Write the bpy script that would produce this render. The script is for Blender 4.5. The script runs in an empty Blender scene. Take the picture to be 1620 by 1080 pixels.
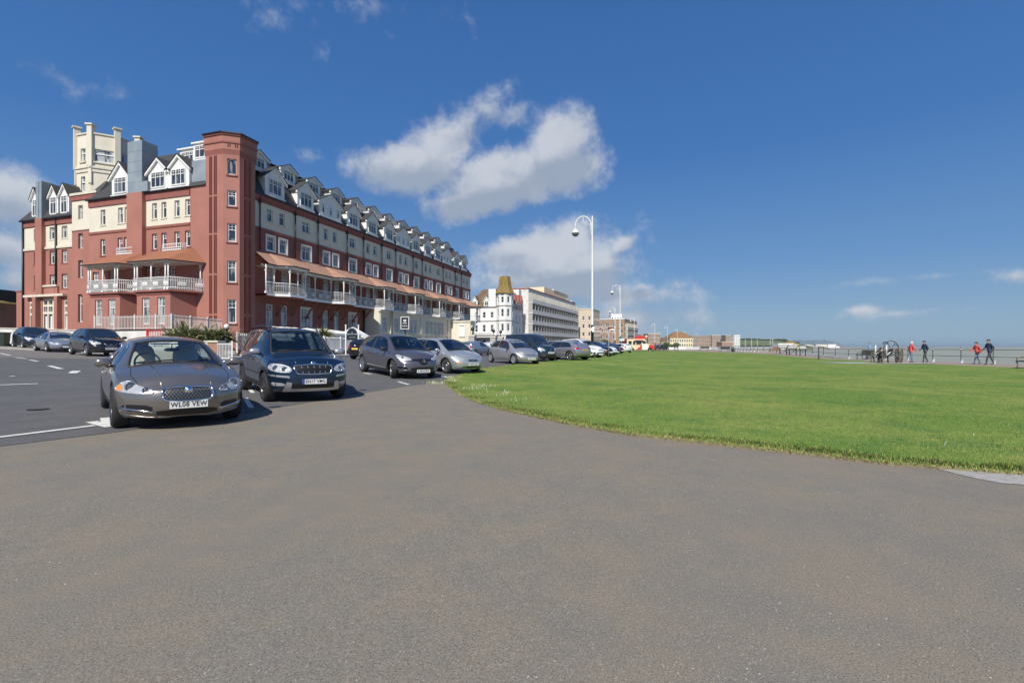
import bpy, bmesh, math, random
import numpy as np
from mathutils import Vector, Matrix, geometry
from mathutils.bvhtree import BVHTree
random.seed(7)
sc = bpy.context.scene
PI = math.pi
# ------------------------------------------------ camera
F, CX, HY, CAMH = 754.0, 810.0, 548.0, 1.28
cam = bpy.data.cameras.new("camera"); camo = bpy.data.objects.new("camera", cam)
sc.collection.objects.link(camo); sc.camera = camo
camo.location = (0, 0, CAMH); camo.rotation_euler = (PI/2, 0, 0)
cam.sensor_width = 36; cam.lens = 36*F/1620; cam.shift_y = (HY-540)/1620
cam.clip_start = .1; cam.clip_end = 40000
# ------------------------------------------------ light
SUN_AZ, SUN_EL = math.radians(-102.6), math.radians(43)
sd = Vector((math.cos(SUN_AZ)*math.cos(SUN_EL), math.sin(SUN_AZ)*math.cos(SUN_EL), math.sin(SUN_EL)))
sl = bpy.data.lights.new("sun", 'SUN'); sl.energy = 4.4; sl.angle = math.radians(.5); sl.color = (1, .95, .86)
so = bpy.data.objects.new("sun", sl); sc.collection.objects.link(so); so.location = (0, 0, 60)
so.rotation_euler = sd.to_track_quat('Z', 'Y').to_euler()
sc.view_settings.view_transform = 'Standard'; sc.view_settings.look = 'None'
sc.view_settings.exposure = 0.24; sc.view_settings.gamma = 1
W = bpy.data.worlds.new("World"); sc.world = W; W.use_nodes = True
nt = W.node_tree; N = nt.nodes; Lk = nt.links; N.clear()
def nn(t, **k):
    n = N.new(t)
    for a, b in k.items(): setattr(n, a, b)
    return n
def mth(op, a, b=None, c=None, clamp=False):
    n = nn('ShaderNodeMath', operation=op); n.use_clamp = clamp
    for i, q in enumerate((a, b, c)):
        if q is None: continue
        if isinstance(q, (int, float)): n.inputs[i].default_value = q
        else: Lk.new(q, n.inputs[i])
    return n.outputs[0]
sky = nn('ShaderNodeTexSky', sky_type='NISHITA'); sky.sun_disc = False
sky.sun_elevation = SUN_EL; sky.sun_rotation = math.atan2(sd.x, sd.y)
sky.air_density = 1.0; sky.dust_density = .35; sky.ozone_density = 2.4
geo = nn('ShaderNodeNewGeometry')
tc = nn('ShaderNodeTexCoord')
sp = nn('ShaderNodeSeparateXYZ'); Lk.new(tc.outputs['Generated'], sp.inputs[0])
az = mth('ARCTAN2', sp.outputs[0], sp.outputs[1]); el = mth('ARCSINE', sp.outputs[2])
cv = nn('ShaderNodeCombineXYZ'); Lk.new(az, cv.inputs[0]); Lk.new(el, cv.inputs[1])
def noise(scale, det, src=None, rough=.6, dist=0.):
    n = nn('ShaderNodeTexNoise'); n.inputs['Scale'].default_value = scale; n.inputs['Detail'].default_value = det
    n.inputs['Roughness'].default_value = rough; n.inputs['Distortion'].default_value = dist
    Lk.new(src or tc.outputs['Generated'], n.inputs['Vector']); return n
n1 = noise(9, 8, rough=.66); n2 = noise(3.5, 2); n3 = noise(26, 5)
CL = [  # sky direction in px of the photo, radii, tilt, density
 (650,268,108,40,4,1.2),(700,232,66,44,20,.85),(742,192,75,26,25,.62),(825,182,40,24,10,.45),(884,225,58,52,30,1.2),(905,262,60,44,0,.95),(790,285,120,46,12,1.3),
 (745,318,84,30,10,1.15),(830,402,80,32,0,1.15),(908,378,38,38,10,1.1),(925,420,80,38,0,1.2),(984,388,28,15,25,.9),(880,445,140,34,0,1.05),(905,410,110,60,0,.8),
 (1000,468,130,26,-4,.72),(1010,500,150,26,0,.62),(960,525,140,22,0,.5),(1015,456,22,14,0,.75),(1366,492,30,9,3,.62),(1420,497,90,7,2,.3),(1470,438,100,5,1,.15),(1612,437,36,12,0,.45),
 (30,318,95,52,0,.95),(14,395,60,40,0,.85),(30,445,60,26,0,.7),(95,118,80,38,-20,.22),(560,6,150,34,6,.16),(500,250,30,12,0,.3),(1075,452,26,10,0,.35)]
mask = None; shade = None
for (px, py, rx, ry, rot, st) in CL:
    dx, dz = (px-CX)/F, (HY-py)/F
    c = math.cos(math.atan(dx))
    a, e = math.atan(dx), math.atan2(dz, math.hypot(1, dx))
    m = nn('ShaderNodeMapping', vector_type='TEXTURE'); Lk.new(cv.outputs[0], m.inputs['Vector'])
    m.inputs['Location'].default_value = (a, e, 0); m.inputs['Rotation'].default_value = (0, 0, math.radians(rot))
    m.inputs['Scale'].default_value = (rx/F*c*c*1.25, ry/F*c*1.25, 1)
    ln = nn('ShaderNodeVectorMath', operation='LENGTH'); Lk.new(m.outputs[0], ln.inputs[0])
    v = mth('MULTIPLY', mth('SUBTRACT', 1.0, ln.outputs['Value']), st)
    v = mth('MAXIMUM', v, -1.)
    sy = nn('ShaderNodeSeparateXYZ'); Lk.new(m.outputs[0], sy.inputs[0])
    w_ = mth('MAXIMUM', v, 0.)
    t_ = mth('MULTIPLY', w_, sy.outputs[1])
    mask = v if mask is None else mth('SMOOTH_MAX', mask, v, .25)
    shade = t_ if shade is None else mth('ADD', shade, t_)
f = mth('ADD', mask, mth('MULTIPLY', mth('SUBTRACT', n1.outputs['Fac'], .5), 1.5))
f = mth('ADD', f, mth('MULTIPLY', mth('SUBTRACT', n3.outputs['Fac'], .5), .35))
mr = nn('ShaderNodeMapRange', interpolation_type='SMOOTHSTEP'); Lk.new(f, mr.inputs[0]); mr.inputs[1].default_value = .06; mr.inputs[2].default_value = .66
mr.inputs[4].default_value = .9
gate = mth('MULTIPLY', mr.outputs[0], mth('GREATER_THAN', sp.outputs[1], 0.0))
# cloud tone: brighter towards the sunlit tops, greyer at the bases
tone = mth('ADD', mth('MULTIPLY', shade, 1.4), mth('MULTIPLY', mth('SUBTRACT', n1.outputs['Fac'], .5), 1.6))
tr = nn('ShaderNodeMapRange', interpolation_type='SMOOTHSTEP'); Lk.new(tone, tr.inputs[0]); tr.inputs[1].default_value = -.35; tr.inputs[2].default_value = .4
cc = nn('ShaderNodeMix', data_type='RGBA'); Lk.new(tr.outputs[0], cc.inputs[0])
cc.inputs[6].default_value = (2.7, 3.15, 3.9, 1); cc.inputs[7].default_value = (4.7, 4.95, 5.4, 1)
# clear-air colour by elevation, laid over most of the physical sky
SKS = .11
ramp = nn('ShaderNodeValToRGB'); cr_ = ramp.color_ramp; cr_.elements[0].position = 0; cr_.elements[1].position = 1
for pos, c in ((0, (.24, .395, .56)), (.035, (.225, .375, .56)), (.13, (.12, .28, .56)), (.3, (.054, .185, .49)), (.6, (.034, .128, .385)), (1, (.035, .12, .32))):
    e_ = cr_.elements.new(pos) if 0 < pos < 1 else cr_.elements[0 if pos == 0 else -1]; e_.color = (*c, 1)
Lk.new(mth('MULTIPLY', el, 1/1.2), ramp.inputs[0])
rs_ = nn('ShaderNodeVectorMath', operation='SCALE'); Lk.new(ramp.outputs[0], rs_.inputs[0]); rs_.inputs['Scale'].default_value = .80/SKS
tint = nn('ShaderNodeMix', data_type='RGBA'); tint.inputs[0].default_value = .9
Lk.new(sky.outputs[0], tint.inputs[6]); Lk.new(rs_.outputs[0], tint.inputs[7])
mx = nn('ShaderNodeMix', data_type='RGBA'); Lk.new(gate, mx.inputs[0]); Lk.new(tint.outputs[2], mx.inputs[6]); Lk.new(cc.outputs[2], mx.inputs[7])
bg = nn('ShaderNodeBackground'); bg.inputs[1].default_value = SKS; Lk.new(mx.outputs[2], bg.inputs[0])
wo = nn('ShaderNodeOutputWorld'); Lk.new(bg.outputs[0], wo.inputs[0])

# ------------------------------------------------ helpers
def link(o, parent=None):
    sc.collection.objects.link(o)
    if parent is not None: o.parent = parent
    return o
def tag(o, label=None, cat=None, group=None, kind=None):
    for k, v in (('label', label), ('category', cat), ('group', group), ('kind', kind)):
        if v: o[k] = v
    return o
def empty(name, loc, rz=0, label=None, cat=None, group=None, parent=None):
    o = bpy.data.objects.new(name, None); link(o, parent); o.location = loc; o.rotation_euler = (0, 0, rz)
    o.empty_display_size = .2
    return tag(o, label, cat, group)
def copy_tree(o, parent=None):
    c = o.copy(); link(c)
    if parent is not None: c.parent = parent
    for ch in list(o.children): copy_tree(ch, c)
    return c
MATS = {}
def mat(name, col=(.5, .5, .5), rough=.6, metal=0., col2=None, scale=4., bump=0., bscale=30., coat=0., emit=None, trans=0., spec=.5, detail=4, thr=(.35, .65), coords='Object', rnd=0., alpha=1., ior=1.5):
    if name in MATS: return MATS[name]
    m = bpy.data.materials.new(name); m.use_nodes = True; t = m.node_tree; n = t.nodes; b = n['Principled BSDF']; L = t.links.new
    b.inputs['Roughness'].default_value = rough; b.inputs['Metallic'].default_value = metal
    b.inputs['Base Color'].default_value = (*col, 1); b.inputs['Specular IOR Level'].default_value = spec
    b.inputs['Coat Weight'].default_value = coat; b.inputs['Coat Roughness'].default_value = .03
    b.inputs['Transmission Weight'].default_value = trans; b.inputs['Alpha'].default_value = alpha; b.inputs['IOR'].default_value = ior
    tcn = n.new('ShaderNodeTexCoord')
    if col2:
        nz = n.new('ShaderNodeTexNoise'); nz.inputs['Scale'].default_value = scale; nz.inputs['Detail'].default_value = detail
        L(tcn.outputs[coords], nz.inputs['Vector'])
        r = n.new('ShaderNodeMapRange'); r.inputs[1].default_value = thr[0]; r.inputs[2].default_value = thr[1]; L(nz.outputs['Fac'], r.inputs[0])
        mxn = n.new('ShaderNodeMix'); mxn.data_type = 'RGBA'; L(r.outputs[0], mxn.inputs[0])
        mxn.inputs[6].default_value = (*col, 1); mxn.inputs[7].default_value = (*col2, 1)
        out = mxn.outputs[2]
        if rnd:
            oi = n.new('ShaderNodeObjectInfo'); hs = n.new('ShaderNodeHueSaturation'); mm = n.new('ShaderNodeMapRange')
            mm.inputs[3].default_value = 1-rnd; mm.inputs[4].default_value = 1+rnd
            L(oi.outputs['Random'], mm.inputs[0]); L(mm.outputs[0], hs.inputs['Value']); L(out, hs.inputs['Color']); out = hs.outputs[0]
        L(out, b.inputs['Base Color'])
    if bump:
        nb = n.new('ShaderNodeTexNoise'); nb.inputs['Scale'].default_value = bscale; nb.inputs['Detail'].default_value = 4; L(tcn.outputs[coords], nb.inputs['Vector'])
        bp = n.new('ShaderNodeBump'); bp.inputs['Strength'].default_value = bump; bp.inputs['Distance'].default_value = .02
        L(nb.outputs['Fac'], bp.inputs['Height']); L(bp.outputs[0], b.inputs['Normal'])
    if emit: b.inputs['Emission Color'].default_value = (*emit, 1); b.inputs['Emission Strength'].default_value = 1
    MATS[name] = m; return m
class MB:
    def __init__(s): s.v = []; s.f = []; s.m = []; s.mats = []; s.sm = []
    def mi(s, m):
        if m not in s.mats: s.mats.append(m)
        return s.mats.index(m)
    def add(s, vs, fs, m, smooth=False, M=None):
        b = len(s.v); k = s.mi(m)
        s.v += [tuple(M @ Vector(p)) for p in vs] if M is not None else [tuple(p) for p in vs]
        for q in fs: s.f.append(tuple(b+i for i in q)); s.m.append(k); s.sm.append(smooth)
        return s
    def box(s, x0, x1, y0, y1, z0, z1, m, M=None):
        vs = [(x, y, z) for z in (z0, z1) for y in (y0, y1) for x in (x0, x1)]
        return s.add(vs, [(0,2,3,1),(4,5,7,6),(0,1,5,4),(2,6,7,3),(0,4,6,2),(1,3,7,5)], m, M=M)
    def quad(s, a, b, c, d, m): return s.add([a, b, c, d], [(0, 1, 2, 3)], m)
    def poly(s, pts, m): return s.add(pts, [tuple(range(len(pts)))], m)
    def prism(s, pts, z0, z1, m, M=None):   # pts in xy
        n = len(pts); vs = [(x, y, z0) for x, y in pts]+[(x, y, z1) for x, y in pts]
        fs = [tuple(reversed(range(n))), tuple(range(n, 2*n))]+[(i, (i+1) % n, n+(i+1) % n, n+i) for i in range(n)]
        return s.add(vs, fs, m, M=M)
    def tube(s, pts, r, m, seg=8, smooth=True, cap=True):
        pts = [Vector(p) for p in pts]; rs = r if isinstance(r, (list, tuple)) else [r]*len(pts)
        vs = []; up = None
        for i, p in enumerate(pts):
            d = (pts[min(i+1, len(pts)-1)]-pts[max(i-1, 0)]).normalized()
            if up is None: up = Vector((0, 0, 1)) if abs(d.z) < .9 else Vector((1, 0, 0))
            a = d.cross(up).normalized(); b_ = a.cross(d).normalized(); up = b_
            for k in range(seg):
                t = 2*PI*k/seg; vs.append(p+(a*math.cos(t)+b_*math.sin(t))*rs[i])
        fs = []
        for i in range(len(pts)-1):
            for k in range(seg): fs.append((i*seg+k, i*seg+(k+1) % seg, (i+1)*seg+(k+1) % seg, (i+1)*seg+k))
        if cap: fs += [tuple(reversed(range(seg))), tuple(range((len(pts)-1)*seg, len(pts)*seg))]
        return s.add(vs, fs, m, smooth)
    def lathe(s, prof, m, seg=24, axis='z', c=(0, 0, 0), smooth=True, M=None):   # prof [(r,h)]
        vs = []; fs = []
        for (r, h) in prof:
            for k in range(seg):
                t = 2*PI*k/seg; x, y = r*math.cos(t), r*math.sin(t)
                p = (x, y, h) if axis == 'z' else ((x, h, y) if axis == 'y' else (h, x, y))
                vs.append((p[0]+c[0], p[1]+c[1], p[2]+c[2]))
        for i in range(len(prof)-1):
            for k in range(seg): fs.append((i*seg+k, i*seg+(k+1) % seg, (i+1)*seg+(k+1) % seg, (i+1)*seg+k))
        return s.add(vs, fs, m, smooth, M)
    def sphere(s, c, r, m, seg=14, M=None):
        rx, ry, rz = r if isinstance(r, tuple) else (r, r, r)
        vs = []; fs = []; nl = seg//2
        for i in range(nl+1):
            ph = PI*i/nl
            for k in range(seg): t = 2*PI*k/seg; vs.append((c[0]+rx*math.sin(ph)*math.cos(t), c[1]+ry*math.sin(ph)*math.sin(t), c[2]+rz*math.cos(ph)))
        for i in range(nl):
            for k in range(seg): fs.append((i*seg+k, (i+1)*seg+k, (i+1)*seg+(k+1) % seg, i*seg+(k+1) % seg))
        return s.add(vs, fs, m, True, M)
    def mesh(s, name):
        me = bpy.data.meshes.new(name); me.from_pydata([tuple(p) for p in s.v], [], s.f)
        for m in s.mats: me.materials.append(m)
        me.polygons.foreach_set('material_index', s.m); me.polygons.foreach_set('use_smooth', s.sm); me.update(); return me
    def build(s, name, parent=None, loc=None, rz=None):
        o = bpy.data.objects.new(name, s.mesh(name)); link(o, parent)
        if loc is not None: o.location = loc
        if rz is not None: o.rotation_euler = (0, 0, rz)
        return o
def inst(name, me, parent=None, loc=(0, 0, 0), rz=0, sc_=None):
    o = bpy.data.objects.new(name, me); link(o, parent); o.location = loc; o.rotation_euler = (0, 0, rz)
    if sc_: o.scale = sc_
    return o
def text_mesh(s, size, m, bold=.012, align='CENTER'):
    cu = bpy.data.curves.new('text', 'FONT'); cu.body = s; cu.size = size; cu.align_x = align; cu.align_y = 'CENTER'; cu.offset = bold*size; cu.resolution_u = 3; cu.space_character = 1.08
    cu.extrude = .001
    o = bpy.data.objects.new('text', cu); sc.collection.objects.link(o)
    dg = bpy.context.evaluated_depsgraph_get(); me = bpy.data.meshes.new_from_object(o.evaluated_get(dg)); me.materials.clear(); me.materials.append(m)
    bpy.data.objects.remove(o); return me
def add_text(mb, s, size, m, M, bold=.012, sx=1.):
    me = text_mesh(s, size, m, bold)
    mb.add([(v.co.x*sx, v.co.y, v.co.z) for v in me.vertices], [tuple(p.vertices) for p in me.polygons], m, M=M)
    bpy.data.meshes.remove(me)
# ------------------------------------------------ terrain
def sst(a, b, x):
    t = max(0., min(1., (x-a)/(b-a))); return t*t*(3-2*t)
def T(x, y):
    s = -x-9; sp_ = .5*(s+math.sqrt(s*s+16))
    return .33*sst(15, 30, y-x) + .03*sp_*sst(-5, 10, y-x) - .012
def at(px, d, z=None):
    return Vector(((px-CX)/F*d, d, (0 if z is None else z)))
def zpx(py, d): return CAMH+(HY-py)*d/F
def gp(px, py, dz=0.):    # pixel -> point on the ground
    d = 1.
    lo, hi = .5, 4000.
    for _ in range(60):
        md = (lo+hi)/2; x = (px-CX)/F*md
        if zpx(py, md) > T(x, md)+dz: lo = md
        else: hi = md
    return Vector(((px-CX)/F*lo, lo, T((px-CX)/F*lo, lo)))
CO = [(-60,35.2),(20,35.2),(50,35.6),(75,39),(115,50),(190,80),(300,130),(450,215),(800,450),(1500,950),(4000,2900)]
def coast(y):
    for (a, b), (c, d) in zip(CO, CO[1:]):
        if y <= c: return b+(d-b)*(y-a)/(c-a) if y > a else b
    return CO[-1][1]
def sheet(name, poly, m, dz, step=1., kind='structure', extra=None, zf=T):
    """a ground sheet that follows the terrain inside a polygon"""
    P = []
    n = len(poly)
    for i in range(n):
        a, b = Vector(poly[i][:2]), Vector(poly[(i+1) % n][:2]); k = max(1, int((b-a).length/step))
        P += [a+(b-a)*j/k for j in range(k)]
    ne = len(P); xs = [p.x for p in P]; ys = [p.y for p in P]
    edges = [(i, (i+1) % ne) for i in range(ne)]
    y = min(ys)+step*.5
    inner = []
    while y < max(ys):
        x = min(xs)+step*.5
        while x < max(xs):
            inner.append(Vector((x, y))); x += step
        y += step
    # point in polygon
    A = np.array([[p.x, p.y] for p in P]); B = np.roll(A, -1, axis=0)
    if inner:
        Q = np.array([[p.x, p.y] for p in inner]); ins = np.zeros(len(Q), bool); dmin = np.full(len(Q), 1e9)
        for (ax, ay), (bx, by) in zip(A, B):
            c = ((ay > Q[:, 1]) != (by > Q[:, 1])) & (Q[:, 0] < (bx-ax)*(Q[:, 1]-ay)/((by-ay) if by != ay else 1e-9)+ax); ins ^= c
            dmin = np.minimum(dmin, np.hypot(Q[:, 0]-ax, Q[:, 1]-ay))
        inner = [p for p, q, d in zip(inner, ins, dmin) if q and d > step*.3]
    vs, es, fs, *_ = geometry.delaunay_2d_cdt(P+inner, edges, [list(range(ne))], 1, 1e-5)
    mb = MB(); mb.add([(v.x, v.y, zf(v.x, v.y)+dz) for v in vs], [tuple(f) for f in fs], m, True)
    o = mb.build(name); return tag(o, kind=kind)
def sell(b, c, r, m, n=3.2, seg=20, M=None):
    """rounded box"""
    vs = []; fs = []; nl = seg//2
    def sg(v, p): return math.copysign(abs(v)**(2/p), v)
    for i in range(nl+1):
        ph = PI*i/nl-PI/2
        for k in range(seg):
            t = 2*PI*k/seg; vs.append((c[0]+r[0]*sg(math.cos(ph), n)*sg(math.cos(t), n), c[1]+r[1]*sg(math.cos(ph), n)*sg(math.sin(t), n), c[2]+r[2]*sg(math.sin(ph), n)))
    for i in range(nl):
        for k in range(seg): fs.append((i*seg+k, i*seg+(k+1) % seg, (i+1)*seg+(k+1) % seg, (i+1)*seg+k))
    b.add(vs, fs, m, True, M)
# ------------------------------------------------ ground materials
def asphalt(name, c1, c2, c3, speck=(.5, .47, .42), warm=(1.06, 1.0, .92)):
    m = bpy.data.materials.new(name); m.use_nodes = True; t = m.node_tree; n = t.nodes; L = t.links.new; b = n['Principled BSDF']
    tcn = n.new('ShaderNodeTexCoord'); O_ = tcn.outputs['Object']
    def nz(s, d, r=.55, vec=None):
        q = n.new('ShaderNodeTexNoise'); q.inputs['Scale'].default_value = s; q.inputs['Detail'].default_value = d; q.inputs['Roughness'].default_value = r; L(vec or O_, q.inputs['Vector']); return q.outputs['Fac']
    def mix(a, c, f, bt='MIX'):
        q = n.new('ShaderNodeMix'); q.data_type = 'RGBA'; q.blend_type = bt
        if isinstance(f, float): q.inputs[0].default_value = f
        else: L(f, q.inputs[0])
        for i, s in ((6, a), (7, c)):
            if isinstance(s, tuple): q.inputs[i].default_value = (*s, 1)
            else: L(s, q.inputs[i])
        return q.outputs[2]
    def rng(x, a, c, lo=0., hi=1.):
        q = n.new('ShaderNodeMapRange'); L(x, q.inputs[0]); q.inputs[1].default_value = a; q.inputs[2].default_value = c; q.inputs[3].default_value = lo; q.inputs[4].default_value = hi; return q.outputs[0]
    col = mix(c1, c2, rng(nz(1.3, 8, .72), .4, .6))
    col = mix(col, c3, rng(nz(2.3, 4), .52, .75, 0, .6))
    gr = nz(130, 3, .8); g2 = nz(95, 3, .7)
    col = mix(col, (.0, .0, .0), rng(gr, .52, .28, 0, .75))
    col = mix(col, tuple(min(1, x*2.1) for x in c2), rng(g2, .54, .78, 0, .8))
    v = n.new('ShaderNodeTexVoronoi'); v.inputs['Scale'].default_value = 34; L(O_, v.inputs['Vector'])
    sel = n.new('ShaderNodeSeparateColor'); L(v.outputs['Color'], sel.inputs[0])
    dots = n.new('ShaderNodeMath'); dots.operation = 'MULTIPLY'; L(rng(v.outputs['Distance'], .16, .07), dots.inputs[0]); L(rng(sel.outputs[0], .80, .84), dots.inputs[1])
    big = n.new('ShaderNodeMath'); big.operation = 'MULTIPLY'; L(dots.outputs[0], big.inputs[0]); L(rng(nz(1.3, 3), .45, .58), big.inputs[1])
    col = mix(col, speck, big.outputs[0])
    L(col, b.inputs['Base Color']); b.inputs['Roughness'].default_value = .9; b.inputs['Specular IOR Level'].default_value = .25
    bp = n.new('ShaderNodeBump'); bp.inputs['Strength'].default_value = .55; bp.inputs['Distance'].default_value = .006; L(gr, bp.inputs['Height']); L(bp.outputs[0], b.inputs['Normal'])
    MATS[name] = m; return m
M_TAR = asphalt('tarmac_worn', (.262, .222, .172), (.222, .203, .172), (.29, .242, .182))
M_ROAD = asphalt('road_asphalt', (.12, .12, .125), (.145, .143, .145), (.10, .10, .105), (.3, .3, .3))
M_ROAD2 = asphalt('road_asphalt_pale', (.22, .2, .185), (.19, .175, .165), (.25, .225, .2))
M_PAVE = asphalt('promenade_paving', (.36, .27, .23), (.33, .25, .215), (.4, .32, .27))
M_PAV2 = asphalt('pavement_slabs', (.34, .31, .28), (.3, .28, .26), (.38, .34, .31))
M_LINE = mat('road_paint', (.72, .72, .68), .8, col2=(.5, .5, .48), scale=9, thr=(.5, .75))
M_KERB = mat('kerb_stone', (.4, .38, .35), .85, col2=(.3, .28, .26), scale=6)
def grass_mat():
    m = mat('lawn_grass', (.085, .15, .028), .85); t = m.node_tree; n = t.nodes; L = t.links.new; b = n['Principled BSDF']
    tcn = n.new('ShaderNodeTexCoord')
    def nz(s, d, sx=(1, 1, 1)):
        mp = n.new('ShaderNodeMapping'); mp.inputs['Scale'].default_value = sx; L(tcn.outputs['Object'], mp.inputs['Vector'])
        q = n.new('ShaderNodeTexNoise'); q.inputs['Scale'].default_value = s; q.inputs['Detail'].default_value = d; q.inputs['Roughness'].default_value = .65; L(mp.outputs[0], q.inputs['Vector']); return q.outputs['Fac']
    def mix(a, c, f, lo, hi, mxv=1.):
        r = n.new('ShaderNodeMapRange'); L(f, r.inputs[0]); r.inputs[1].default_value = lo; r.inputs[2].default_value = hi; r.inputs[4].default_value = mxv
        q = n.new('ShaderNodeMix'); q.data_type = 'RGBA'; L(r.outputs[0], q.inputs[0])
        for i, s in ((6, a), (7, c)):
            if isinstance(s, tuple): q.inputs[i].default_value = (*s, 1)
            else: L(s, q.inputs[i])
        return q.outputs[2]
    c = mix((.14, .235, .04), (.26, .3, .07), nz(.3, 6), .4, .62)
    c = mix(c, (.075, .165, .045), nz(.9, 5), .5, .66, .75)
    c = mix(c, (.34, .32, .12), nz(2.6, 6), .56, .76, .55)
    c = mix(c, (.05, .1, .02), nz(7, 8), .5, .68, .55); c = mix(c, (.05, .09, .02), nz(38, 3), .52, .7, .6)
    c = mix(c, (.3, .34, .12), nz(60, 2), .56, .78, .5)
    L(c, b.inputs['Base Color']); b.inputs['Specular IOR Level'].default_value = .15
    bp = n.new('ShaderNodeBump'); bp.inputs['Strength'].default_value = .5; bp.inputs['Distance'].default_value = .03; L(nz(30, 4), bp.inputs['Height']); L(bp.outputs[0], b.inputs['Normal'])
    return m
M_GRASS = grass_mat()
# base ground: one sheet to the coast and far inland
ys = [-60, -40, -25, -15, -10]+[-8+i*1.0 for i in range(130)]+[124, 130, 140, 155, 175, 200, 240, 300, 380, 450, 600, 800, 1150, 1500, 2500, 4000]
offs = [-6000, -3000, -1500, -800, -400, -250, -170, -130, -110]+[-100+i for i in range(100)]+[0]
mb = MB(); nx = len(offs)
mb.add([(coast(y)+o_, y, T(coast(y)+o_, y)) for y in ys for o_ in offs],
       [(j*nx+i, j*nx+i+1, (j+1)*nx+i+1, (j+1)*nx+i) for j in range(len(ys)-1) for i in range(nx-1)], M_TAR, True)
tag(mb.build('ground'), kind='structure')
# lawn, from its outline in the photo
near = [gp(*p) for p in ((1760,762),(1620,752),(1500,743),(1400,735),(1300,723),(1200,712),(1100,701),(1000,690),(900,672),(850,661),(800,650),(765,640),(735,628),(715,615),(703,604))]
cars_side = [gp(*p) for p in ((712,599),(765,584),(853,574),(903,568))]
farside = [Vector((15.9,78,0)),Vector((24.5,105,0)),Vector((30,113,0)),Vector((35,110,0)),Vector((34.2,95,0)),Vector((32.5,65,0)),Vector((31.6,52,0)),Vector((31.2,44,0)),Vector((30.4,34,0)),Vector((30.2,28,0)),Vector((29.6,10,0)),Vector((20,3.6,0))]
LAWN = [(p.x, p.y) for p in near+cars_side+farside]
def zl(x, y): return T(x, y)+.02*math.sin(x*.4+1)*math.sin(y*.31)+.012
sheet('lawn', LAWN, M_GRASS, .022, .8, zf=zl)
# thin earth edge the lawn stands on
M_SOIL = mat('edge_soil', (.2, .16, .09), .95, col2=(.26, .24, .12), scale=12)
mb = MB(); k = len(near)+len(cars_side)
for a, b in zip((near+cars_side)[:-1], (near+cars_side)[1:]):
    q = max(1, int((b-a).length/.5))
    for i in range(q):
        c, d = a+(b-a)*i/q, a+(b-a)*(i+1)/q
        mb.quad((c.x, c.y, T(c.x, c.y)-.05), (d.x, d.y, T(d.x, d.y)-.05), (d.x, d.y, zl(d.x, d.y)+.022), (c.x, c.y, zl(c.x, c.y)+.022), M_SOIL)
tag(mb.build('lawn_edge'), kind='structure')
# grass blades: dense near the edge
def inpoly(X, Y, poly):
    A = np.array(poly); B = np.roll(A, -1, axis=0); r = np.zeros(len(X), bool)
    for (ax, ay), (bx, by) in zip(A, B):
        r ^= ((ay > Y) != (by > Y)) & (X < (bx-ax)*(Y-ay)/((by-ay) if by != ay else 1e-9)+ax)
    return r
rng = np.random.default_rng(3)
def vT(x, y): return np.array([zl(a, b) for a, b in zip(x, y)])
def blades(name, X, Y, h0, h1, w, mats_, pick, label=None):
    n = len(X); Z = vT(X, Y)+.015; th = rng.random(n)*2*PI; hh = h0+(h1-h0)*rng.random(n)**2; lean = (rng.random(n)-.2)*.8
    dx, dy = np.cos(th), np.sin(th); w = w*(.7+.6*rng.random(n))
    V = np.empty((n, 3, 3)); V[:, 0] = np.stack([X-dy*w, Y+dx*w, Z], 1); V[:, 1] = np.stack([X+dy*w, Y-dx*w, Z], 1)
    V[:, 2] = np.stack([X+dx*lean*hh, Y+dy*lean*hh, Z+hh], 1)
    me = bpy.data.meshes.new(name); me.vertices.add(n*3); me.vertices.foreach_set('co', V.ravel()); me.loops.add(n*3); me.loops.foreach_set('vertex_index', np.arange(n*3, dtype=np.int32))
    me.polygons.add(n); me.polygons.foreach_set('loop_start', np.arange(0, n*3, 3, dtype=np.int32))
    try: me.polygons.foreach_set('loop_total', np.full(n, 3, dtype=np.int32))
    except Exception: pass
    for m in mats_: me.materials.append(m)
    me.polygons.foreach_set('material_index', pick.astype(np.int32)); me.update(); me.validate()
    o = bpy.data.objects.new(name, me); link(o); return tag(o, kind='stuff')
MG = [mat('blade_a', (.16, .27, .045), .7, spec=.2), mat('blade_b', (.22, .28, .06), .7, spec=.2), mat('blade_c', (.06, .135, .03), .7, spec=.2), mat('blade_dry', (.42, .38, .16), .8, spec=.1), mat('daisy_white', (.75, .75, .68), .8)]
nb = 520000
d = 3.6+(26-3.6)*rng.random(nb)**1.5; X = (-150+(1750-(-150))*rng.random(nb)-CX+400)/F*d*1.0; ok = inpoly(X, d, LAWN); X, Y = X[ok], d[ok]
def patchy(X, Y): return np.sin(X*1.9+np.sin(Y*1.3)*2)*np.sin(Y*2.1+np.sin(X*.9)*2)
pt = patchy(X, Y)+.5*patchy(X*2.7+3, Y*2.7); r = rng.random(len(X))
pk = np.where(r < .12, 3, np.where(r < .5+.25*pt, 0, np.where(r < .75, 1, 2)))
blades('grass', X, Y, .012, .036, .0042, MG, pk)
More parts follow.
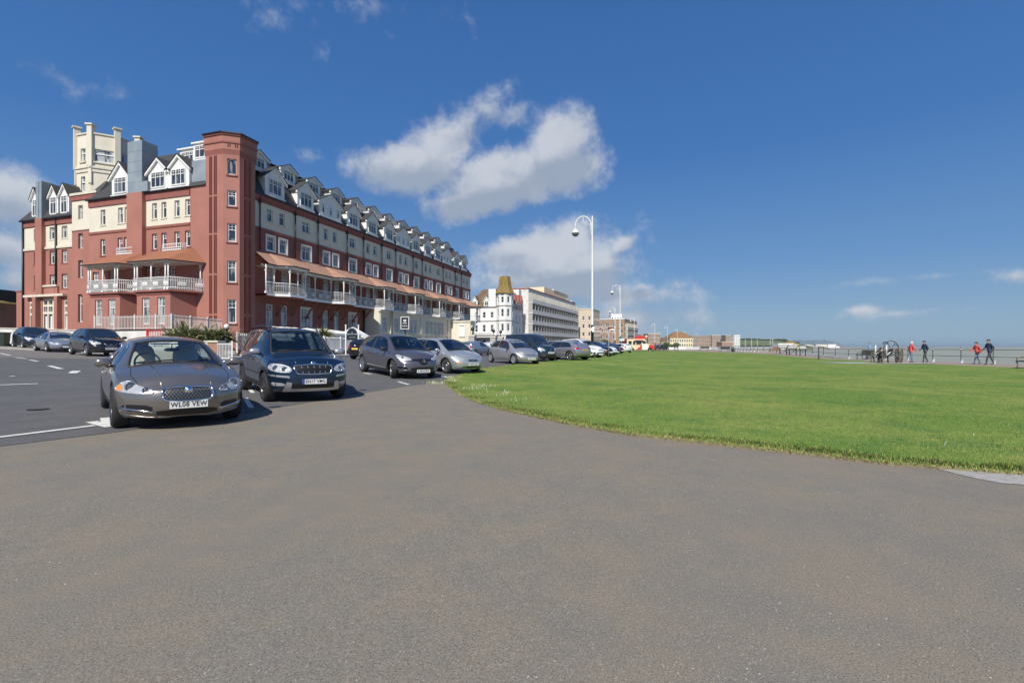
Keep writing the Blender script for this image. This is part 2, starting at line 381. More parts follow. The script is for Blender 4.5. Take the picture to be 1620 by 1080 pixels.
# ragged verge along the edge
ex, ey = [], []
tot = near+cars_side[:3]
for a, b in zip(tot[:-1], tot[1:]):
    q = int((b-a).length*1100)
    t = rng.random(q); nrm = Vector((-(b-a).y, (b-a).x)).normalized(); off = rng.exponential(.13, q)*rng.choice([1, 1, 1, -.25], q)
    ex += list(a.x+(b-a).x*t-nrm.x*off); ey += list(a.y+(b-a).y*t-nrm.y*off)
ex, ey = np.array(ex), np.array(ey); r = rng.random(len(ex))
blades('verge_grass', ex, ey, .01, .042, .005, MG, np.where(r < .33, 3, np.where(r < .75, 1, np.where(r < .8, 0, 2))))
wx, wy = [], []
for i in range(90):
    t = rng.random(); j = int(t*(len(near)-1)); a, b = near[j], near[min(j+1, len(near)-1)]; c = a+(b-a)*rng.random(); q = int(60+120*rng.random()); s_ = .03+.07*rng.random()
    off = .05+.16*rng.random(); nrm = Vector((-(b-a).y, (b-a).x)).normalized() if (b-a).length > 0 else Vector((0, 1)); wx += list(c.x-nrm.x*off+rng.normal(0, s_*1.8, q)); wy += list(c.y-nrm.y*off+rng.normal(0, s_, q))
wx, wy = np.array(wx), np.array(wy); k_ = inpoly(wx, wy, LAWN); wx, wy = wx[k_], wy[k_]; r = rng.random(len(wx))
blades('weeds', wx, wy, .015, .05, .009, [mat('weed_dark', (.045, .085, .02), .7, spec=.2), mat('weed_brown', (.13, .085, .04), .85), MG[1]], np.where(r < .55, 0, np.where(r < .75, 1, 2)))
# pale seed heads / daisies by the corner
ex, ey = [], []
for (px, py, s, q) in ((688,607,.14,260),(716,603,.16,200),(748,615,.22,260),(765,612,.2,160),(795,624,.25,150),(830,633,.2,60),(716,598,.15,120),(1490,690,.3,6),(1500,712,.1,5)):
    p = gp(px, py); ex += list(p.x+rng.normal(0, s, q)); ey += list(p.y+rng.normal(0, s*1.4, q))
ex, ey = np.array(ex), np.array(ey); r = rng.random(len(ex))
blades('flowering_weeds', ex, ey, .02, .1, .007, MG, np.where(r < .3, 4, np.where(r < .65, 3, 1)))
# loose pale grit on the worn tarmac
ng = 2600; gd = 1.6+9*rng.random(ng)**1.4; gx = (rng.random(ng)*1700-40-CX)/F*gd; GV, GF = [], []
for x, y in zip(gx, gd):
    if inpoly(np.array([x]), np.array([y]), LAWN)[0] or patchy(np.array([x*.8]), np.array([y*.8]))[0] < -.35 or (x < -1.5 and y > 5.5): continue
    s_ = .0018+.0026*rng.random()**3*(1+y*.2); z = T(x, y)+.001; k = len(GV); a = rng.random()*6; c_, n_ = math.cos(a)*s_, math.sin(a)*s_
    GV += [(x+c_, y+n_, z), (x-n_*.7, y+c_*.7, z), (x-c_, y-n_, z), (x+n_*.7, y-c_*.7, z), (x, y, z+s_*.7)]; GF += [(k, k+1, k+4), (k+1, k+2, k+4), (k+2, k+3, k+4), (k+3, k, k+4)]
mb = MB(); mb.add(GV, GF, mat('pale_grit', (.46, .44, .4), .85)); tag(mb.build('grit'), kind='stuff')
# road
rn = [gp(*p) for p in ((0,706),(180,684),(380,655),(540,627),(640,611),(700,604))]
rr = [Vector((p.x, p.y, 0)) for p in cars_side]
ROAD = [(-70, rn[0].y-1.5), (-30, rn[0].y-.6)]+[(p.x, p.y) for p in rn]+[(p.x-.0, p.y) for p in rr]+[(15.9,78),(24.5,105),(30,113)]
def UV(u_, v_): return (-26.26+.2987*u_-.9543*v_, 44.35+.9543*u_+.2987*v_)
def LV(px, U=0.):
    t = (px-CX)/F; ox = -26.26+U*.2987; oy = 44.35+U*.9543
    return (t*oy-ox)/(-.9543-t*.2987)
def RU(px, V=0.):
    t = (px-CX)/F; ox = -26.26-V*.9543; oy = 44.35+V*.2987
    return (t*oy-ox)/(.2987-t*.9543)
ROAD += [UV(75, -24), UV(60, -15.5), UV(14, -14.6), UV(-9, -14.6), UV(-13.5, -10), UV(-13.5, 45)]
sheet('road', ROAD, M_ROAD, .006, 1.)
# paler resurfaced band across the junction
PB = [UV(-13.6, 40), UV(-13.6, -9.8), UV(-14.5, -10.8), (-14.2, 27.5), (-19, 23.3), (-26, 21.6), (-40, 20)]
sheet('road_patch', PB, M_ROAD2, .010, 1.)
PV = [UV(75, -19.5), UV(60, -15.4), UV(14, -14.5), UV(-9, -14.5), UV(-13.4, -9.9), UV(-13.4, 45), UV(-10.5, 45), UV(-10.5, -8.5), UV(-7.5, -11.8), UV(14, -11.8), UV(60, -12.4), UV(75, -17)]
sheet('pavement', PV, M_PAV2, .11, 1.)
mb = MB()
for a, b in zip(PV[:5], PV[1:6]):
    a, b = Vector((*a, 0)), Vector((*b, 0)); q = int((b-a).length/1.)
    nrm = Vector(((b-a).y, -(b-a).x, 0)).normalized()*-.13
    for i in range(q):
        c, d = a+(b-a)*i/q, a+(b-a)*(i+1)/q; zc, zd = T(c.x, c.y), T(d.x, d.y)
        mb.add([(c.x, c.y, zc-.1), (d.x, d.y, zd-.1), (d.x+nrm.x, d.y+nrm.y, zd-.1), (c.x+nrm.x, c.y+nrm.y, zc-.1), (c.x, c.y, zc+.115), (d.x, d.y, zd+.115), (d.x+nrm.x, d.y+nrm.y, zd+.115), (c.x+nrm.x, c.y+nrm.y, zc+.115)],
               [(4,5,6,7),(0,1,5,4),(1,2,6,5),(2,3,7,6),(3,0,4,7)], M_KERB)
tag(mb.build('kerb'), kind='structure')
# promenade path between lawn and railing
PR = [(29.5,-20),(29.5,8)]+[(x, y) for x, y in ((29.6,10),(30.2,28),(30.4,34),(31.2,44),(31.6,52),(32.5,65),(34.2,95),(35,110),(40,150),(60,200),(100,280))]+[(coast(280)-.3,280),(coast(200)-.3,200),(coast(150)-.3,150),(coast(115)-.3,115),(coast(95)-.3,95),(coast(75)-.3,75),(coast(60)-.3,60),(coast(50)-.3,50),(coast(20)-.3,20),(34.9,-20)]
sheet('promenade', PR, M_PAVE, .012, 1.6)
# pale concrete apron at the bottom right of the lawn
ap = [gp(*p) for p in ((1480,741),(1560,747),(1640,752),(1760,760),(1760,778),(1640,769),(1580,764),(1530,754))]
sheet('path', [(p.x, p.y) for p in ap], mat('apron_concrete', (.42, .4, .37), .9, col2=(.3, .28, .26), scale=14), .005, .3)
# painted lines
def stripe(mb, p, q, w, dz=.016):
    a, b = gp(*p), gp(*q); a.z = b.z = 0; d_ = (b-a); n_ = Vector((-d_.y, d_.x, 0)).normalized()*w/2; k = max(1, int(d_.length/.4))
    for i in range(k):
        c, e = a+d_*i/k, a+d_*(i+1)/k
        mb.quad(*[(v.x, v.y, T(v.x, v.y)+dz) for v in (c-n_, e-n_, e+n_, c+n_)], M_LINE)
mb = MB()
for p, q, w in (((-60,700),(150,674),.13),((-10,610),(60,607.5),.1),((0,559),(16,562.5),.12),((25,566),(42,568),.12),((47,569.5),(60,572),.12),((78,579),(97,584),.15),((108,588.5),(128,588.5),.14),((115,591),(121,587),.2),((15,596),(24,595.5),.12),
                ((145,668),(176,676),.16),((176,661),(181,673),.3),((575,590),(587,592.5),.11),((630,604),(647,609),.11),((700,595),(714,599),.11),((796,583),(806,585),.1),((855,575),(868,577.5),.1),((880,569),(893,571),.1),((388,630),(398,646),.1),((392,612),(400,622),.1)):
    stripe(mb, p, q, w)
tag(mb.build('road_markings'), kind='structure')
mb = MB(); p = gp(60, 648); mb.lathe([(.0, 0), (.16, 0), (.16, .004)], mat('iron_cover', (.03, .03, .032), .6), 20, c=(p.x, p.y, p.z+.012)); tag(mb.build('drain_cover'), 'small black iron drain cover set in the road', 'drain cover')
# sea, beach, sea wall
SEA = mat('sea_water', (.25, .27, .225), .6, col2=(.34, .335, .27), scale=.02, spec=.15, bump=.9, bscale=.35, detail=8)
mb = MB(); mb.quad((-9000, -400, -5.2), (24000, -400, -5.2), (24000, 26000, -5.2), (-9000, 26000, -5.2), SEA); tag(mb.build('sea'), kind='structure')
mb = MB(); yy = [-40, 0, 20, 35, 50, 62, 75, 95, 115, 150, 190, 240, 300, 380, 450, 600, 800, 1100, 1500, 2500, 4000]
BEACH = mat('beach_shingle', (.4, .33, .25), .95, col2=(.3, .25, .2), scale=.5, bump=.5, bscale=6)
mb.add([(coast(y)+o_*(1+y/900), y, z) for y in yy for o_, z in ((-.2, -2.4), (.5, -3.1), (18, -5.6), (60, -9))], [(j*4+i, j*4+i+1, j*4+i+5, j*4+i+4) for j in range(len(yy)-1) for i in range(3)], BEACH, True)
tag(mb.build('beach'), kind='structure')
mb = MB(); WALLC = mat('sea_wall_concrete', (.4, .38, .34), .9, col2=(.32, .3, .27), scale=1)
for a, b in zip(yy[:-1], yy[1:]):
    k = max(1, int((b-a)/10))
    for i in range(k):
        c, d = a+(b-a)*i/k, a+(b-a)*(i+1)/k
        mb.quad((coast(c), c, T(coast(c), c)+.02), (coast(d), d, T(coast(d), d)+.02), (coast(d)+.1, d, -6), (coast(c)+.1, c, -6), WALLC)
        mb.quad((coast(c)-.35, c, T(coast(c), c)+.02), (coast(d)-.35, d, T(coast(d), d)+.02), (coast(d), d, T(coast(d), d)+.02), (coast(c), c, T(coast(c), c)+.02), WALLC)
tag(mb.build('sea_wall'), kind='structure')
# foam lines of small breaking waves
FO = mat('sea_foam', (.75, .77, .75), .8)
mb = MB()
for k in range(70):
    y = 60+900*random.random()**1.6; x0 = coast(y)+20+random.random()*(30+y*.35); ln_ = (3+random.random()*12)*(1+y/300); wd = .25+random.random()*.5+y/700
    sg = 6; top = []; bot = []
    for i in range(sg+1):
        t = i/sg; yy_ = y+(t-.5)*ln_*.25+random.uniform(-.2, .2); xx_ = x0+t*ln_; h = wd*math.sin(PI*t)
        top.append((xx_, yy_+h, -5.14)); bot.append((xx_, yy_-h*.3-.02, -5.14))
    mb.poly(bot+top[::-1], FO)
tag(mb.build('surf'), kind='stuff')
# ------------------------------------------------ building materials
RED = mat('red_render', (.39, .165, .13), .8, col2=(.31, .13, .1), scale=.45, thr=(.3, .8), bump=.25, bscale=14)
REDD = mat('red_trim', (.29, .1, .08), .75, col2=(.24, .085, .068), scale=1.5)
def brick_mat(name, c1, c2, mo, sc_=1., rough=.85):
    m = mat(name, c1, rough); t = m.node_tree; n = t.nodes; L = t.links.new; b = n['Principled BSDF']
    g = n.new('ShaderNodeNewGeometry'); tcn = n.new('ShaderNodeTexCoord'); s = n.new('ShaderNodeSeparateXYZ'); L(tcn.outputs['Object'], s.inputs[0])
    a = n.new('ShaderNodeMath'); a.operation = 'ADD'; L(s.outputs[0], a.inputs[0]); L(s.outputs[1], a.inputs[1])
    c = n.new('ShaderNodeCombineXYZ'); L(a.outputs[0], c.inputs[0]); L(s.outputs[2], c.inputs[1])
    br = n.new('ShaderNodeTexBrick'); L(c.outputs[0], br.inputs['Vector']); br.inputs['Scale'].default_value = sc_
    br.inputs['Color1'].default_value = (*c1, 1); br.inputs['Color2'].default_value = (*c2, 1); br.inputs['Mortar'].default_value = (*mo, 1)
    br.inputs['Brick Width'].default_value = .225; br.inputs['Row Height'].default_value = .075; br.inputs['Mortar Size'].default_value = .008
    nz = n.new('ShaderNodeTexNoise'); nz.inputs['Scale'].default_value = .8; nz.inputs['Detail'].default_value = 5; L(tcn.outputs['Object'], nz.inputs['Vector'])
    r = n.new('ShaderNodeMapRange'); r.inputs[1].default_value = .3; r.inputs[2].default_value = .7; r.inputs[3].default_value = .75; r.inputs[4].default_value = 1.15; L(nz.outputs['Fac'], r.inputs[0])
    hs = n.new('ShaderNodeHueSaturation'); L(br.outputs['Color'], hs.inputs['Color']); L(r.outputs[0], hs.inputs['Value']); L(hs.outputs[0], b.inputs['Base Color']); return m
BRICK = brick_mat('dark_brick', (.33, .115, .09), (.26, .09, .072), (.24, .12, .1))
BRICK2 = brick_mat('orange_brick', (.42, .2, .12), (.34, .15, .09), (.4, .32, .25))
CREAM = mat('cream_render', (.68, .635, .52), .8, col2=(.6, .555, .45), scale=.6, thr=(.4, .8), bump=.1)
CREAMT = mat('cream_trim', (.7, .64, .52), .8, col2=(.58, .53, .44), scale=2)
WHITE = mat('white_paint', (.78, .78, .76), .55, col2=(.7, .7, .68), scale=2)
WHITED = mat('white_weathered', (.68, .67, .64), .8, col2=(.48, .47, .43), scale=1.2, thr=(.45, .8))
SLATE = mat('slate_tiles', (.038, .038, .04), .65, col2=(.062, .058, .055), scale=5, bump=.6, bscale=8)
LEAD = mat('lead_cladding', (.21, .26, .3), .6, col2=(.27, .31, .34), scale=.8, thr=(.4, .65), bump=.2, bscale=3)
TERRA = mat('terracotta_tiles', (.33, .125, .06), .8, col2=(.26, .11, .065), scale=1.6, thr=(.35, .7), bump=.5, bscale=16)
TERRAP = mat('pale_terracotta_tiles', (.42, .235, .16), .85, col2=(.33, .19, .135), scale=1.2, thr=(.35, .7), bump=.4, bscale=14)
BLACKP = mat('black_metal', (.015, .016, .018), .45)
DARK = mat('dark_void', (.02, .02, .022), .9)
def glass_mat(name, dark, curt, amt):
    m = mat(name, dark, .06, spec=.7); t = m.node_tree; n = t.nodes; L = t.links.new; b = n['Principled BSDF']
    oi = n.new('ShaderNodeObjectInfo'); tcn = n.new('ShaderNodeTexCoord')
    v = n.new('ShaderNodeVectorMath'); v.operation = 'SCALE'; v.inputs['Scale'].default_value = .35; L(oi.outputs['Location'], v.inputs[0])
    ad = n.new('ShaderNodeVectorMath'); L(tcn.outputs['Object'], ad.inputs[0]); L(v.outputs[0], ad.inputs[1])
    sc2 = n.new('ShaderNodeVectorMath'); sc2.operation = 'MULTIPLY'; sc2.inputs[1].default_value = (5, 1, .7); L(ad.outputs[0], sc2.inputs[0])
    nz = n.new('ShaderNodeTexNoise'); nz.inputs['Scale'].default_value = .9; nz.inputs['Detail'].default_value = 3; L(sc2.outputs[0], nz.inputs['Vector'])
    r = n.new('ShaderNodeMapRange'); r.inputs[1].default_value = .62-amt; r.inputs[2].default_value = .7-amt; L(nz.outputs['Fac'], r.inputs[0])
    mxn = n.new('ShaderNodeMix'); mxn.data_type = 'RGBA'; L(r.outputs[0], mxn.inputs[0]); mxn.inputs[6].default_value = (*dark, 1); mxn.inputs[7].default_value = (*curt, 1); L(mxn.outputs[2], b.inputs['Base Color'])
    b.inputs['Coat Weight'].default_value = .6; b.inputs['Coat Roughness'].default_value = .02
    return m
PANE = glass_mat('window_glass', (.025, .035, .05), (.24, .25, .25), .08)
PANEN = glass_mat('net_curtain_glass', (.07, .09, .1), (.42, .44, .44), .2)
# ------------------------------------------------ windows (local: x across, -y outwards, z up, origin bottom centre)
WC = {}
def window_mesh(w, h, lights=2, style='sash', sur=0., sill=True, glass=None, frame=None, arch=False, sillm=None):
    key = (round(w, 2), round(h, 2), lights, style, sur, sill, glass and glass.name, frame and frame.name, arch, sillm and sillm.name)
    if key in WC: return WC[key]
    G = glass or PANE; FR = frame or WHITE; b = MB(); t = .1; y0, y1 = -.02, .07
    if arch:
        pts = [(-w/2, 0), (w/2, 0)]+[(w/2*math.cos(a), h-w/2*arch+w/2*arch*math.sin(a)) for a in [PI*i/10 for i in range(11)]]
        b.poly([(x, .045, z) for x, z in pts], G)
        zc = h-w/2*arch
        for sx in (-1, 1): b.poly([(sx*w/2*math.cos(a), -.015, zc+w/2*arch*math.sin(a)) for a in [PI/2*i/6 for i in range(7)]]+[(sx*w/2, -.015, h)], sillm if sillm else CREAM)
        ap_ = [(x, .02, z) for x, z in pts[1:]]+[(-w/2, .02, 0)]
        b.tube(ap_+[(w/2, .02, 0)], .05, FR, 4, False)
    else:
        b.quad((-w/2, .045, 0), (w/2, .045, 0), (w/2, .045, h), (-w/2, .045, h), G)
        b.box(-w/2, -w/2+t, y0, y1, 0, h, FR); b.box(w/2-t, w/2, y0, y1, 0, h, FR); b.box(-w/2+t, w/2-t, y0, y1, h-t, h, FR)
    b.box(-w/2+t, w/2-t, y0, y1, 0, t*1.2, FR)
    for i in range(1, lights):
        x = -w/2+w*i/lights; b.box(x-.035, x+.035, y0, y1, t, h-(t if not arch else .12), FR)
    if style in ('sash', 'top'):
        zt = h*(.66 if style == 'sash' else .62); b.box(-w/2+t, w/2-t, y0-.005, y1, zt-.03, zt+.03, FR)
        for i in range(lights):
            xa, xb = -w/2+w*i/lights, -w/2+w*(i+1)/lights; k = 2 if (w/lights) < 1.0 else 3
            for j in range(1, k): x = xa+(xb-xa)*j/k; b.box(x-.014, x+.014, y0+.015, y1, zt+.03, h-t, FR)
            z = (zt+h)/2; b.box(xa+.02, xb-.02, y0+.015, y1, z-.012, z+.012, FR)
    if style == 'plain': b.box(-w/2+t, w/2-t, y0, y1, h*.48, h*.48+.05, FR)
    if sur:
        b.box(-w/2-.13, -w/2+.002, -.15-sur, .05, -.1, h+.13, FR); b.box(w/2-.002, w/2+.13, -.15-sur, .05, -.1, h+.13, FR)
        b.box(-w/2-.13, w/2+.13, -.152-sur, .05, h-.002, h+.132, FR); b.box(-w/2-.13, w/2+.13, -.154-sur, .05, -.102, .002, FR)
    elif sill:
        b.box(-w/2-.1, w/2+.1, -.24, .0, -.12, 0, sillm or CREAMT)
    WC[key] = b.mesh('window'); return WC[key]
def wall(mb, fr, s0, s1, z0, z1, ops, bands, depth=.16):
    """wall with real openings; fr(s, out, z) -> point. ops: (s centre, z0, w, h). bands: [(z start, material)]"""
    def bm(z):
        m = bands[0][1]
        for zz, q in bands:
            if z >= zz-1e-6: m = q
        return m
    ss = sorted({s0, s1}|{round(x, 4) for o in ops for x in (o[0]-o[2]/2, o[0]+o[2]/2) if s0 < x < s1})
    zs = sorted({z0, z1}|{zz for zz, _ in bands if z0 < zz < z1}|{round(z, 4) for o in ops for z in (o[1], o[1]+o[3]) if z0 < z < z1})
    for sa, sb in zip(ss, ss[1:]):
        for za, zb in zip(zs, zs[1:]):
            sm, zm = (sa+sb)/2, (za+zb)/2
            if any(abs(sm-o[0]) < o[2]/2 and o[1] < zm < o[1]+o[3] for o in ops): continue
            mb.quad(fr(sa, 0, za), fr(sb, 0, za), fr(sb, 0, zb), fr(sa, 0, zb), bm(zm))
    for o in ops:
        a, b_, c, d = o[0]-o[2]/2, o[0]+o[2]/2, o[1], o[1]+o[3]; m = bm((c+d)/2)
        for p, q in (((a, c), (a, d)), ((b_, c), (b_, d)), ((a, c), (b_, c)), ((a, d), (b_, d))):
            mb.quad(fr(p[0], 0, p[1]), fr(q[0], 0, q[1]), fr(q[0], -depth-.06, q[1]), fr(p[0], -depth-.06, p[1]), m)
def cornice(mb, fr, s0, s1, z0, z1, out, m, base=.002):
    v = [fr(s, o, z) for s in (s0, s1) for o, z in ((base-.1, z0), (out, z0), (out, z1), (base-.1, z1))]
    mb.add(v, [(0,1,2,3),(4,7,6,5),(1,5,6,2),(0,4,5,1),(3,2,6,7),(0,3,7,4)], m)

# ================================================= HOTEL
HR = math.atan2(.9543, .2987)
hotel = empty('hotel', (-26.26, 44.35, 0), HR, 'long red and cream hotel with terracotta verandah roofs and a cream octagonal tower', 'hotel')
def FRr(V0=0.): return lambda s, o, z: (s, V0-o, z)
def FRl(U0=0.): return lambda s, o, z: (U0-o, s, z)
def put_win(par, fr, rz, o, depth=.12, name='window', **k):
    s, z0, w, h = o[:4]; p = fr(s, -depth, z0)
    return inst(name, window_mesh(w, h, **k), par, p, rz)
ZB, ZC0, ZC1, ZT = .1, 13.2, 15.75, 16.42
# ---- right (sea) facade
dbl = [5.73, 14.28, 22.9, 31.4, 39.7, 47.85, 56.2]; sng = [10.0, 18.5, 27.2, 35.4, 43.5, 51.6]
ops = []; fr = FRr(); cr = []; rd = []; bal = []; grd = []
for c in dbl:
    cr += [(c-.95, 14.0, .76, 1.45), (c+.7, 14.0, .76, 1.45)]
    rd += [(c-.9, 11.1, 1.05, 1.5), (c+.8, 11.1, 1.05, 1.5)]
    bal += [(c-.95, 6.6, 1.0, 2.6), (c+1.05, 6.6, 1.0, 2.6)]
    grd += [(c-1.0, 3.3, .95, 2.3), (c+1.0, 3.3, .95, 2.3)]
for c in sng:
    cr += [(c, 14.05, 1.2, 1.35)]; rd += [(c, 10.95, 1.45, 1.65)]; bal += [(c, 6.6, 1.5, 2.6)]; grd += [(c, 3.3, 1.6, 2.3)]
grd = [g for g in grd if g[0] < 20 or g[0] > 49]
allops = cr+rd+bal+grd
mb = MB()
wall(mb, fr, 2.55, 58.5, -.5, ZT, allops, [(-.5, WHITED), (2.8, REDD), (3.0, BRICK), (13.0, REDD), (13.2, CREAM), (15.75, REDD)])
mb.quad((58.5, 0, -.5), (58.5, 12, -.5), (58.5, 12, ZT), (58.5, 0, ZT), BRICK)
mb.quad((58.5, 12, -.5), (3, 12, -.5), (3, 12, ZT), (58.5, 12, ZT), BRICK)
mb.build('wall', hotel)
mb = MB()
cornice(mb, fr, 2.55, 58.7, 15.78, 16.0, .10, REDD); cornice(mb, fr, 2.55, 58.7, 16.0, 16.4, .2, REDD); cornice(mb, fr, 2.55, 58.9, 16.4, 16.52, .36, BLACKP)
cornice(mb, fr, 2.55, 58.6, 12.95, 13.2, .1, REDD)
mb.build('cornice', hotel)
for i, o in enumerate(cr): put_win(hotel, fr, 0, o, .12, lights=1 if o[2] < 1 else 2, sillm=CREAMT, sill=True)
for i, o in enumerate(rd): put_win(hotel, fr, 0, o, .1, lights=1 if o[2] < 1.2 else 2, sur=.03)
for i, o in enumerate(grd): put_win(hotel, fr, 0, o, .12, lights=1 if o[2] < 1 else 3, sur=.0 if o[2] < 1 else .02, glass=PANEN, sill=False)
# cream panels stand between shallow red brick pilasters; rain pipes
for p in (3.35, 8.17, 11.79, 17.2, 20.71, 25.09, 28.85, 34.1, 37.2, 45.19, 50.51, 53.6):
    mb = MB(); mb.tube([(p, -.16, 16.3), (p, -.16, 10.9)], .07, BLACKP, 8); mb.box(p-.13, p+.13, -.3, -.03, 15.6, 15.85, BLACKP); mb.box(p-.09, p+.09, -.24, 0, 13.02, 13.12, BLACKP); mb.build('drainpipe', hotel)
# ---- left facade and turret
fl = FRl(); LZ = -PI/2
A4 = [9.6, 8.33, 6.6, 5.22]
cl = [(s, 13.9, .66, 1.58) for s in A4]+[(s, 13.85, .7, 1.6) for s in (16.9, 14.35, 13.42)]
rl = [(s, 10.9, .7, 1.55) for s in A4]+[(s, 10.7, .72, 1.7) for s in (16.95, 14.4, 13.5)]
bl = [(s, 6.7, .95, 2.35) for s in (11.2, 9.3, 7.2, 18.0, 15.6)]
gl = [(4.83, 3.4, .7, 2.2)]
mb = MB(); wall(mb, fl, 4.9, 18.95, -.5, ZT, cl+rl+bl, [(-.5, RED), (13.0, REDD), (13.2, CREAM), (15.78, REDD)], .2)
mb.build('wall', hotel)
for o in cl+rl: put_win(hotel, fl, LZ, o, .18, lights=1, sill=o[1] > 13 or True, sillm=CREAMT if o[1] > 13 else REDD)
for o in bl: put_win(hotel, fl, LZ, o, .2, lights=2, sill=False)
mb = MB(); cornice(mb, fl, 4.9, 10.7, 15.8, 16.5, .1, REDD); cornice(mb, fl, 12.8, 19.0, 15.8, 16.45, .1, REDD)
cornice(mb, fl, 4.9, 10.7, 16.5, 16.62, .3, BLACKP); cornice(mb, fl, 12.8, 19.15, 16.45, 16.57, .32, BLACKP)
cornice(mb, fl, 4.9, 10.7, 12.95, 13.2, .08, REDD); cornice(mb, fl, 12.8, 19.0, 12.95, 13.2, .08, REDD)
mb.build('cornice', hotel)
# flat pier with lead-clad top, next to the turret
mb = MB(); mb.box(.02, 2.6, 2.9, 4.92, -.5, 16.7, RED); mb.box(.16, 2.0, 2.95, 4.9, 16.7, 19.15, LEAD); mb.build('pier', hotel)
put_win(hotel, FRl(-.0), LZ, (4.62, 3.4, .5, 2.2), -.03, lights=1, sill=False)
d = empty('dormer', (.5, 3.95, 19.15), LZ, parent=hotel)
b = MB(); b.box(-1.15, 1.15, 0, 2.4, 0, 1.75, WHITE); b.box(-1.3, 1.3, -.15, 2.5, 1.75, 1.9, WHITE); b.box(-1.1, 1.1, -.12, 0, -.05, .12, WHITE); b.build('cheek', d)
inst('window', window_mesh(1.9, 1.25, 3, 'sash', sill=False), d, (0, -.05, .32), 0)
# chimney stack
mb = MB(); mb.box(-.42, 2.0, 10.72, 12.86, -.5, 16.6, RED); mb.box(-.36, 1.2, 10.8, 12.8, 16.6, 21.75, LEAD); mb.box(-.4, 1.24, 10.0, 10.8, 16.62, 17.6, LEAD)
for k in range(1, 5): mb.box(-.375, -.355, 10.8, 12.8, 16.6+k*1.03, 16.63+k*1.03, LEAD)
mb.build('chimney', hotel)
# corner turret
TP = [(.0, 2.95), (0, .77), (.8, -.3), (2.62, -.3)]
GROOVE = mat('groove_shade_red', (.15, .04, .03), .8)
tur = empty('corner_turret', (0, 0, 0), 0, parent=hotel)
mb = MB()
wall(mb, fl, .77, 2.95, -.5, 19.75, [], [(-.5, RED)])
cdir = Vector((.8, -1.07, 0)).normalized(); cn = Vector((-1.07, -.8, 0)).normalized(); CL_ = math.hypot(.8, 1.07)
fc = lambda s, o, z: tuple(Vector((0, .77, z))+cdir*s+cn*o)
tw = [(CL_/2+.02, z0, .74, h) for z0, h in ((17.4, 1.5), (14.45, 1.5), (11.1, 1.75), (7.3, 2.05), (3.45, 2.25))]
wall(mb, fc, 0, CL_, -.5, 19.75, tw, [(-.5, RED)], .2)
wall(mb, FRr(-.3), .8, 2.62, -.5, 19.75, [], [(-.5, RED)])
mb.quad((2.62, -.3, -.5), (2.62, .4, -.5), (2.62, .4, 21), (2.62, -.3, 21), RED)
# vertical grooves as raised strips, their recess shade painted in darker red
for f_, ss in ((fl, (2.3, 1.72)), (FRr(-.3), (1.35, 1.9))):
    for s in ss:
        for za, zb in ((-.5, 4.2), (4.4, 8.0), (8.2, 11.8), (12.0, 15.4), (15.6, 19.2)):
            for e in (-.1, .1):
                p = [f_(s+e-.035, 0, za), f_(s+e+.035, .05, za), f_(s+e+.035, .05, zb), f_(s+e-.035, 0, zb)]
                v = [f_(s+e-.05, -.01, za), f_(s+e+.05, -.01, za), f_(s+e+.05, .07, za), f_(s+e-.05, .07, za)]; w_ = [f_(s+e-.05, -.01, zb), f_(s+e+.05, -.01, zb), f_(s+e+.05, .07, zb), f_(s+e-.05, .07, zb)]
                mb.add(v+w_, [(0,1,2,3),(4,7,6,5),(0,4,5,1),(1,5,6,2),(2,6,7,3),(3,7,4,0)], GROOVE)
mb.build('wall', tur)
for i, o in enumerate(tw): inst('window', window_mesh(o[2], o[3], 1, 'sash' if i else 'none', sill=True, sillm=REDD, arch=.9 if i == 0 else False), tur, fc(o[0], -.14, o[1]), math.atan2(cdir.y, cdir.x))
def offp(pts, d_):   # offset an open polyline outwards (towards -n)
    P = [Vector(p) for p in pts]; R_ = []
    for i, p in enumerate(P):
        ns = []
        for a, b_ in ((i-1, i), (i, i+1)):
            if a < 0 or b_ >= len(P): continue
            e = (P[b_]-P[a]).normalized(); ns.append(Vector((e.y, -e.x)))
        n_ = sum(ns, Vector((0, 0)))/len(ns); n_ = n_/max(.3, n_.length_squared); R_.append(p+n_*d_)
    return R_
mb = MB()
def ring(pts, z0, z1, o0, o1, m):
    a, b_, c, d_ = offp(pts, o0), offp(pts, o1), offp(pts, -.3), None
    for i in range(len(pts)-1):
        mb.quad((*a[i], z0), (*a[i+1], z0), (*b_[i+1], z1), (*b_[i], z1), m); mb.quad((*b_[i], z1), (*b_[i+1], z1), (*c[i+1], z1), (*c[i], z1), m); mb.quad((*a[i], z0), (*a[i+1], z0), (*c[i+1], z0), (*c[i], z0), m)
TPP = [(.0, 3.05), (0, .77), (.8, -.3), (2.75, -.3)]
sgn = -1 if (offp(TPP, .1)[1]-Vector((1, 1))).length < (Vector((0, .77))-Vector((1, 1))).length else 1
OF = lambda d_: d_*sgn
def rg(z0, z1, o0, o1, m): ring(TPP, z0, z1, OF(o0), OF(o1), m)
rg(19.3, 19.75, 0.003, .08, REDD); rg(19.75, 20.35, .09, .09, RED); rg(20.35, 20.5, .17, .17, REDD); rg(20.5, 21.05, .12, .14, RED); rg(21.05, 21.2, .24, .24, REDD); rg(21.2, 21.32, .34, .34, BLACKP)
for s in (.36, .52, .98, 1.14): vn_ = MB(); p = fc(s, .1, 19.95); vn_.add([Vector(p)+cdir*a+Vector((0, 0, z))+cn*.004 for a, z in ((0, 0), (.08, 0), (.08, .3), (0, .3))], [(0, 1, 2, 3)], DARK); vn_.build('vent', tur)
mb.build('parapet', tur)
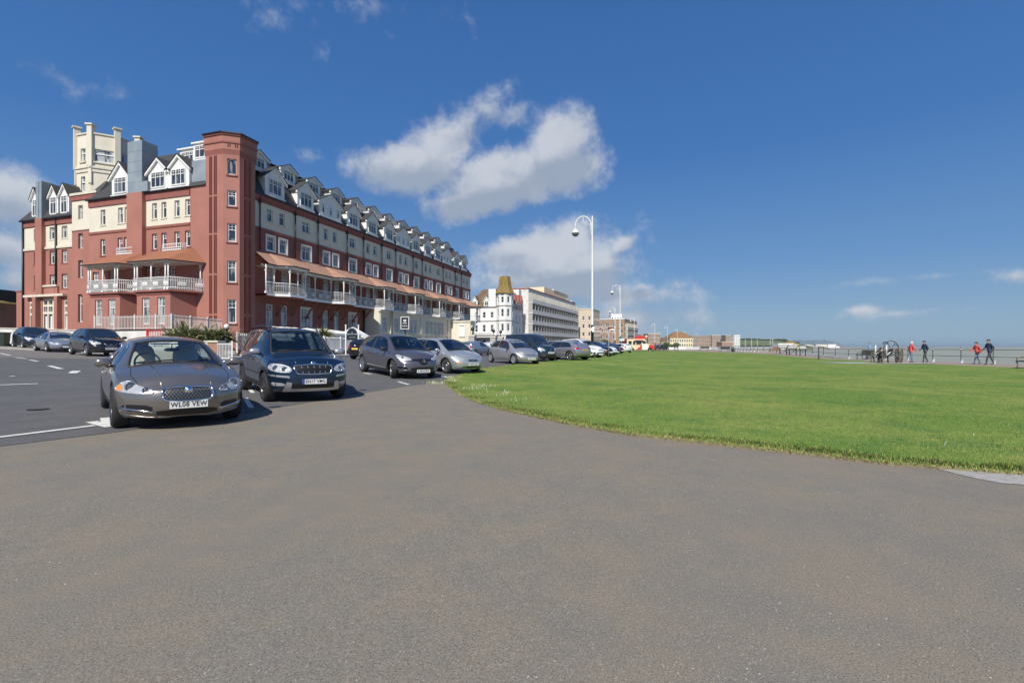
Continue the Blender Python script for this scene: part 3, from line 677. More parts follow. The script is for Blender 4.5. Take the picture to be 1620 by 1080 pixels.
mb = MB(); mb.poly([(*p, 21.2) for p in ((-.1, 3.05), (-.1, .77), (.8, -.45), (2.75, -.45), (2.75, 3.05))], SLATE); mb.box(.3, 2.7, .9, 3.05, 16, 21.15, RED); mb.build('roof', tur)
for k in (19.0, 16.2, 13.2, 9.6, 6.2):
    pass
# ---- mansard roofs
mb = MB()
def mansard(mb, fr, s0, s1, z0, z1, back, m, hip0=0., hip1=0.):
    mb.quad(fr(s0, .15, z0), fr(s1, .15, z0), fr(s1-hip1, -back, z1), fr(s0+hip0, -back, z1), m)
mansard(mb, FRr(), 2.62, 58.8, 16.52, 21.2, 2.5, SLATE, 0, 3.5)
mb.quad((2.62, 2.5, 21.2), (55.3, 2.5, 21.2), (55.3, 9.5, 21.2), (2.62, 9.5, 21.2), SLATE)
mb.quad((58.8, -.15, 16.52), (58.8, 12, 16.52), (55.3, 9.5, 21.2), (55.3, 2.5, 21.2), SLATE)
mb.quad((2.62, 12, 16.5), (58.8, 12, 16.52), (55.3, 9.5, 21.2), (2.62, 9.5, 21.2), SLATE)
mansard(mb, FRl(), 2.9, 19.1, 16.6, 21.6, 2.9, SLATE, 0, 5.0)
mb.quad((-.15, 19.1, 16.6), (9, 19.1, 16.6), (6, 14.1, 21.6), (2.9, 14.1, 21.6), SLATE)
mb.quad((2.9, 2.9, 21.6), (2.9, 14.1, 21.6), (6, 14.1, 21.6), (6, 2.9, 21.6), SLATE)
mb.quad((12, 2.9, 16.5), (12, 19, 16.5), (6, 14.1, 21.6), (6, 2.9, 21.6), SLATE)
mb.box(2.4, 55.4, 2.35, 2.6, 21.15, 21.3, BLACKP)
mb.build('roof', hotel)
# ---- dormers (local: x across, -y out, z up)
DC = {}
def dormer(par, loc, rz, w, hw, hg, dep, lights, wide=False, over=.26, roofm=None, pitched_flat=False):
    key = (w, hw, hg, dep, lights, wide)
    d_ = empty('dormer', loc, rz, parent=par)
    if key not in DC:
        b = MB(); h = w/2
        b.add([(-h, 0, 0), (h, 0, 0), (h, 0, hw), (0, 0, hw+hg), (-h, 0, hw), (-h, dep, 0), (h, dep, 0), (h, dep, hw), (0, dep, hw+hg), (-h, dep, hw)], [(0,1,2,3,4),(0,4,9,5),(1,6,7,2)], WHITE)
        b.box(-h-.06, h+.06, -.12, .1, -.1, .06, WHITE)
        th = .28
        for sx in (-1, 1):    # barge boards
            e = Vector((sx*(h+over), hw-over*hg/h)); a = Vector((0, hw+hg))
            b.add([(a.x, -.2, a.y-.0), (e.x, -.2, e.y), (e.x, -.2, e.y-th), (a.x, -.2, a.y-th), (a.x, .0, a.y), (e.x, .0, e.y), (e.x, .0, e.y-th), (a.x, 0, a.y-th)], [(0,1,2,3),(4,7,6,5),(0,4,5,1),(3,2,6,7),(1,5,6,2)], WHITE)
        r = MB()
        for sx in (-1, 1):
            e = Vector((sx*(h+over+.04), hw-(over+.04)*hg/h)); a = Vector((0, hw+hg))
            r.add([(a.x, -.26, a.y+.01), (e.x, -.26, e.y+.01), (e.x, dep, e.y+.01), (a.x, dep, a.y+.01), (a.x, -.26, a.y+.07), (e.x, -.26, e.y+.07), (e.x, dep, e.y+.07), (a.x, dep, a.y+.07)], [(0,1,2,3),(4,7,6,5),(0,4,5,1),(3,2,6,7),(1,5,6,2)], roofm or SLATE)
        DC[key] = (b.mesh('gable'), r.mesh('roof'))
    g, r = DC[key]
    inst('gable', g, d_); inst('roof', r, d_)
    if wide:
        for x in (-.34*w, 0, .34*w): inst('window', window_mesh(.5, 1.15, 1, 'sash', sill=False), d_, (x, -.05, .28), 0)
    else: inst('window', window_mesh(min(w*.7, 1.9), hw-.36, lights, 'sash', sill=False), d_, (0, -.05, .2), 0)
    return d_
for i, u_ in enumerate([5.4, 9.9, 14.1, 18.6, 22.8, 27.1, 31.2, 35.2, 39.3, 43.1, 47.2, 51.4, 55.2]):
    wd = i in (2, 6, 10)
    dormer(hotel, (u_, -.04, 16.75), 0, 4.0 if wd else 2.6, 1.95 if not wd else 1.8, 1.1, 2.3, 3, wd)
for i in range(12): dormer(hotel, (4.35+4.08*i, 1.05, 19.3), 0, 2.15, 1.5, .55, 2.0, 3)
# small white roof terrace rails between some dormers
for u_ in (22.0, 26.0, 30.0):
    rl_ = MB()
    for z in (20.0, 20.5): rl_.box(u_-1.4, u_+.5, .75, .8, z-.02, z+.03, WHITE)
    for k in range(8): rl_.box(u_-1.4+k*.26, u_-1.36+k*.26, .75, .8, 19.6, 20.5, WHITE)
    rl_.build('terrace_rail', hotel)

for V_ in (9.05, 6.35): dormer(hotel, (-.02, V_, 16.72), LZ, 2.7, 1.95, 1.2, 2.3, 3)
dormer(hotel, (-.0, 14.35, 16.7), LZ, 2.5, 2.0, 1.35, 2.3, 3)
for V_ in (7.1,): 
    d_ = empty('dormer', (1.5, V_, 19.3), LZ, parent=hotel)
    b = MB(); b.box(-1.05, 1.05, 0, 2.2, 0, 1.75, WHITE); b.box(-1.25, 1.25, -.18, 2.3, 1.75, 1.9, WHITE); b.build('cheek', d_)
    inst('window', window_mesh(1.7, 1.2, 3, 'sash', sill=False), d_, (0, -.05, .35), 0)
# ---- stair block with stepped levels
FB = FRl(.55); mb = MB()
tb = [(21.25, 14.95, .72, 1.5), (19.2, 14.95, .72, 1.5), (21.25, 11.8, .75, 1.65), (19.2, 11.8, .75, 1.65), (21.25, 8.65, .75, 1.9), (19.3, 8.65, .75, 1.9), (21.3, 3.9, .72, 3.0), (19.4, 3.9, .72, 3.0)]
wall(mb, FB, 18.6, 22.6, -.5, 17.7, tb, [(-.5, RED), (13.75, CREAMT), (14.0, CREAM), (16.95, REDD), (17.55, CREAMT)], .3)
mb.quad((.55, 22.6, -.5), (6, 22.6, -.5), (6, 22.6, 17.7), (.55, 22.6, 17.7), RED); mb.quad((.55, 18.6, -.5), (6, 18.6, -.5), (6, 18.6, 17.7), (.55, 18.6, 17.7), RED)
cornice(mb, FB, 18.5, 22.7, 16.98, 17.5, .1, REDD); cornice(mb, FB, 18.5, 22.7, 17.5, 17.75, .2, CREAMT); cornice(mb, FB, 18.6, 22.6, 13.75, 13.95, .1, CREAMT)
mb.quad((.5, 18.6, 17.6), (6, 18.6, 17.6), (6, 22.6, 17.6), (.5, 22.6, 17.6), LEAD); mb.build('stair_block', hotel)
for o in tb: put_win(hotel, FB, LZ, o, .26, lights=1, sillm=CREAMT if o[1] > 14 else REDD)
# ---- far wing
wing = empty('wing', (0, 0, 0), 0, parent=hotel)
UW = 1.4; FW = FRl(UW); k = lambda px: LV(px, UW)
sc_w = lambda z: CAMH+(z-CAMH)*1.022
ww = []
for px0, px1 in ((53.5, 61.5), (78.5, 88), (97.5, 106.5)):
    a, b_ = k(px0), k(px1); c = (a+b_)/2; w_ = abs(a-b_)
    ww += [(c, sc_w(13.12), w_, 1.38), (c, sc_w(10.4), w_, 1.5), (c, sc_w(7.65), w_, 1.62)]
gw = [((k(46)+k(56))/2, 3.2, abs(k(46)-k(56)), 3.3), ((k(67)+k(91))/2, 3.2, abs(k(67)-k(91)), 3.5), ((k(101)+k(106.5))/2, 3.2, abs(k(101)-k(106.5)), 3.4)]
mb = MB(); wall(mb, FW, 22.4, k(37.5), -.5, 15.7, ww+gw, [(-.5, RED), (12.35, CREAMT), (12.55, CREAM), (14.9, REDD)], .3)
mb.quad((UW, k(37.5), -.5), (9, k(37.5), -.5), (9, k(37.5), 15.7), (UW, k(37.5), 15.7), RED)
cornice(mb, FW, 22.4, k(37), 15.0, 15.65, .1, REDD); cornice(mb, FW, 22.4, k(37)+.2, 15.65, 15.8, .35, BLACKP); cornice(mb, FW, 22.4, k(37.5), 12.3, 12.55, .12, CREAMT)
mb.build('wall', wing)
for o in ww: put_win(wing, FW, LZ, o, .2, lights=2, sillm=CREAMT if o[1] > 12.5 else REDD)
# stone mullioned ground-floor windows
def mull(w, h, cols):
    b = MB(); b.quad((-w/2, .1, 0), (w/2, .1, 0), (w/2, .1, h), (-w/2, .1, h), PANE)
    t = .2
    for x in [-w/2-.08]+[-w/2+w*i/cols-t/2 for i in range(1, cols)]+[w/2-.12]: b.box(x, x+t, -.06, .12, 0, h, CREAM)
    for z0, z1 in ((0, .12), (h*.5, h*.58), (h*.74, h*.81), (h-.25, h+.1)): b.box(-w/2-.085, w/2+.085, -.065, .118, z0, z1, CREAM)
    for i in range(cols): xa = -w/2+w*(i+.5)/cols; b.box(xa-.13, xa+.13, .02, .09, .12, h*.44, WHITE); b.box(xa-.13, xa-.10, .0, .09, h*.6, h*.72, WHITE)
    for k_ in range(6):
        for sx in (-1, 1): b.box(min(sx*(w/2+.08), sx*(w/2+.25)), max(sx*(w/2+.08), sx*(w/2+.25)), -.04, .0, .1+k_*h/6, .1+k_*h/6+h/12, CREAM)
    return b.mesh('window')
for o, n_ in zip(gw, (1, 3, 1)): inst('window', mull(o[2], o[3], n_), wing, FW(o[0], -.12, o[1]), LZ)
# wing chimney, bay parapet
b = MB()
for px0, px1, zt in ((62, 72.5, 20.0),):
    a, c = k(px1), k(px0); b.box(UW-.4, UW+.8, a, c, 6.9, 15.8, RED); b.box(UW-.35, UW+.75, a+.1, (a+c)/2-.05, 15.8, zt, LEAD); b.box(UW-.3, UW+.7, (a+c)/2-.05, (a+c)/2+.03, 15.8, zt-.1, BLACKP); b.box(UW-.35, UW+.75, (a+c)/2+.03, c-.05, 15.8, zt, LEAD)
b.build('chimney', wing)
b = MB(); b.box(UW-.5, UW+.1, k(98.5), k(93.5), 2, 6.9, RED); b.box(UW-.5, UW+.1, k(64.5), k(59), 2, 6.9, RED); cornice(b, FW, k(106.5), k(44), 6.9, 7.15, .45, CREAMT); cornice(b, FW, k(94), k(63), 7.15, 8.0, .2, RED)
cornice(b, FW, k(94), k(63), 8.0, 8.2, .32, CREAMT); b.build('bay_parapet', wing)
b = MB(); zr = 15.8; a, c = 22.0, k(36.5)+.2
b.quad((UW-.3, a, zr), (UW-.3, c, zr), (UW+2.3, c-2.6, 20.2), (UW+2.3, a, 20.2), SLATE); b.quad((UW-.3, c, zr), (9, c, zr), (6, c-2.6, 20.2), (UW+2.3, c-2.6, 20.2), SLATE); b.quad((UW+2.3, a, 20.2), (UW+2.3, c-2.6, 20.2), (6, c-2.6, 20.2), (6, a, 20.2), SLATE)
b.build('roof', wing)
for px, w_ in ((56.5, 1.3), (85.5, 1.5), (102.5, 1.5)): dormer(wing, (UW-.03, k(px), 15.95), LZ, w_, 2.35, 1.15, 2.0, 2, over=.1)
b = MB(); b.box(UW+1.6, UW+3, k(110), k(104), 18.4, 19.9, WHITE); b.box(UW+1.5, UW+3.1, k(111), k(103), 19.9, 20.05, BLACKP); b.build('dormer', wing)
for q_, zb_ in ((38, 1), (90, 7.3)): b = MB(); b.tube([(UW-.12, k(q_), 15.6), (UW-.12, k(q_), zb_)], .09, BLACKP); b.build('drainpipe', wing)
b = MB(); a, c = k(37.6), k(19); b.box(UW+.4, UW+6, a, c, .2, 7.7, RED); b.box(UW+.34, UW+6.05, a-.05, c+.05, 7.7, 7.85, REDD); b.box(UW+.3, UW+.5, k(37)-.1, k(32.5), .2, 5.4, CREAM); b.build('annexe', wing)
# ---- octagonal tower
tower = empty('tower', (0, 0, 0), 0, parent=hotel)
P1w = Vector(((143.0-CX)/F*54, 54.0)); Ow = Vector((-26.26, 44.35)); uu = Vector((.2987, .9543)); vv = Vector((-.9543, .2987))
p1 = Vector(((P1w-Ow).dot(uu), (P1w-Ow).dot(vv))); a8 = 2.42
oct_ = []; q = p1.copy(); ang0 = 90   # local heading of each side, going round clockwise seen from above
q = p1+Vector((0, a8)); oct_.append(q.copy())
hd = -90.
for i in range(8):
    q = q+Vector((math.cos(math.radians(hd)), math.sin(math.radians(hd))))*a8; hd += 45; oct_.append(q.copy())
oct_ = oct_[:8]
z0, z1 = 15.5, 25.4; mb = MB(); wins = []
cen = sum(oct_, Vector((0, 0)))/8
for i in range(8):
    a, b_ = oct_[i], oct_[(i+1) % 8]; e = (b_-a).normalized(); n_ = Vector((e.y, -e.x))
    if n_.dot((a+b_)/2-cen) < 0: n_ = -n_
    f_ = (lambda a, e, n_: (lambda s, o, z: tuple(Vector((*(a+e*s+n_*o), z)))))(a, e, n_)
    op = {0: [(a8/2, 22.35, .8, 1.5)], 1: [(a8/2, 22.3, 1.75, 1.45)], 2: [(a8/2, 22.3, 1.75, 1.45)]}.get(i, [])
    if i == 0: op.append((a8/2, 18.9, .7, 1.75))
    wall(mb, f_, 0, a8, z0, z1, op, [(z0, CREAM)], .25)
    for o in op: wins.append((f_, o, math.atan2(e.y, e.x), .6 if o[2] > 1 else .8))
    cornice(mb, f_, -.08, a8+.08, 21.5, 21.75, .2, CREAMT); cornice(mb, f_, -.03, a8+.03, 21.1, 21.5, .1, CREAMT); cornice(mb, f_, -.05, a8+.05, 25.4, 25.55, .12, CREAMT)
    if op: cornice(mb, f_, a8/2-op[0][2]/2-.12, a8/2+op[0][2]/2+.12, op[0][1]-.16, op[0][1]-.01, .14, CREAMT)
mb.poly([(*p, 25.0) for p in oct_], LEAD); mb.build('wall', tower)
for f_, o, r_, ar in wins: inst('window', window_mesh(o[2], o[3], 1, 'none', sill=False, arch=ar, glass=PANEN), tower, f_(o[0], -.15, o[1]), r_)
for f_, o, r_, ar in wins[:3]:
    b = MB(); b.box(-o[2]/2+.05, o[2]/2-.05, -.04, .05, o[3]*.6, o[3]*.68, WHITE); b.build('glazing_bar', tower, f_(o[0], -.15, o[1]), r_)
for i, p in enumerate(oct_):
    n_ = (p-cen).normalized(); r_ = math.atan2(n_.y, n_.x); b = MB(); b.box(-.4, .2, -.26, .26, 1.45, 6.1, CREAM); b.box(-.5, .32, -.38, .38, 6.1, 6.28, CREAMT); b.box(-.25, .12, -.18, .18, -.4, 1.45, CREAM); b.add([(-.2, -.18, -.4), (.12, -.18, -.4), (.12, .18, -.4), (-.2, .18, -.4), (-.3, 0, -1.0)], [(0, 1, 4), (1, 2, 4), (2, 3, 4), (3, 0, 4), (0, 1, 2, 3)], CREAMT)
    b.build('pier', tower, (*p, 20.2), r_)
# ---- left verandah bays
def verandah_left(V0, V1, side, name):
    vb = empty('verandah', (0, 0, 0), 0, parent=hotel); Up = -2.3
    a, b_ = V0, V1     # front face from V0 (right) to V1 (left)
    foot = [(0, a-.55), (Up, a), (Up, b_), (0, b_+1.0)]
    b = MB()
    for i in range(3):
        p, q_ = Vector(foot[i]), Vector(foot[i+1]); e = (q_-p); ln_ = e.length; e.normalize(); n_ = Vector((-e.y, e.x))
        if n_.x > 0 and i == 1: n_ = -n_
        if i == 0 and n_.y > 0: n_ = -n_
        if i == 2 and n_.y < 0: n_ = -n_
        f_ = (lambda p, e, n_: (lambda s, o, z: (p.x+e.x*s+n_.x*o*.9, p.y+e.y*s+n_.y*o*.9, z)))(p+(Vector((.14, 0)) if i != 9 else 0), e, n_)
        op = [(ln_*.27, 3.35, .95, 2.5), (ln_*.73, 3.35, .95, 2.5)] if i == 1 else ([(ln_/2, 3.4, .8, 2.4)] if i == 2 else [])
        wall(b, f_, 0, ln_, -.3, 6.3, op, [(-.3, RED)], .2)
        cornice(b, f_, 0, ln_, 6.1, 6.3, .08, REDD)
        for o in op: inst('window', window_mesh(o[2], o[3], 1, 'sash', sill=False, glass=PANEN), vb, f_(o[0], -.15, o[1]), math.atan2(e.y, e.x)+(PI if i != 5 else 0))
    b.build('bay', vb)
    f2 = [(0, a-1.4), (Up-.1, a-.12), (Up-.1, b_+.12), (0, b_+1.3)]
    b = MB(); b.prism(f2, 6.35, 6.52, REDD); b.build('balcony_floor', vb)
    b = MB()
    for i in range(3):
        p, q_ = Vector(f2[i]), Vector(f2[i+1]); ln_ = (q_-p).length; n_ = int(ln_/.13)
        b.tube([(*p, 7.65), (*q_, 7.65)], .035, WHITE, 6); b.tube([(*p, 6.7), (*q_, 6.7)], .03, WHITE, 6); b.tube([(*p, 7.35), (*q_, 7.35)], .018, WHITE, 4)
        for j in range(n_+1):
            c = p+(q_-p)*j/n_; b.box(c.x-.018, c.x+.018, c.y-.018, c.y+.018, 6.52, 7.65, WHITE)
            if j < n_ and (j//5) % 2 == 0: c2 = p+(q_-p)*(j+1)/n_; b.tube([(*c, 6.75), (*c2, 7.3)], .022, WHITE, 4); b.tube([(*c2, 6.75), (*c, 7.3)], .022, WHITE, 4)
    b.build('balustrade', vb)
    for (x, y) in ((Up-.05, a), (Up-.05, a+.35), (Up-.05, (a+b_)/2), (Up-.05, b_), (Up-.05, b_-.35), (-.15, a-1.2)):
        c = MB(); c.tube([(x, y, 6.5), (x, y, 9.15)], .06, WHITE, 8); c.box(x-.1, x+.1, y-.1, y+.1, 6.5, 6.7, WHITE); c.box(x-.09, x+.09, y-.09, y+.09, 8.75, 8.85, WHITE)
        c.tube([(x, y, 8.7), (x, y+.12, 8.95), (x, y+.35, 9.1)], .03, WHITE, 5); c.tube([(x, y, 8.7), (x, y-.12, 8.95), (x, y-.35, 9.1)], .03, WHITE, 5); c.build('post', vb)
    b = MB(); e4 = [(.0, a-1.75), (Up-.5, a-.35), (Up-.5, b_+.4), (0, b_+1.7)]; r4 = [(.0, a-.15), (0, a-.15), (0, b_-.7), (0, b_-.7)]
    for i in range(3):
        b.quad((*e4[i], 9.15), (*e4[i+1], 9.15), (*r4[i+1], 10.75), (*r4[i], 10.75), TERRA)
        b.quad((*e4[i], 9.08), (*e4[i+1], 9.08), (*e4[i+1], 9.2), (*e4[i], 9.2), BLACKP)
    b.add([(*p, 9.09) for p in e4], [(0, 1, 2, 3)], WHITED); b.build('roof', vb)
    b = MB(); z = 10.75
    for j in range(14): y = a+.3+(b_-a-1.2)*j/13; b.box(-.42, -.38, y-.02, y+.02, z-.15, z+.45, WHITE)
    b.box(-.43, -.37, a+.9, b_-.9, z+.4, z+.46, WHITE); b.box(-.43, -.37, a+.9, b_-.9, z+.05, z+.1, WHITE); b.box(-.45, 0, a+.9, b_-.9, z-.2, z-.1, WHITE); b.build('planter_rail', vb)
verandah_left(LV(267, -2.3), LV(214, -2.3), 0, 'a')
verandah_left(LV(187, -2.3), LV(141, -2.3), 0, 'b')
# ---- long sea-front verandah
vr = empty('verandah', (0, 0, 0), 0, parent=hotel)
def prof(base, bay):
    P = []
    P.append((2.7, -base))
    for c in dbl: P += [(c-2.0, -base), (c-1.1, -bay), (c+1.1, -bay), (c+2.0, -base)]
    P.append((58.6, -base)); return [p for p in P if p[0] >= 2.7]
floor_ = prof(1.6, 2.7); eave = prof(1.95, 3.2)
b = MB()
for (x0, y0), (x1, y1) in zip(floor_, floor_[1:]):
    b.add([(x0, y0, 6.3), (x1, y1, 6.3), (x1, 0, 6.3), (x0, 0, 6.3), (x0, y0, 6.5), (x1, y1, 6.5), (x1, 0, 6.5), (x0, 0, 6.5)], [(0,3,2,1),(4,5,6,7)], REDD)
    b.add([(x0, y0-.05, 6.28), (x1, y1-.05, 6.28), (x1, y1-.05, 6.54), (x0, y0-.05, 6.54), (x0, y0, 6.54), (x1, y1, 6.54)], [(0,1,2,3),(3,2,5,4)], WHITE)
b.build('balcony_floor', vr)
b = MB()
for (x0, y0), (x1, y1) in zip(floor_, floor_[1:]):
    p, q_ = Vector((x0, y0)), Vector((x1, y1)); ln_ = (q_-p).length
    if ln_ < .05: continue
    n_ = max(1, int(ln_/.15)); b.tube([(*p, 7.6), (*q_, 7.6)], .035, WHITE, 5); b.tube([(*p, 6.68), (*q_, 6.68)], .025, WHITE, 4); b.tube([(*p, 7.3), (*q_, 7.3)], .018, WHITE, 4)
    for j in range(n_+1):
        c = p+(q_-p)*j/n_; b.add([(c.x-.02, c.y, 6.52), (c.x+.02, c.y, 6.52), (c.x+.02, c.y, 7.6), (c.x-.02, c.y, 7.6)], [(0, 1, 2, 3)], WHITE); b.add([(c.x, c.y-.02, 6.52), (c.x, c.y+.02, 6.52), (c.x, c.y+.02, 7.6), (c.x, c.y-.02, 7.6)], [(0, 1, 2, 3)], WHITE)
        if j < n_ and ln_ > 2.3 and (j//4) % 2 == 0:
            c2 = p+(q_-p)*(j+1)/n_; b.tube([(*c, 6.72), (*c2, 7.27)], .026, WHITE, 4); b.tube([(*c2, 6.72), (*c, 7.27)], .026, WHITE, 4)
b.build('balustrade', vr)
pc = MB(); pc.tube([(0, 0, 6.5), (0, 0, 9.3)], .065, WHITE, 8); pc.box(-.1, .1, -.1, .1, 6.5, 6.7, WHITE); pc.box(-.1, .1, -.1, .1, 8.7, 8.8, WHITE)
for sx in (-1, 1): pc.tube([(0, 0, 8.75), (sx*.1, 0, 9.0), (sx*.3, 0, 9.18), (sx*.5, 0, 9.22)], .035, WHITE, 5)
pc = pc.mesh('post')
for x, y in floor_:
    inst('post', pc, vr, (x, y+.06, 0))
for c in dbl: inst('post', pc, vr, (c, -2.64, 0))
for c in sng: inst('post', pc, vr, (c-.4, -1.54, 0))
b = MB()
for (x0, y0), (x1, y1) in zip(eave, eave[1:]):
    def top(x):
        m_ = min(abs(x-c) for c in dbl); return 10.55+.0*m_
    b.quad((x0, y0, 9.35), (x1, y1, 9.35), (x1, .02, 10.85), (x0, .02, 10.85), TERRAP)
    b.add([(x0, y0, 9.22), (x1, y1, 9.22), (x1, y1, 9.36), (x0, y0, 9.36)], [(0, 1, 2, 3)], BLACKP)
    b.add([(x0, y0+.02, 9.24), (x1, y1+.02, 9.24), (x1, 0, 9.24), (x0, 0, 9.24)], [(0, 3, 2, 1)], WHITED)
    b.add([(x0, y0+.4, 9.06), (x1, y1+.4, 9.06), (x1, y1+.4, 9.24), (x0, y0+.4, 9.24)], [(0, 1, 2, 3)], WHITE)
b.build('roof', vr)
for o in bal: put_win(vr, fr, 0, o, .1, name='french_door', lights=1 if o[2] < 1.2 else 2, sur=.0, glass=PANEN, sill=False)
for c in dbl+sng:
    if 20 < c < 48: continue
    b = MB(); b.tube([(c, -.05, 4.6), (c, -.5, 5.2), (c, -1.2, 6.0), (c, -1.6, 6.3)], .09, REDD, 6); b.box(c-.14, c+.14, -.3, .02, 4.4, 4.7, REDD); b.build('bracket', vr)
    b = MB(); b.tube([(c+2.1, -.05, 4.6), (c+2.1, -.5, 5.2), (c+2.1, -1.2, 6.0), (c+2.1, -1.6, 6.3)], .09, REDD, 6); b.build('bracket', vr)
# ---- cream entrance porch under the balcony
po = empty('entrance_porch', (0, 0, 0), 0, parent=hotel); FP = FRr(-2.4)
pw = []
x = 22.4
pops = [(22.3, 3.3, 1.4, 2.1)]+[(25.3+i*1.35+(.0), 3.3, 1.15, 2.1) for i in range(5)]+[(34.6+i*1.35, 3.3, 1.15, 2.1) for i in range(5)]
b = MB(); wall(b, FP, 20.9, 45.5, -.5, 6.28, pops, [(-.5, CREAM)], .2)
b.quad((20.9, -2.4, -.5), (20.9, 0, -.5), (20.9, 0, 6.28), (20.9, -2.4, 6.28), CREAM)
b.quad((45.5, -2.4, -.5), (45.5, 0, -.5), (45.5, 0, 6.28), (45.5, -2.4, 6.28), CREAM)
for x0, x1 in ((21, 21.3), (23.6, 24.3), (32.3, 33.4), (42.2, 43.2), (44.9, 45.4)): cornice(b, FP, x0, x1, -.4, 6.0, .14, CREAM)
for x0, x1 in ((24.4, 32.2), (33.5, 42.1)): cornice(b, FP, x0, x1, 3.0, 3.22, .16, CREAMT); cornice(b, FP, x0, x1, 1.6, 2.6, .06, CREAM)
cornice(b, FP, 20.8, 45.6, 5.95, 6.1, .2, CREAMT); cornice(b, FP, 20.8, 45.6, 6.1, 6.24, .3, CREAM)
b.build('wall', po)
for o in pops: inst('window', window_mesh(o[2], o[3], 2, 'sash', sill=False, glass=PANEN), po, FP(o[0], -.12, o[1]), 0)
b = MB()
for i in range(6): b.box(46+.0, 48.2, -7.0+.35*i, -2.6, 0.3+.32*i, .62+.32*i, CREAM)
b.prism([(-8, 0), (-2.4, 0), (-2.4, 3.6), (-3.4, 3.4), (-8, 1.1)], 45.55, 45.85, CREAM, M=Matrix(((0, 0, 1, 0), (1, 0, 0, 0), (0, 1, 0, 0), (0, 0, 0, 1)))); b.build('steps', po)
b = MB(); b.box(43.6, 45.6, -6.2, -2.5, .2, 5.6, CREAM); b.box(43.45, 45.75, -6.35, -2.4, 5.6, 5.85, CREAMT); b.box(43.55, 43.65, -5.2, -3.9, 3.0, 5.0, WHITE); b.build('lobby', po)
inst('window', window_mesh(.9, 1.9, 1, 'sash', sur=.02, glass=PANE), po, (43.58, -4.6, 3.1), -PI/2)
inst('window', window_mesh(1.0, 1.9, 1, 'sash', sur=.02, glass=PANE), po, (44.6, -6.2, 3.1), 0)
for x_, y_ in ((23.35, -2.85), (20.6, -.3)): b = MB(); b.tube([(x_, y_, 0), (x_, y_, 6.15)], .095, BLACKP); b.build('drainpipe', po)
# white conservatory roof and low terraces in front of the brick ground floor
cons = empty('conservatory', (0, 0, 0), 0, parent=hotel); b = MB()
cx_, cy_ = 7.0, -5.5
for x0, x1 in ((2.2, 9.5),):
    b.box(x0, x1, -7.6, -2.4, 2.35, 2.55, WHITE); b.box(x0, x1, -7.5, -2.5, .2, 2.35, WHITED)
n8 = [(10.8+2.1*math.cos(PI/4*i+.39), -5.6+2.1*math.sin(PI/4*i+.39)) for i in range(8)]
for i in range(8):
    p, q_ = n8[i], n8[(i+1) % 8]; b.add([(*p, 2.2), (*q_, 2.2), (10.8, -5.6, 3.35)], [(0, 1, 2)], WHITED); b.tube([(*p, 2.23), (10.8, -5.6, 3.4)], .07, WHITE, 5); b.tube([(*p, 2.2), (*q_, 2.2)], .08, WHITE, 5); b.add([(*p, .2), (*q_, .2), (*q_, 2.2), (*p, 2.2)], [(0, 1, 2, 3)], PANE); b.box(p[0]-.06, p[0]+.06, p[1]-.06, p[1]+.06, .2, 2.2, WHITE)
for i in range(9): b.tube([(2.4+i*.9, -7.55, 2.58), (2.4+i*.9, -2.6, 3.2)], .05, WHITE, 4)
b.add([(2.2, -7.6, 2.56), (9.5, -7.6, 2.56), (9.5, -2.5, 3.16), (2.2, -2.5, 3.16)], [(0, 1, 2, 3)], PANEN)
b.build('glass_roof', cons)
# ================================================= BUILDINGS BEYOND
def dirang(vpx): return math.atan2(1, (vpx-CX)/F)
PEACH = mat('peach_render', (.62, .52, .4), .85, col2=(.55, .46, .36), scale=.3); GREYC = mat('grey_concrete', (.42, .41, .38), .85, col2=(.34, .33, .31), scale=.4); REDROOF = mat('red_roof_tiles', (.33, .1, .07), .8, col2=(.25, .09, .065), scale=1.5, bump=.4, bscale=6)
MUST = mat('lichen_mustard_tiles', (.3, .2, .045), .85, col2=(.16, .12, .05), scale=2.5, thr=(.35, .65), bump=.4, bscale=8); BROWNR = mat('brown_roof_tiles', (.14, .085, .055), .85, col2=(.2, .15, .07), scale=.8, thr=(.4, .7), bump=.4, bscale=6)
TAN = brick_mat('tan_brick', (.36, .23, .15), (.3, .19, .125), (.36, .3, .24)); GREENG = mat('balcony_green_glass', (.12, .2, .2), .1, coat=1); YCREAM = mat('yellow_cream_render', (.72, .64, .44), .85)
BWH = mat('villa_white', (.8, .8, .78), .7, col2=(.72, .72, .7), scale=.5)
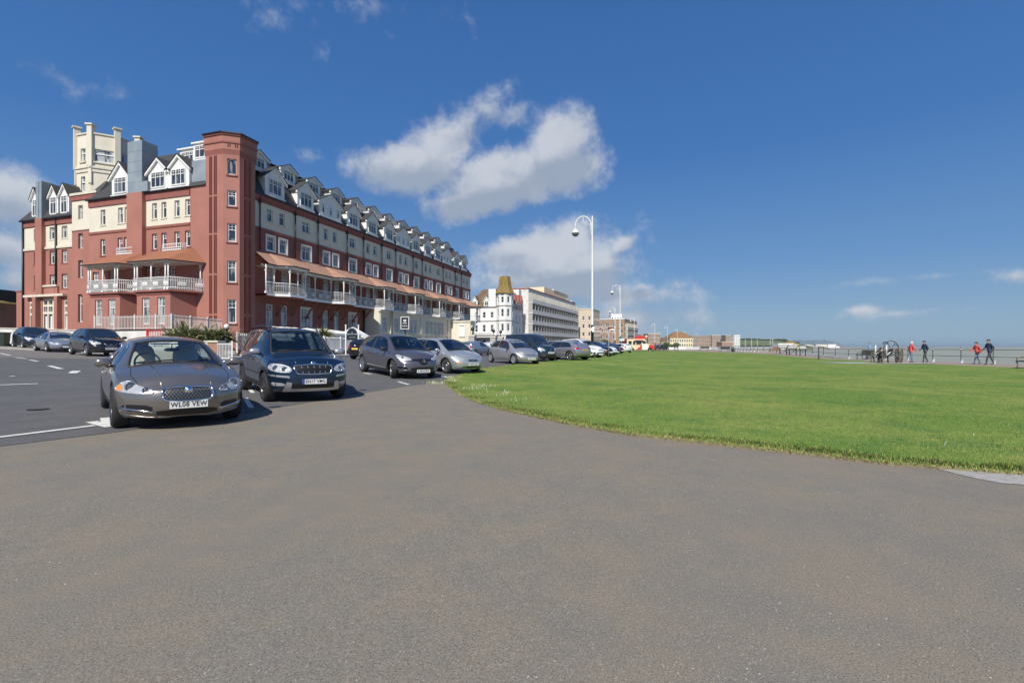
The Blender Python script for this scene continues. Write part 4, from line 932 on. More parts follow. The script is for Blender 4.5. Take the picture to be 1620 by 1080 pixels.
def bld(label, px, d, ang, L, Dp, z1, wm, rows, fc_, sc_, w=1.2, h=1.4, roof=None, rm=None, name='apartment_block', z0=-1., bands=None, balc=None, trim=None, cat='building', origin=None, group=None, glass=None):
    o_ = origin or ((px-CX)/F*d, d, 0); r = empty(name, o_, ang, label, cat, group)
    ff = lambda s, o, z: (s, -o, z); fs = lambda s, o, z: (-o, s, z)
    fo = [(L*(i+.5)/fc_, z, w, h) for i in range(fc_) for z in rows]; so_ = [(Dp*(i+.5)/sc_, z, w, h) for i in range(sc_) for z in rows] if sc_ else []
    b = MB(); bn = bands or [(z0, wm)]
    wall(b, ff, 0, L, z0, z1, fo, bn, .15); wall(b, fs, 0, Dp, z0, z1, so_, bn, .15)
    b.quad((L, 0, z0), (L, Dp, z0), (L, Dp, z1), (L, 0, z1), wm); b.quad((0, Dp, z0), (L, Dp, z0), (L, Dp, z1), (0, Dp, z1), wm)
    b.build('wall', r)
    for o in fo: put_win(r, ff, 0, o, .1, lights=2 if w > 1 else 1, style='plain', sill=False, glass=glass)
    for o in so_: put_win(r, fs, -PI/2, o, .1, lights=2 if w > 1 else 1, style='plain', sill=False, glass=glass)
    b = MB()
    if roof: # hipped: height, inset
        hh, ii = roof; e = .35; A = [(-e, -e), (L+e, -e), (L+e, Dp+e), (-e, Dp+e)]; i2 = min(ii, Dp/2-.05, L/2-.05); B = [(i2, i2), (L-i2, i2), (L-i2, Dp-i2), (i2, Dp-i2)]
        for k in range(4): b.quad((*A[k], z1), (*A[(k+1) % 4], z1), (*B[(k+1) % 4], z1+hh), (*B[k], z1+hh), rm)
        b.poly([(*p, z1+hh) for p in B], rm); b.poly([(*p, z1-.01) for p in A], WHITE)
    else: b.box(-.15, L+.15, -.15, Dp+.15, z1+.003, z1+.3, trim or WHITE)
    b.build('roof', r)
    if balc:
        for z in rows:
            b = MB(); x0, x1, dp_, sm_ = balc; b.box(x0, x1, -dp_, -.01, z-1.0, z-.82, WHITE); b.box(x0, x1, -dp_, -dp_+.06, z-.82, z+.1, sm_)
            n_ = max(1, int((x1-x0)/2.6))
            for i in range(n_+1): x = x0+(x1-x0-.12)*i/n_; b.box(x, x+.12, -dp_+.06, -.01, z-.82, z+1.85, GREYC)
            b.build('balcony', r)
    return r
# white corner villa with a turret
vil = empty('villa', at(800, 118), HR, 'white seaside villa with mustard tiled corner turret and gabled dormers', 'building')
ff = lambda s, o, z: (s, -o, z); fs = lambda s, o, z: (-o, s, z)
b = MB(); fo = [(3.4+i*3.0, z, .9, h) for i in range(4) for z, h in ((1.2, 1.9), (4.6, 1.8), (8.2, 1.7))]; so_ = [(3.6+i*2.1, z, .8, h) for i in range(3) for z, h in ((1.2, 1.8), (4.9, 1.8), (8.4, 1.5))]
wall(b, ff, 1, 14.5, -1, 11.2, fo, [(-1, BWH)], .2); wall(b, fs, 1, 10.2, -1, 11.2, so_, [(-1, BWH)], .2); b.quad((0, 10.2, -1), (14.5, 10.2, -1), (14.5, 10.2, 11.2), (0, 10.2, 11.2), BWH); b.quad((14.5, 0, -1), (14.5, 10.2, -1), (14.5, 10.2, 11.2), (14.5, 0, 11.2), BWH)
for z in (4.0, 7.6, 11.0): cornice(b, ff, 1, 14.5, z, z+.18, .15, GREYC); cornice(b, fs, 1, 10.2, z, z+.18, .15, GREYC)
b.build('wall', vil)
for o in fo: put_win(vil, ff, 0, o, .15, lights=1, style='plain', sill=False)
for o in so_: put_win(vil, fs, -PI/2, o, .15, lights=1, style='plain', sill=False)
b = MB(); b.quad((-.3, -.3, 11.2), (15, -.3, 11.2), (12.5, 3.5, 16), (3.5, 3.5, 16), REDROOF); b.quad((-.3, -.3, 11.2), (-.3, 10.8, 11.2), (3.5, 7.5, 16), (3.5, 3.5, 16), BROWNR); b.quad((-.3, 10.8, 11.2), (15, 10.8, 11.2), (12.5, 7.5, 16), (3.5, 7.5, 16), BROWNR); b.quad((15, -.3, 11.2), (15, 10.8, 11.2), (12.5, 7.5, 16), (12.5, 3.5, 16), BROWNR); b.quad((3.5, 3.5, 16), (12.5, 3.5, 16), (12.5, 7.5, 16), (3.5, 7.5, 16), MUST); b.build('roof', vil)
for s in (4.4, 7.6): dormer(vil, (-.1, s+.6, 11.3), -PI/2, 1.5, 1.6, 1.1, 2.5, 2, roofm=BROWNR)
for s in (4.2, 7.4, 10.6, 13.2): dormer(vil, (s, -.15, 11.2), 0, 1.5, 2.0, 1.9, 2.5, 2, roofm=REDROOF)
for q_ in ((-.3, 1.8, 2.5, 4.4, 11.2, 15.6), (8.5, 10.5, 3, 4.2, 14, 17.8), (13.2, 15.6, 0.5, 3.2, 11, 16.9)): b = MB(); b.box(*q_, BWH); b.build('chimney', vil)
tv = empty('turret', (0.3, .3, 0), 0, parent=vil); tp = [(2.1*math.cos(2*PI*(i+.5)/8), 2.1*math.sin(2*PI*(i+.5)/8)) for i in range(8)]; b = MB()
for i in range(8):
    a, c = Vector(tp[i]), Vector(tp[(i+1) % 8]); e = (c-a).normalized(); n_ = Vector((e.y, -e.x)); f_ = (lambda a, e, n_: (lambda s, o, z: tuple(Vector((*(a+e*s+n_*o), z)))))(a, e, n_); ln_ = (c-a).length
    op = [(ln_/2, z, .72, h) for z, h in ((1.2, 1.9), (5.0, 1.9), (8.6, 1.9), (12.0, 1.5))] if n_.y < .3 or n_.x < -.3 else []
    wall(b, f_, 0, ln_, -1, 14.4, op, [(-1, BWH)], .15)
    for z in (4.0, 7.6, 11.2, 14.2): cornice(b, f_, 0, ln_, z, z+.2, .14, GREYC)
    for o in op: inst('window', window_mesh(o[2], o[3], 1, 'plain', sill=False), tv, f_(o[0], -.1, o[1]), math.atan2(e.y, e.x))
b.build('wall', tv); b = MB(); b.lathe([(2.55, 14.3), (2.0, 15.4), (1.75, 16.2), (1.35, 18.6), (.001, 18.6)], MUST, 8, smooth=False); b.build('spire', tv)
b = MB(); b.box(-1.5, -.15, 3.0, 9.6, 3.3, 3.5, BLACKP)
for i in range(34): b.box(-1.5, -1.46, 3.0+i*.2, 3.03+i*.2, 3.5, 4.5, BLACKP)
b.box(-1.5, -1.44, 3.0, 9.6, 4.45, 4.52, BLACKP); b.build('balcony', vil)
bld('long grey apartment block with rows of balconies and a red roof edge', 836, 135, dirang(1120), 50, 12, 17.6, WHITED, [2.6, 5.6, 8.6, 11.6, 14.6], 19, 2, 1.7, 1.9, balc=(.0, 49.8, 1.3, WHITED), trim=REDROOF)
b = bld('pale cream block with green glass balconies behind the grey apartment block', 904.5, 178, dirang(1120), 5.5, 8, 18.0, CREAM, [2.5, 5.5, 8.5, 11.5, 14.5], 1, 1, 1.6, 1.6, balc=(.2, 5.2, 1.3, GREENG))
o = MB(); o.box(20, 49, 2, 11, 17.9, 20.6, YCREAM); o.box(30, 49.3, 1.8, 11.2, 20.6, 20.9, WHITE); o.build('penthouse', bpy.data.objects['apartment_block'])
bld('peach art deco flats with small projecting balconies', 937, 188, dirang(1150), 12, 7.2, 16.0, PEACH, [2.2, 5.4, 8.6, 11.8], 5, 3, 1.0, 1.5, name='flats', trim=CREAM)
bld('tan brick apartment block with white penthouse and dark balcony column', 988, 222, dirang(1190), 26, 13, 14.0, TAN, [2, 4.8, 7.6, 10.4], 8, 4, 1.7, 1.6, balc=(2, 24, 1.2, GREYC), trim=WHITE)
PI2 = PI/2
def fb(label, x0, x1, d, ytop, wm, nrow, ncol, roof=None, rm=None, name='building', dep=10, group=None, ang=None, **k):
    zt = zpx(ytop, d); a = math.atan2(-(((x0+x1)/2)-CX)/F, 1) if ang is None else ang
    p0, p1 = at(x0, d), at(x1, d); L = (p1-p0).length*.98
    if roof: zt -= roof[0]
    rows = [1.2+(zt-1.2)*i/nrow for i in range(nrow)]
    r = bld(label, 0, 0, 0, L, dep, zt, wm, rows, ncol, 0, min(1.9, L/ncol*.62), min(1.9, (zt-1)/nrow*.6), roof=roof, rm=rm, name=name, origin=(p0.x, p0.y, 0), group=group, **k); return r
fb('white upper block standing above the tan brick apartments', 967, 984, 236, 497.5, WHITE, 5, 4, dep=6)
fb('brown brick block right of the tan brick apartments, beyond the ice cream van', 1009, 1023, 290, 529, TAN, 3, 4, roof=(2, 4), rm=REDROOF)
fb('low dark roofed flats with white end wall, behind the third lamp post', 1025, 1045, 300, 528, TAN, 3, 6, trim=WHITE)
fb('small brown terrace just left of the orange roofed building', 1046, 1058, 320, 534, TAN, 2, 4, roof=(2, 3), rm=BROWNR)
fb('wide building with large orange hipped roof and pale bays', 1060, 1097, 330, 524.5, YCREAM, 2, 10, roof=(4.2, 5.5), rm=mat('orange_brown_tiles', (.3, .16, .07), .85, col2=(.2, .12, .06), scale=1.), dep=14)
fb('long brown brick flats with white balconies beyond the lawn', 1094, 1125, 350, 531.5, TAN, 3, 9, trim=GREYC)
fb('brick tower block with white bands next to the long brown flats', 1126, 1140, 430, 530.5, TAN, 5, 4, trim=WHITE)
fb('low red brick building between the two tower blocks', 1142, 1160, 380, 541, BRICK2, 1, 5, trim=WHITE)
fb('rightmost brick tower block with white stair column', 1148, 1160, 470, 530.5, TAN, 5, 4, trim=WHITE); fb('brick and white tower adjoining the rightmost tower block', 1161, 1171, 465, 530, BWH, 5, 3, trim=WHITE)
fb('white seafront pavilion at the foot of the far hill', 1231, 1256, 420, 543.5, BWH, 1, 8, trim=WHITE)
fb('tan roofed house above the white seafront pavilion', 1244, 1264, 500, 539.5, YCREAM, 1, 4, roof=(3, 4), rm=MUST)
# house at the far left
hs_ = bld('brown brick house with dark upper floor at the left edge, behind the white wall', 0, 0, 0, 9, 8, 6.6, BRICK2, [2.4, 5.0], 3, 1, 1.2, 1.2, roof=(1.8, 3.5), rm=MUST, name='house', origin=(-71.5, 58, 0)); b = MB(); b.box(2, 8.6, .3, 4, 6.6, 8.3, SLATE); b.box(5.2, 8.7, -.02, .4, 8.0, 8.35, WHITE); b.build('upper_storey', hs_)
# long white seafront wall in the distance
b = MB(); L_ = [tuple(at(*q)[:2]) for q in ((1050, 150), (1085, 148), (1125, 155), (1165, 190), (1200, 240), (1230, 330), (1262, 460))]
for (x0, y0), (x1, y1) in zip(L_, L_[1:]): b.add([(x0, y0, .0), (x1, y1, .0), (x1, y1, 1.08), (x0, y0, 1.08), (x0-.4, y0+.4, 1.08), (x1-.4, y1+.4, 1.08), (x0-.4, y0+.4, .0), (x1-.4, y1+.4, .0)], [(0,1,2,3),(3,2,5,4),(4,5,7,6)], WHITE)
tag(b.build('seafront_wall'), 'long low white seafront wall curving round the bay', 'wall')
# ================================================= HILLS
HG = mat('hill_grass', (.11, .15, .06), .95, col2=(.15, .17, .085), scale=.012, detail=5); HT = mat('far_trees', (.035, .055, .025), .95, col2=(.06, .075, .035), scale=.2)
CHALK = mat('distant_cliff', (.15, .19, .22), .95, col2=(.4, .42, .42), scale=.012, thr=(.6, .7), detail=6)
def hill(name, P, d, dep, m, jit=0.):
    b = MB(); n = len(P); rows = []
    Q = []
    for (a, ya), (c, yc) in zip(P, P[1:]):
        k = max(1, int((c-a)/3))
        for j in range(k): Q.append((a+(c-a)*j/k, ya+(yc-ya)*j/k))
    Q.append(P[-1]); vs = []
    for (f_, g) in ((0, 0), (.12, .55), (.3, .88), (.55, 1), (1, .7)):
        for px, py in Q:
            dd = d+dep*f_; p = at(px, dd); z = CAMH+(HY-py)*(d+dep*.55)/F; zz = -6+(z+6)*g+random.uniform(-jit, jit)*g; vs.append((p.x, dd, zz))
    k = len(Q); b.add(vs, [(r*k+i, r*k+i+1, (r+1)*k+i+1, (r+1)*k+i) for r in range(4) for i in range(k-1)], m, True); return tag(b.build(name), kind='structure')
hill('hills', [(980, 546), (1090, 541), (1140, 538.2), (1180, 537.6), (1235, 539), (1262, 543), (1285, 548)], 760, 700, HG, .5)
hill('cliffs', [(1225, 541), (1255, 538.5), (1275, 537.6), (1305, 538.2), (1318, 540.3), (1328, 543.2), (1334, 547.5)], 3300, 900, CHALK, 5)
b = MB()
for i in range(420):
    px = random.uniform(985, 1262); t = (px-1090)/170; top_ = np.interp(px, [980,1090,1140,1180,1235,1262], [546,541,538.2,537.6,539,543]); dd = 1130+random.uniform(-30, 60); p = at(px, dd); z = CAMH+(HY-top_)*1145/F
    r = random.uniform(2.2, 4.5)*(1.6 if 1228 < px < 1240 else 1); sell(b, (p.x, dd, z+r*.2), (r*1.5, r, r*random.uniform(.4, .8)), HT, 2.1, 6)
for i in range(160):
    px = random.uniform(1050, 1265); dd = random.uniform(560, 700); p = at(px, dd); r = random.uniform(1., 2.4); sell(b, (p.x, dd, .5+r*.4), (r*1.8, r, r), HT, 2.1, 6)
tag(b.build('wood'), kind='stuff')
# far town at the foot of the cliffs
b = MB()
for i in range(120):
    px = random.uniform(1180, 1326); dd = random.uniform(1700, 3300)*(1 if px > 1240 else .8); p = at(px, dd); zz = zpx(random.uniform(544.5, 548.5), dd); w_ = random.uniform(6, 22); b.box(p.x-w_, p.x+w_, dd-5, dd+5, -4, max(2, zz), random.choice([BWH, BWH, CREAM, TAN]))
tag(b.build('distant_town'), kind='stuff')
# ================================================= BOUNDARY WALLS, FENCES, PLANTS
def wline(name, label, cat, P, h, th, m, cap=None, step=1.5, z0=-.3, abs_top=None, parent=None):
    b = MB()
    for a, c in zip(P, P[1:]):
        a, c = Vector(a), Vector(c); k = max(1, int((c-a).length/step)); n_ = Vector((-(c-a).y, (c-a).x)).normalized()*th/2
        for i in range(k):
            p, q = a+(c-a)*i/k, a+(c-a)*(i+1)/k; zp, zq = T(*p), T(*q); tp_, tq_ = (zp+h, zq+h) if abs_top is None else (abs_top, abs_top)
            b.add([(*(p-n_), zp+z0), (*(q-n_), zq+z0), (*(q+n_), zq+z0), (*(p+n_), zp+z0), (*(p-n_), tp_), (*(q-n_), tq_), (*(q+n_), tq_), (*(p+n_), tp_)], [(4,5,6,7),(0,1,5,4),(2,3,7,6),(1,2,6,5),(3,0,4,7)], m)
            if cap:
                n2 = n_*1.35; b.add([(*(p-n2), tp_+.002), (*(q-n2), tq_+.002), (*(q+n2), tq_+.002), (*(p+n2), tp_+.002), (*(p-n2), tp_+.07), (*(q-n2), tq_+.07), (*(q+n2), tq_+.07), (*(p+n2), tp_+.07)], [(4,5,6,7),(0,1,5,4),(2,3,7,6)], cap)
    o = b.build(name, parent)
    return tag(o, label, cat) if label else o
def uv(px, U=None, V=None):
    return UV(U, LV(px, U)) if U is not None else UV(RU(px, V), V)
def picket(label, P, zt, h, gap, m, name='picket_fence', posts=True, parent=None, spike=False):
    r = empty(name, (*P[0], 0), 0, label, 'fence'); b = MB(); o0 = Vector(P[0]); pb = []
    for a, c in zip(P, P[1:]):
        a, c = Vector(a), Vector(c); L = (c-a).length; k = int(L/gap)
        fz = (lambda p: zt) if zt is not None else (lambda p: T(*p)+h)
        for zz in (-.12, -h+.1): b.tube([(*(a-o0), fz(a)+zz), (*(c-o0), fz(c)+zz)], .03, m, 4)
        for i in range(k+1):
            p = a+(c-a)*i/k; q = p-o0; z = fz(p); w_ = .016 if zt is not None else .022; b.box(q.x-w_, q.x+w_, q.y-w_, q.y+w_, z-h+.02, z, m)
            if i % 14 == 0: pb.append((q, z))
    b.build('rail_panel', r)
    for q, z in pb: c = MB(); c.box(q.x-.05, q.x+.05, q.y-.05, q.y+.05, z-h, z+.08, m); c.build('post', r)
    return r
U1 = -9.5
wl = [uv(-60, U1), uv(100, U1), uv(150, U1)]
wline('boundary_wall', 'white painted boundary wall along the side street under the terrace railing', 'wall', wl, 1.45, .3, WHITED, CREAMT)
# raised terrace behind it
tt = [uv(120, -7.6), uv(272, -7.6), uv(352, -1.2), UV(-.3, 3.2), UV(-.3, 18)]
b = MB(); b.poly([(*p, 2.62) for p in tt], M_PAV2)
for a, c in zip(tt[:3], tt[1:4]): b.quad((*a, 0), (*c, 0), (*c, 2.5), (*a, 2.5), WHITED); b.quad((*a, 2.5), (*c, 2.5), (*c, 2.62), (*a, 2.62), BLACKP)
tag(b.build('terrace'), 'white walled raised terrace along the foot of the hotel', 'terrace')
picket('pale picket railing round the raised terrace in front of the verandah bays', [uv(150, -7.55), uv(271.5, -7.55), uv(351, -1.25)], 3.72, 1.1, .16, mat('pale_railing', (.6, .56, .52), .6), name='terrace_railing')
# white wave-topped panel wall and red rail
picket('short bright red railing against the white terrace wall', [uv(233, -8.2), uv(262, -8.2)], zpx(520, 34), .95, .16, mat('red_gloss_paint', (.55, .03, .03), .4), name='red_railing')
b = MB(); P = [uv(262, -10.2), uv(333, -12.2)]; wline('planter_wall', 'low white rendered wall holding the spiky plants', 'wall', [uv(262, -10.2), uv(300, -11.2), uv(333, -12.4)], .95, .3, WHITED, CREAMT)
b = MB(); p = Vector((*uv(341.5, None, -12.6), 0)) if False else at(341.5, 27.0); zz = T(p.x, p.y); b.box(-.38, .38, -.2, .2, -.2, .95, BRICK2); b.box(-.44, .44, -.26, .26, .95, 1.05, CREAMT); o = b.build('brick_pier', None, (p.x, p.y, zz), -.3); tag(o, 'orange brick pier at the end of the low white wall', 'pier')
p = at(354.5, 26.4); zz = T(p.x, p.y); g = empty('garden_gate', (p.x, p.y, zz), .5, 'small white slatted garden gate beside the brick pier', 'gate'); b = MB()
for i in range(9): b.box(-.3+.07*i, -.27+.07*i, -.02, .02, .05, .85, WHITE)
b.box(-.33, .33, -.025, .025, .85, .92, WHITE); b.box(-.33, .33, -.025, .025, .05, .12, WHITE); b.build('slats', g); b = MB(); b.box(.33, .42, -.05, .05, 0, 1.05, WHITE); b.build('post', g)
def globe_lamp(px, d, h, label):
    p = at(px, d); r = empty('globe_lamp', (p.x, p.y, T(p.x, p.y)), 0, label, 'lamp'); b = MB(); b.lathe([(.09, 0), (.09, .12), (.035, .2), (.03, h-.2), (.07, h-.14)], BLACKP, 12); b.build('post', r); b = MB(); b.sphere((0, 0, h), .15, mat('opal_globe', (.8, .8, .78), .25, coat=.5)); b.build('globe', r)
globe_lamp(358.5, 27.5, 1.88, 'white globe lamp on a short black post beside the garden gate')
# picket fence on a low brick wall in front of the hotel
fl_ = [UV(-9.6, -11.3), UV(16.5, -11.8)]
wline('brick_plinth_wall', 'low dark brick wall under the white picket fence', 'wall', fl_, .42, .3, BRICK, CREAMT)
picket('white picket fence on the low brick wall before the hotel garden', fl_, None, 1.55, .15, WHITE)
MATS  # garden ground
b = sheet('garden', [UV(-9, -11.2), UV(16.5, -11.7), UV(60, -12.2), UV(60, -.2), UV(3, -.2), UV(-1, -.8), UV(-8, -7)], mat('garden_gravel', (.33, .3, .26), .95, col2=(.2, .2, .12), scale=.8), .10, 1.5)
wline('entrance_wall', 'long low cream wall between the hotel porch and the stone gate piers', 'wall', [UV(19.5, -11.9), UV(50, -12.2), UV(68, -13.8)], 1.5, .3, CREAM, CREAMT)
for i, px in enumerate((747.5, 781, 792)):
    d = (64, 72, 76)[i]; p = at(px, d); z = T(p.x, p.y); r = empty('gate_pier', (p.x, p.y, z), HR, ('grey stone gate pier with ball lamp, nearest the hotel', 'middle stone gate pier in front of the white villa', 'right hand stone gate pier before the white villa turret')[i], 'gate pier')
    b = MB(); b.box(-.42, .42, -.42, .42, -.2, 2.3, GREYC); b.box(-.5, .5, -.5, .5, 2.3, 2.5, CREAMT); b.build('shaft', r); b = MB(); b.lathe([(.12, 2.5), (.05, 2.75), (.05, 3.0), (.2, 3.1), (.24, 3.3), (.12, 3.5), (.02, 3.62)], BLACKP, 10); b.build('lantern', r)
# ---- spiky plants
LF = [mat('phormium_leaf', (.16, .2, .07), .6, spec=.4), mat('phormium_leaf_pale', (.42, .42, .2), .6), mat('phormium_leaf_bronze', (.1, .07, .05), .6)]
def strapleaf(b, c, L, a, tilt, w, m, droop):
    pts = []; n = 7; d = Vector((math.cos(a), math.sin(a), 0)); s_ = Vector((-d.y, d.x, 0)); p = Vector(c); el_ = tilt
    V = []
    for i in range(n+1):
        ww_ = w*math.sin(PI*min(1, (.15+.85*i/n)))**.6 if i < n else .001; V += [p-s_*ww_, p+s_*ww_+Vector((0, 0, ww_*.4))]
        p = p+(d*math.cos(el_)+Vector((0, 0, math.sin(el_))))*L/n; el_ -= droop/n
    b.add(V, [(2*i, 2*i+1, 2*i+3, 2*i+2) for i in range(n)], m, True)
def phormium(px, d, n, L, label, name='phormium', zoff=0., wind=0.):
    p = at(px, d); r = empty(name, (p.x, p.y, T(p.x, p.y)+zoff), 0, label, 'plant'); b = MB()
    for i in range(n):
        a = random.uniform(0, 2*PI) if random.random() > wind else random.uniform(-.6, .9)
        c = (random.gauss(0, .12), random.gauss(0, .12), 0); strapleaf(b, c, L*random.uniform(.6, 1.1), a, random.uniform(.5, 1.5), random.uniform(.03, .06), random.choice(LF+LF[:2]), random.uniform(.5, 2.0))
    b.build('leaves', r); return r
lab = ['spiky green plant at the left end of the planter', 'wide arching spiky plant above the low white wall', 'densest clump of spiky leaves in the middle of the planter', 'bronze tinted spiky plant right of the densest clump', 'spiky plant just left of the globe lamp', 'upright yellow green plant against the hotel turret foot']
for (px, d, L), l in zip(((272,30,1.25),(288,29.5,1.5),(303,29.5,1.6),(322,29.5,1.5),(340,29.5,1.35),(354,30,1.5)), lab): phormium(px, d, 150, L, l, zoff=.85, wind=.35)
c_ = phormium(511, 42, 260, 1.35, 'cabbage palm with windswept pointed leaves behind the picket fence', 'cabbage_palm', zoff=1.35, wind=.2); b = MB(); b.tube([(0, 0, -1.4), (.05, 0, -.6), (0, 0, 0)], [.1, .08, .07], mat('palm_bark', (.16, .12, .08), .9), 7); b.build('trunk', c_)
def bush(px, d, r_, h, label, name='shrub', n=1500, m=None):
    p = at(px, d); r = empty(name, (p.x, p.y, T(p.x, p.y)), 0, label, 'shrub'); b = MB(); ml = m or [mat('shrub_leaf', (.05, .09, .025), .7), mat('shrub_leaf_light', (.1, .15, .04), .7)]
    cl = [(random.uniform(-.6, .6)*r_, random.uniform(-.5, .5)*r_, random.uniform(.3, .75)*h, random.uniform(.3, .5)) for _ in range(9)]
    for i in range(n):
        cx_, cy_, cz, rr = random.choice(cl); v = Vector((random.gauss(0, 1), random.gauss(0, 1), random.gauss(0, 1))).normalized()*random.uniform(.75, 1.02); q = Vector((cx_+v.x*rr*r_, cy_+v.y*rr*r_, max(.05, cz+v.z*rr*h*.7))); a = Vector((random.gauss(0, 1), random.gauss(0, 1), random.gauss(0, 1))).normalized()*.09*max(1, d/60); c = a.orthogonal().normalized()*.06*max(1, d/60)
        b.add([q-a, q+c, q+a, q-c], [(0, 1, 2, 3)], random.choice(ml))
    b.build('foliage', r); b = MB()
    for i in range(5): q = random.choice(cl); b.tube([(0, 0, 0), (q[0]*.5, q[1]*.5, q[2]*.5), (q[0], q[1], q[2])], [.06, .04, .02], mat('palm_bark'), 5)
    b.build('stem', r)
bush(950, 120, 2.3, 2.6, 'rounded green shrub below the brown finger sign'); bush(826, 98, 2.6, 1.6, 'low yellow green hedge bush in front of the white villa'); bush(872, 100, 3.2, 2.0, 'green bush behind the dark blue van'); bush(1062, 190, 3.5, 3, 'dark shrub by the far houses beside the fourth lamp')
# ================================================= STREET LAMPS, SIGNS
def street_lamp(px, d, zt, label, base=2.75, full=True):
    p = at(px, d); z0 = T(p.x, p.y); h = zt-z0; r = empty('street_lamp', (p.x, p.y, z0), math.radians(-12), label, 'street lamp', 'white swan neck lamps along the seafront')
    b = MB(); b.lathe([(.16, 0), (.16, .1), (.12, .2), (.115, base), (.13, base), (.13, base+.05)], mat('lamp_base_green_black', (.015, .022, .018), .5), 14); b.build('base', r)
    b = MB(); b.lathe([(.1, base+.05), (.085, h*.6), (.062, h-.1), (.062, h-.02), (.001, h)], WHITE, 12); b.build('post', r)
    b = MB(); rr = .66; P = [(-.12, 0, h-2.0), (-.12, 0, h-.75)]+[(-.12-rr+rr*math.cos(t), 0, h-.75+rr*math.sin(t)*1.15) for t in [PI*i/10 for i in range(1, 11)]]+[(-.12-2*rr, 0, h-1.0)]
    b.tube(P, .045, WHITE, 8); b.tube([(-.12-rr, 0, h), (-.12-rr, 0, h-.42), (-.12-rr*.8, 0, h-.6), (-.12-rr*.55, 0, h-.45)], .02, WHITE, 5); b.tube([(-.12, 0, h-.75), (-.12-rr*.5, 0, h-.7), (-.12-rr*.75, 0, h-.62)], .02, WHITE, 5)
    for k in range(4): b.box(-.13, 0, -.03, .03, h-1.95+.4*k, h-1.88+.4*k, WHITE)
    b.build('swan_neck', r); x = -.12-2*rr
    b = MB(); b.lathe([(.05, h-.95), (.07, h-1.1), (.2, h-1.16), (.31, h-1.36), (.33, h-1.42), (.3, h-1.42)], WHITE, 20, c=(x, 0, 0)); b.build('lamp_shade', r)
    b = MB(); b.lathe([(.31, h-1.42), (.305, h-1.5), (.2, h-1.66), (.001, h-1.72)], mat('lamp_bowl', (.12, .13, .14), .15, coat=1), 20, c=(x, 0, 0)); b.build('lamp_bowl', r); return r
LL = [(937,41,12.5,'nearest white swan neck street lamp, with the brown finger sign beside its post'),(981,88,12.6,'second tall white street lamp, with a small blue white plate low on its post'),(973,138,12.6,'white street lamp in front of the tan brick block, left of the second lamp'),(1003.5,190,12.6,'white street lamp above the ice cream van roof'),(1036,238,12.7,'white street lamp right of the ice cream van'),(1056,268,12.7,'white street lamp left of the orange roofed building'),(1071.5,312,12.7,'white street lamp over the left slope of the orange roof'),(1083.5,352,12.7,'white street lamp in front of the middle of the orange roof'),(1103,400,12.4,'white street lamp before the long brown flats')]
for px, d, zt, l in LL: street_lamp(px, d, zt, l)
for i, px in enumerate((1179, 1189, 1198, 1218.5, 1222.5)):
    p = at(px, 430); b = MB(); b.lathe([(.16, 0), (.1, 8), (.001, 8)], WHITE, 6); tag(b.build('flagpole', None, (p.x, p.y, 0)), 'thin white pole far along the bay in front of the green hill', 'pole', 'thin white poles before the hill')
BRN = mat('sign_brown', (.16, .05, .035), .4); SGW = mat('sign_white', (.8, .8, .78), .4)
p = at(953, 40.8); r = empty('finger_sign', (p.x, p.y, 0), 0, 'brown finger sign with white lettering, chevron and car symbol, pointing left', 'sign'); z0, z1 = 2.5, 3.0; b = MB()
hw = 1.04; out = [(-hw, (z0+z1)/2), (-hw+.22, z1), (hw, z1), (hw, z0), (-hw+.22, z0)]
b.add([(x, -.02, z) for x, z in out]+[(x, .02, z) for x, z in out], [(0,1,2,3,4),(9,8,7,6,5)]+[(i, 5+i, 5+(i+1) % 5, (i+1) % 5) for i in range(5)], SGW); o2 = [(-hw+.12, (z0+z1)/2), (-hw+.26, z1-.035), (hw-.035, z1-.035), (hw-.035, z0+.035), (-hw+.26, z0+.035)]
b.add([(x, -.024, z) for x, z in o2], [(0, 1, 2, 3, 4)], BRN); b.build('board', r)
b = MB(); Mx = lambda x, z: Matrix.Translation((x, -.028, z))@Matrix.Rotation(PI/2, 4, 'X')
add_text(b, 'Motor Racing', .21, SGW, Mx(-.17, 2.85), .02); add_text(b, 'Heritage Centre', .21, SGW, Mx(-.08, 2.65), .02); b.build('lettering', r)
b = MB(); cz = 2.74; b.add([(x+.78, -.028, cz+z) for x, z in ((-.2, -.05), (-.2, .0), (-.05, .02), (.02, .09), (.1, .08), (.12, .03), (.22, .0), (.22, -.05))], [tuple(range(8))], SGW)
for x in (-.12, .13): b.lathe([(.055, 0), (.001, 0)], SGW, 12, 'y', (.78+x, -.03, cz-.06))
b.add([(-hw+.1, -.028, 2.75), (-hw+.24, -.028, 2.96), (-hw+.3, -.028, 2.96), (-hw+.17, -.028, 2.75), (-hw+.3, -.028, 2.54), (-hw+.24, -.028, 2.54)], [(0, 1, 2, 3), (0, 3, 4, 5)], SGW); b.build('symbol', r)
b = MB(); b.tube([(.56, .05, T(p.x, p.y)), (.56, .05, 2.95)], .04, mat('galvanised_post', (.4, .42, .43), .5, .4), 8); b.box(-hw+.2, -hw+.34, -.05, .1, 2.6, 2.9, SGW); b.build('post', r)
p = at(984, 87.8); b = MB(); b.box(-.45, .45, -.02, .02, 2.3, 2.75, mat('pale_blue_plate', (.55, .65, .7), .5)); b.tube([(0, .05, .3), (0, .05, 2.6)], .04, BLACKP, 6); tag(b.build('information_plate', None, (p.x, p.y, 0)), 'pale blue rectangular plate low on the second lamp post', 'sign')
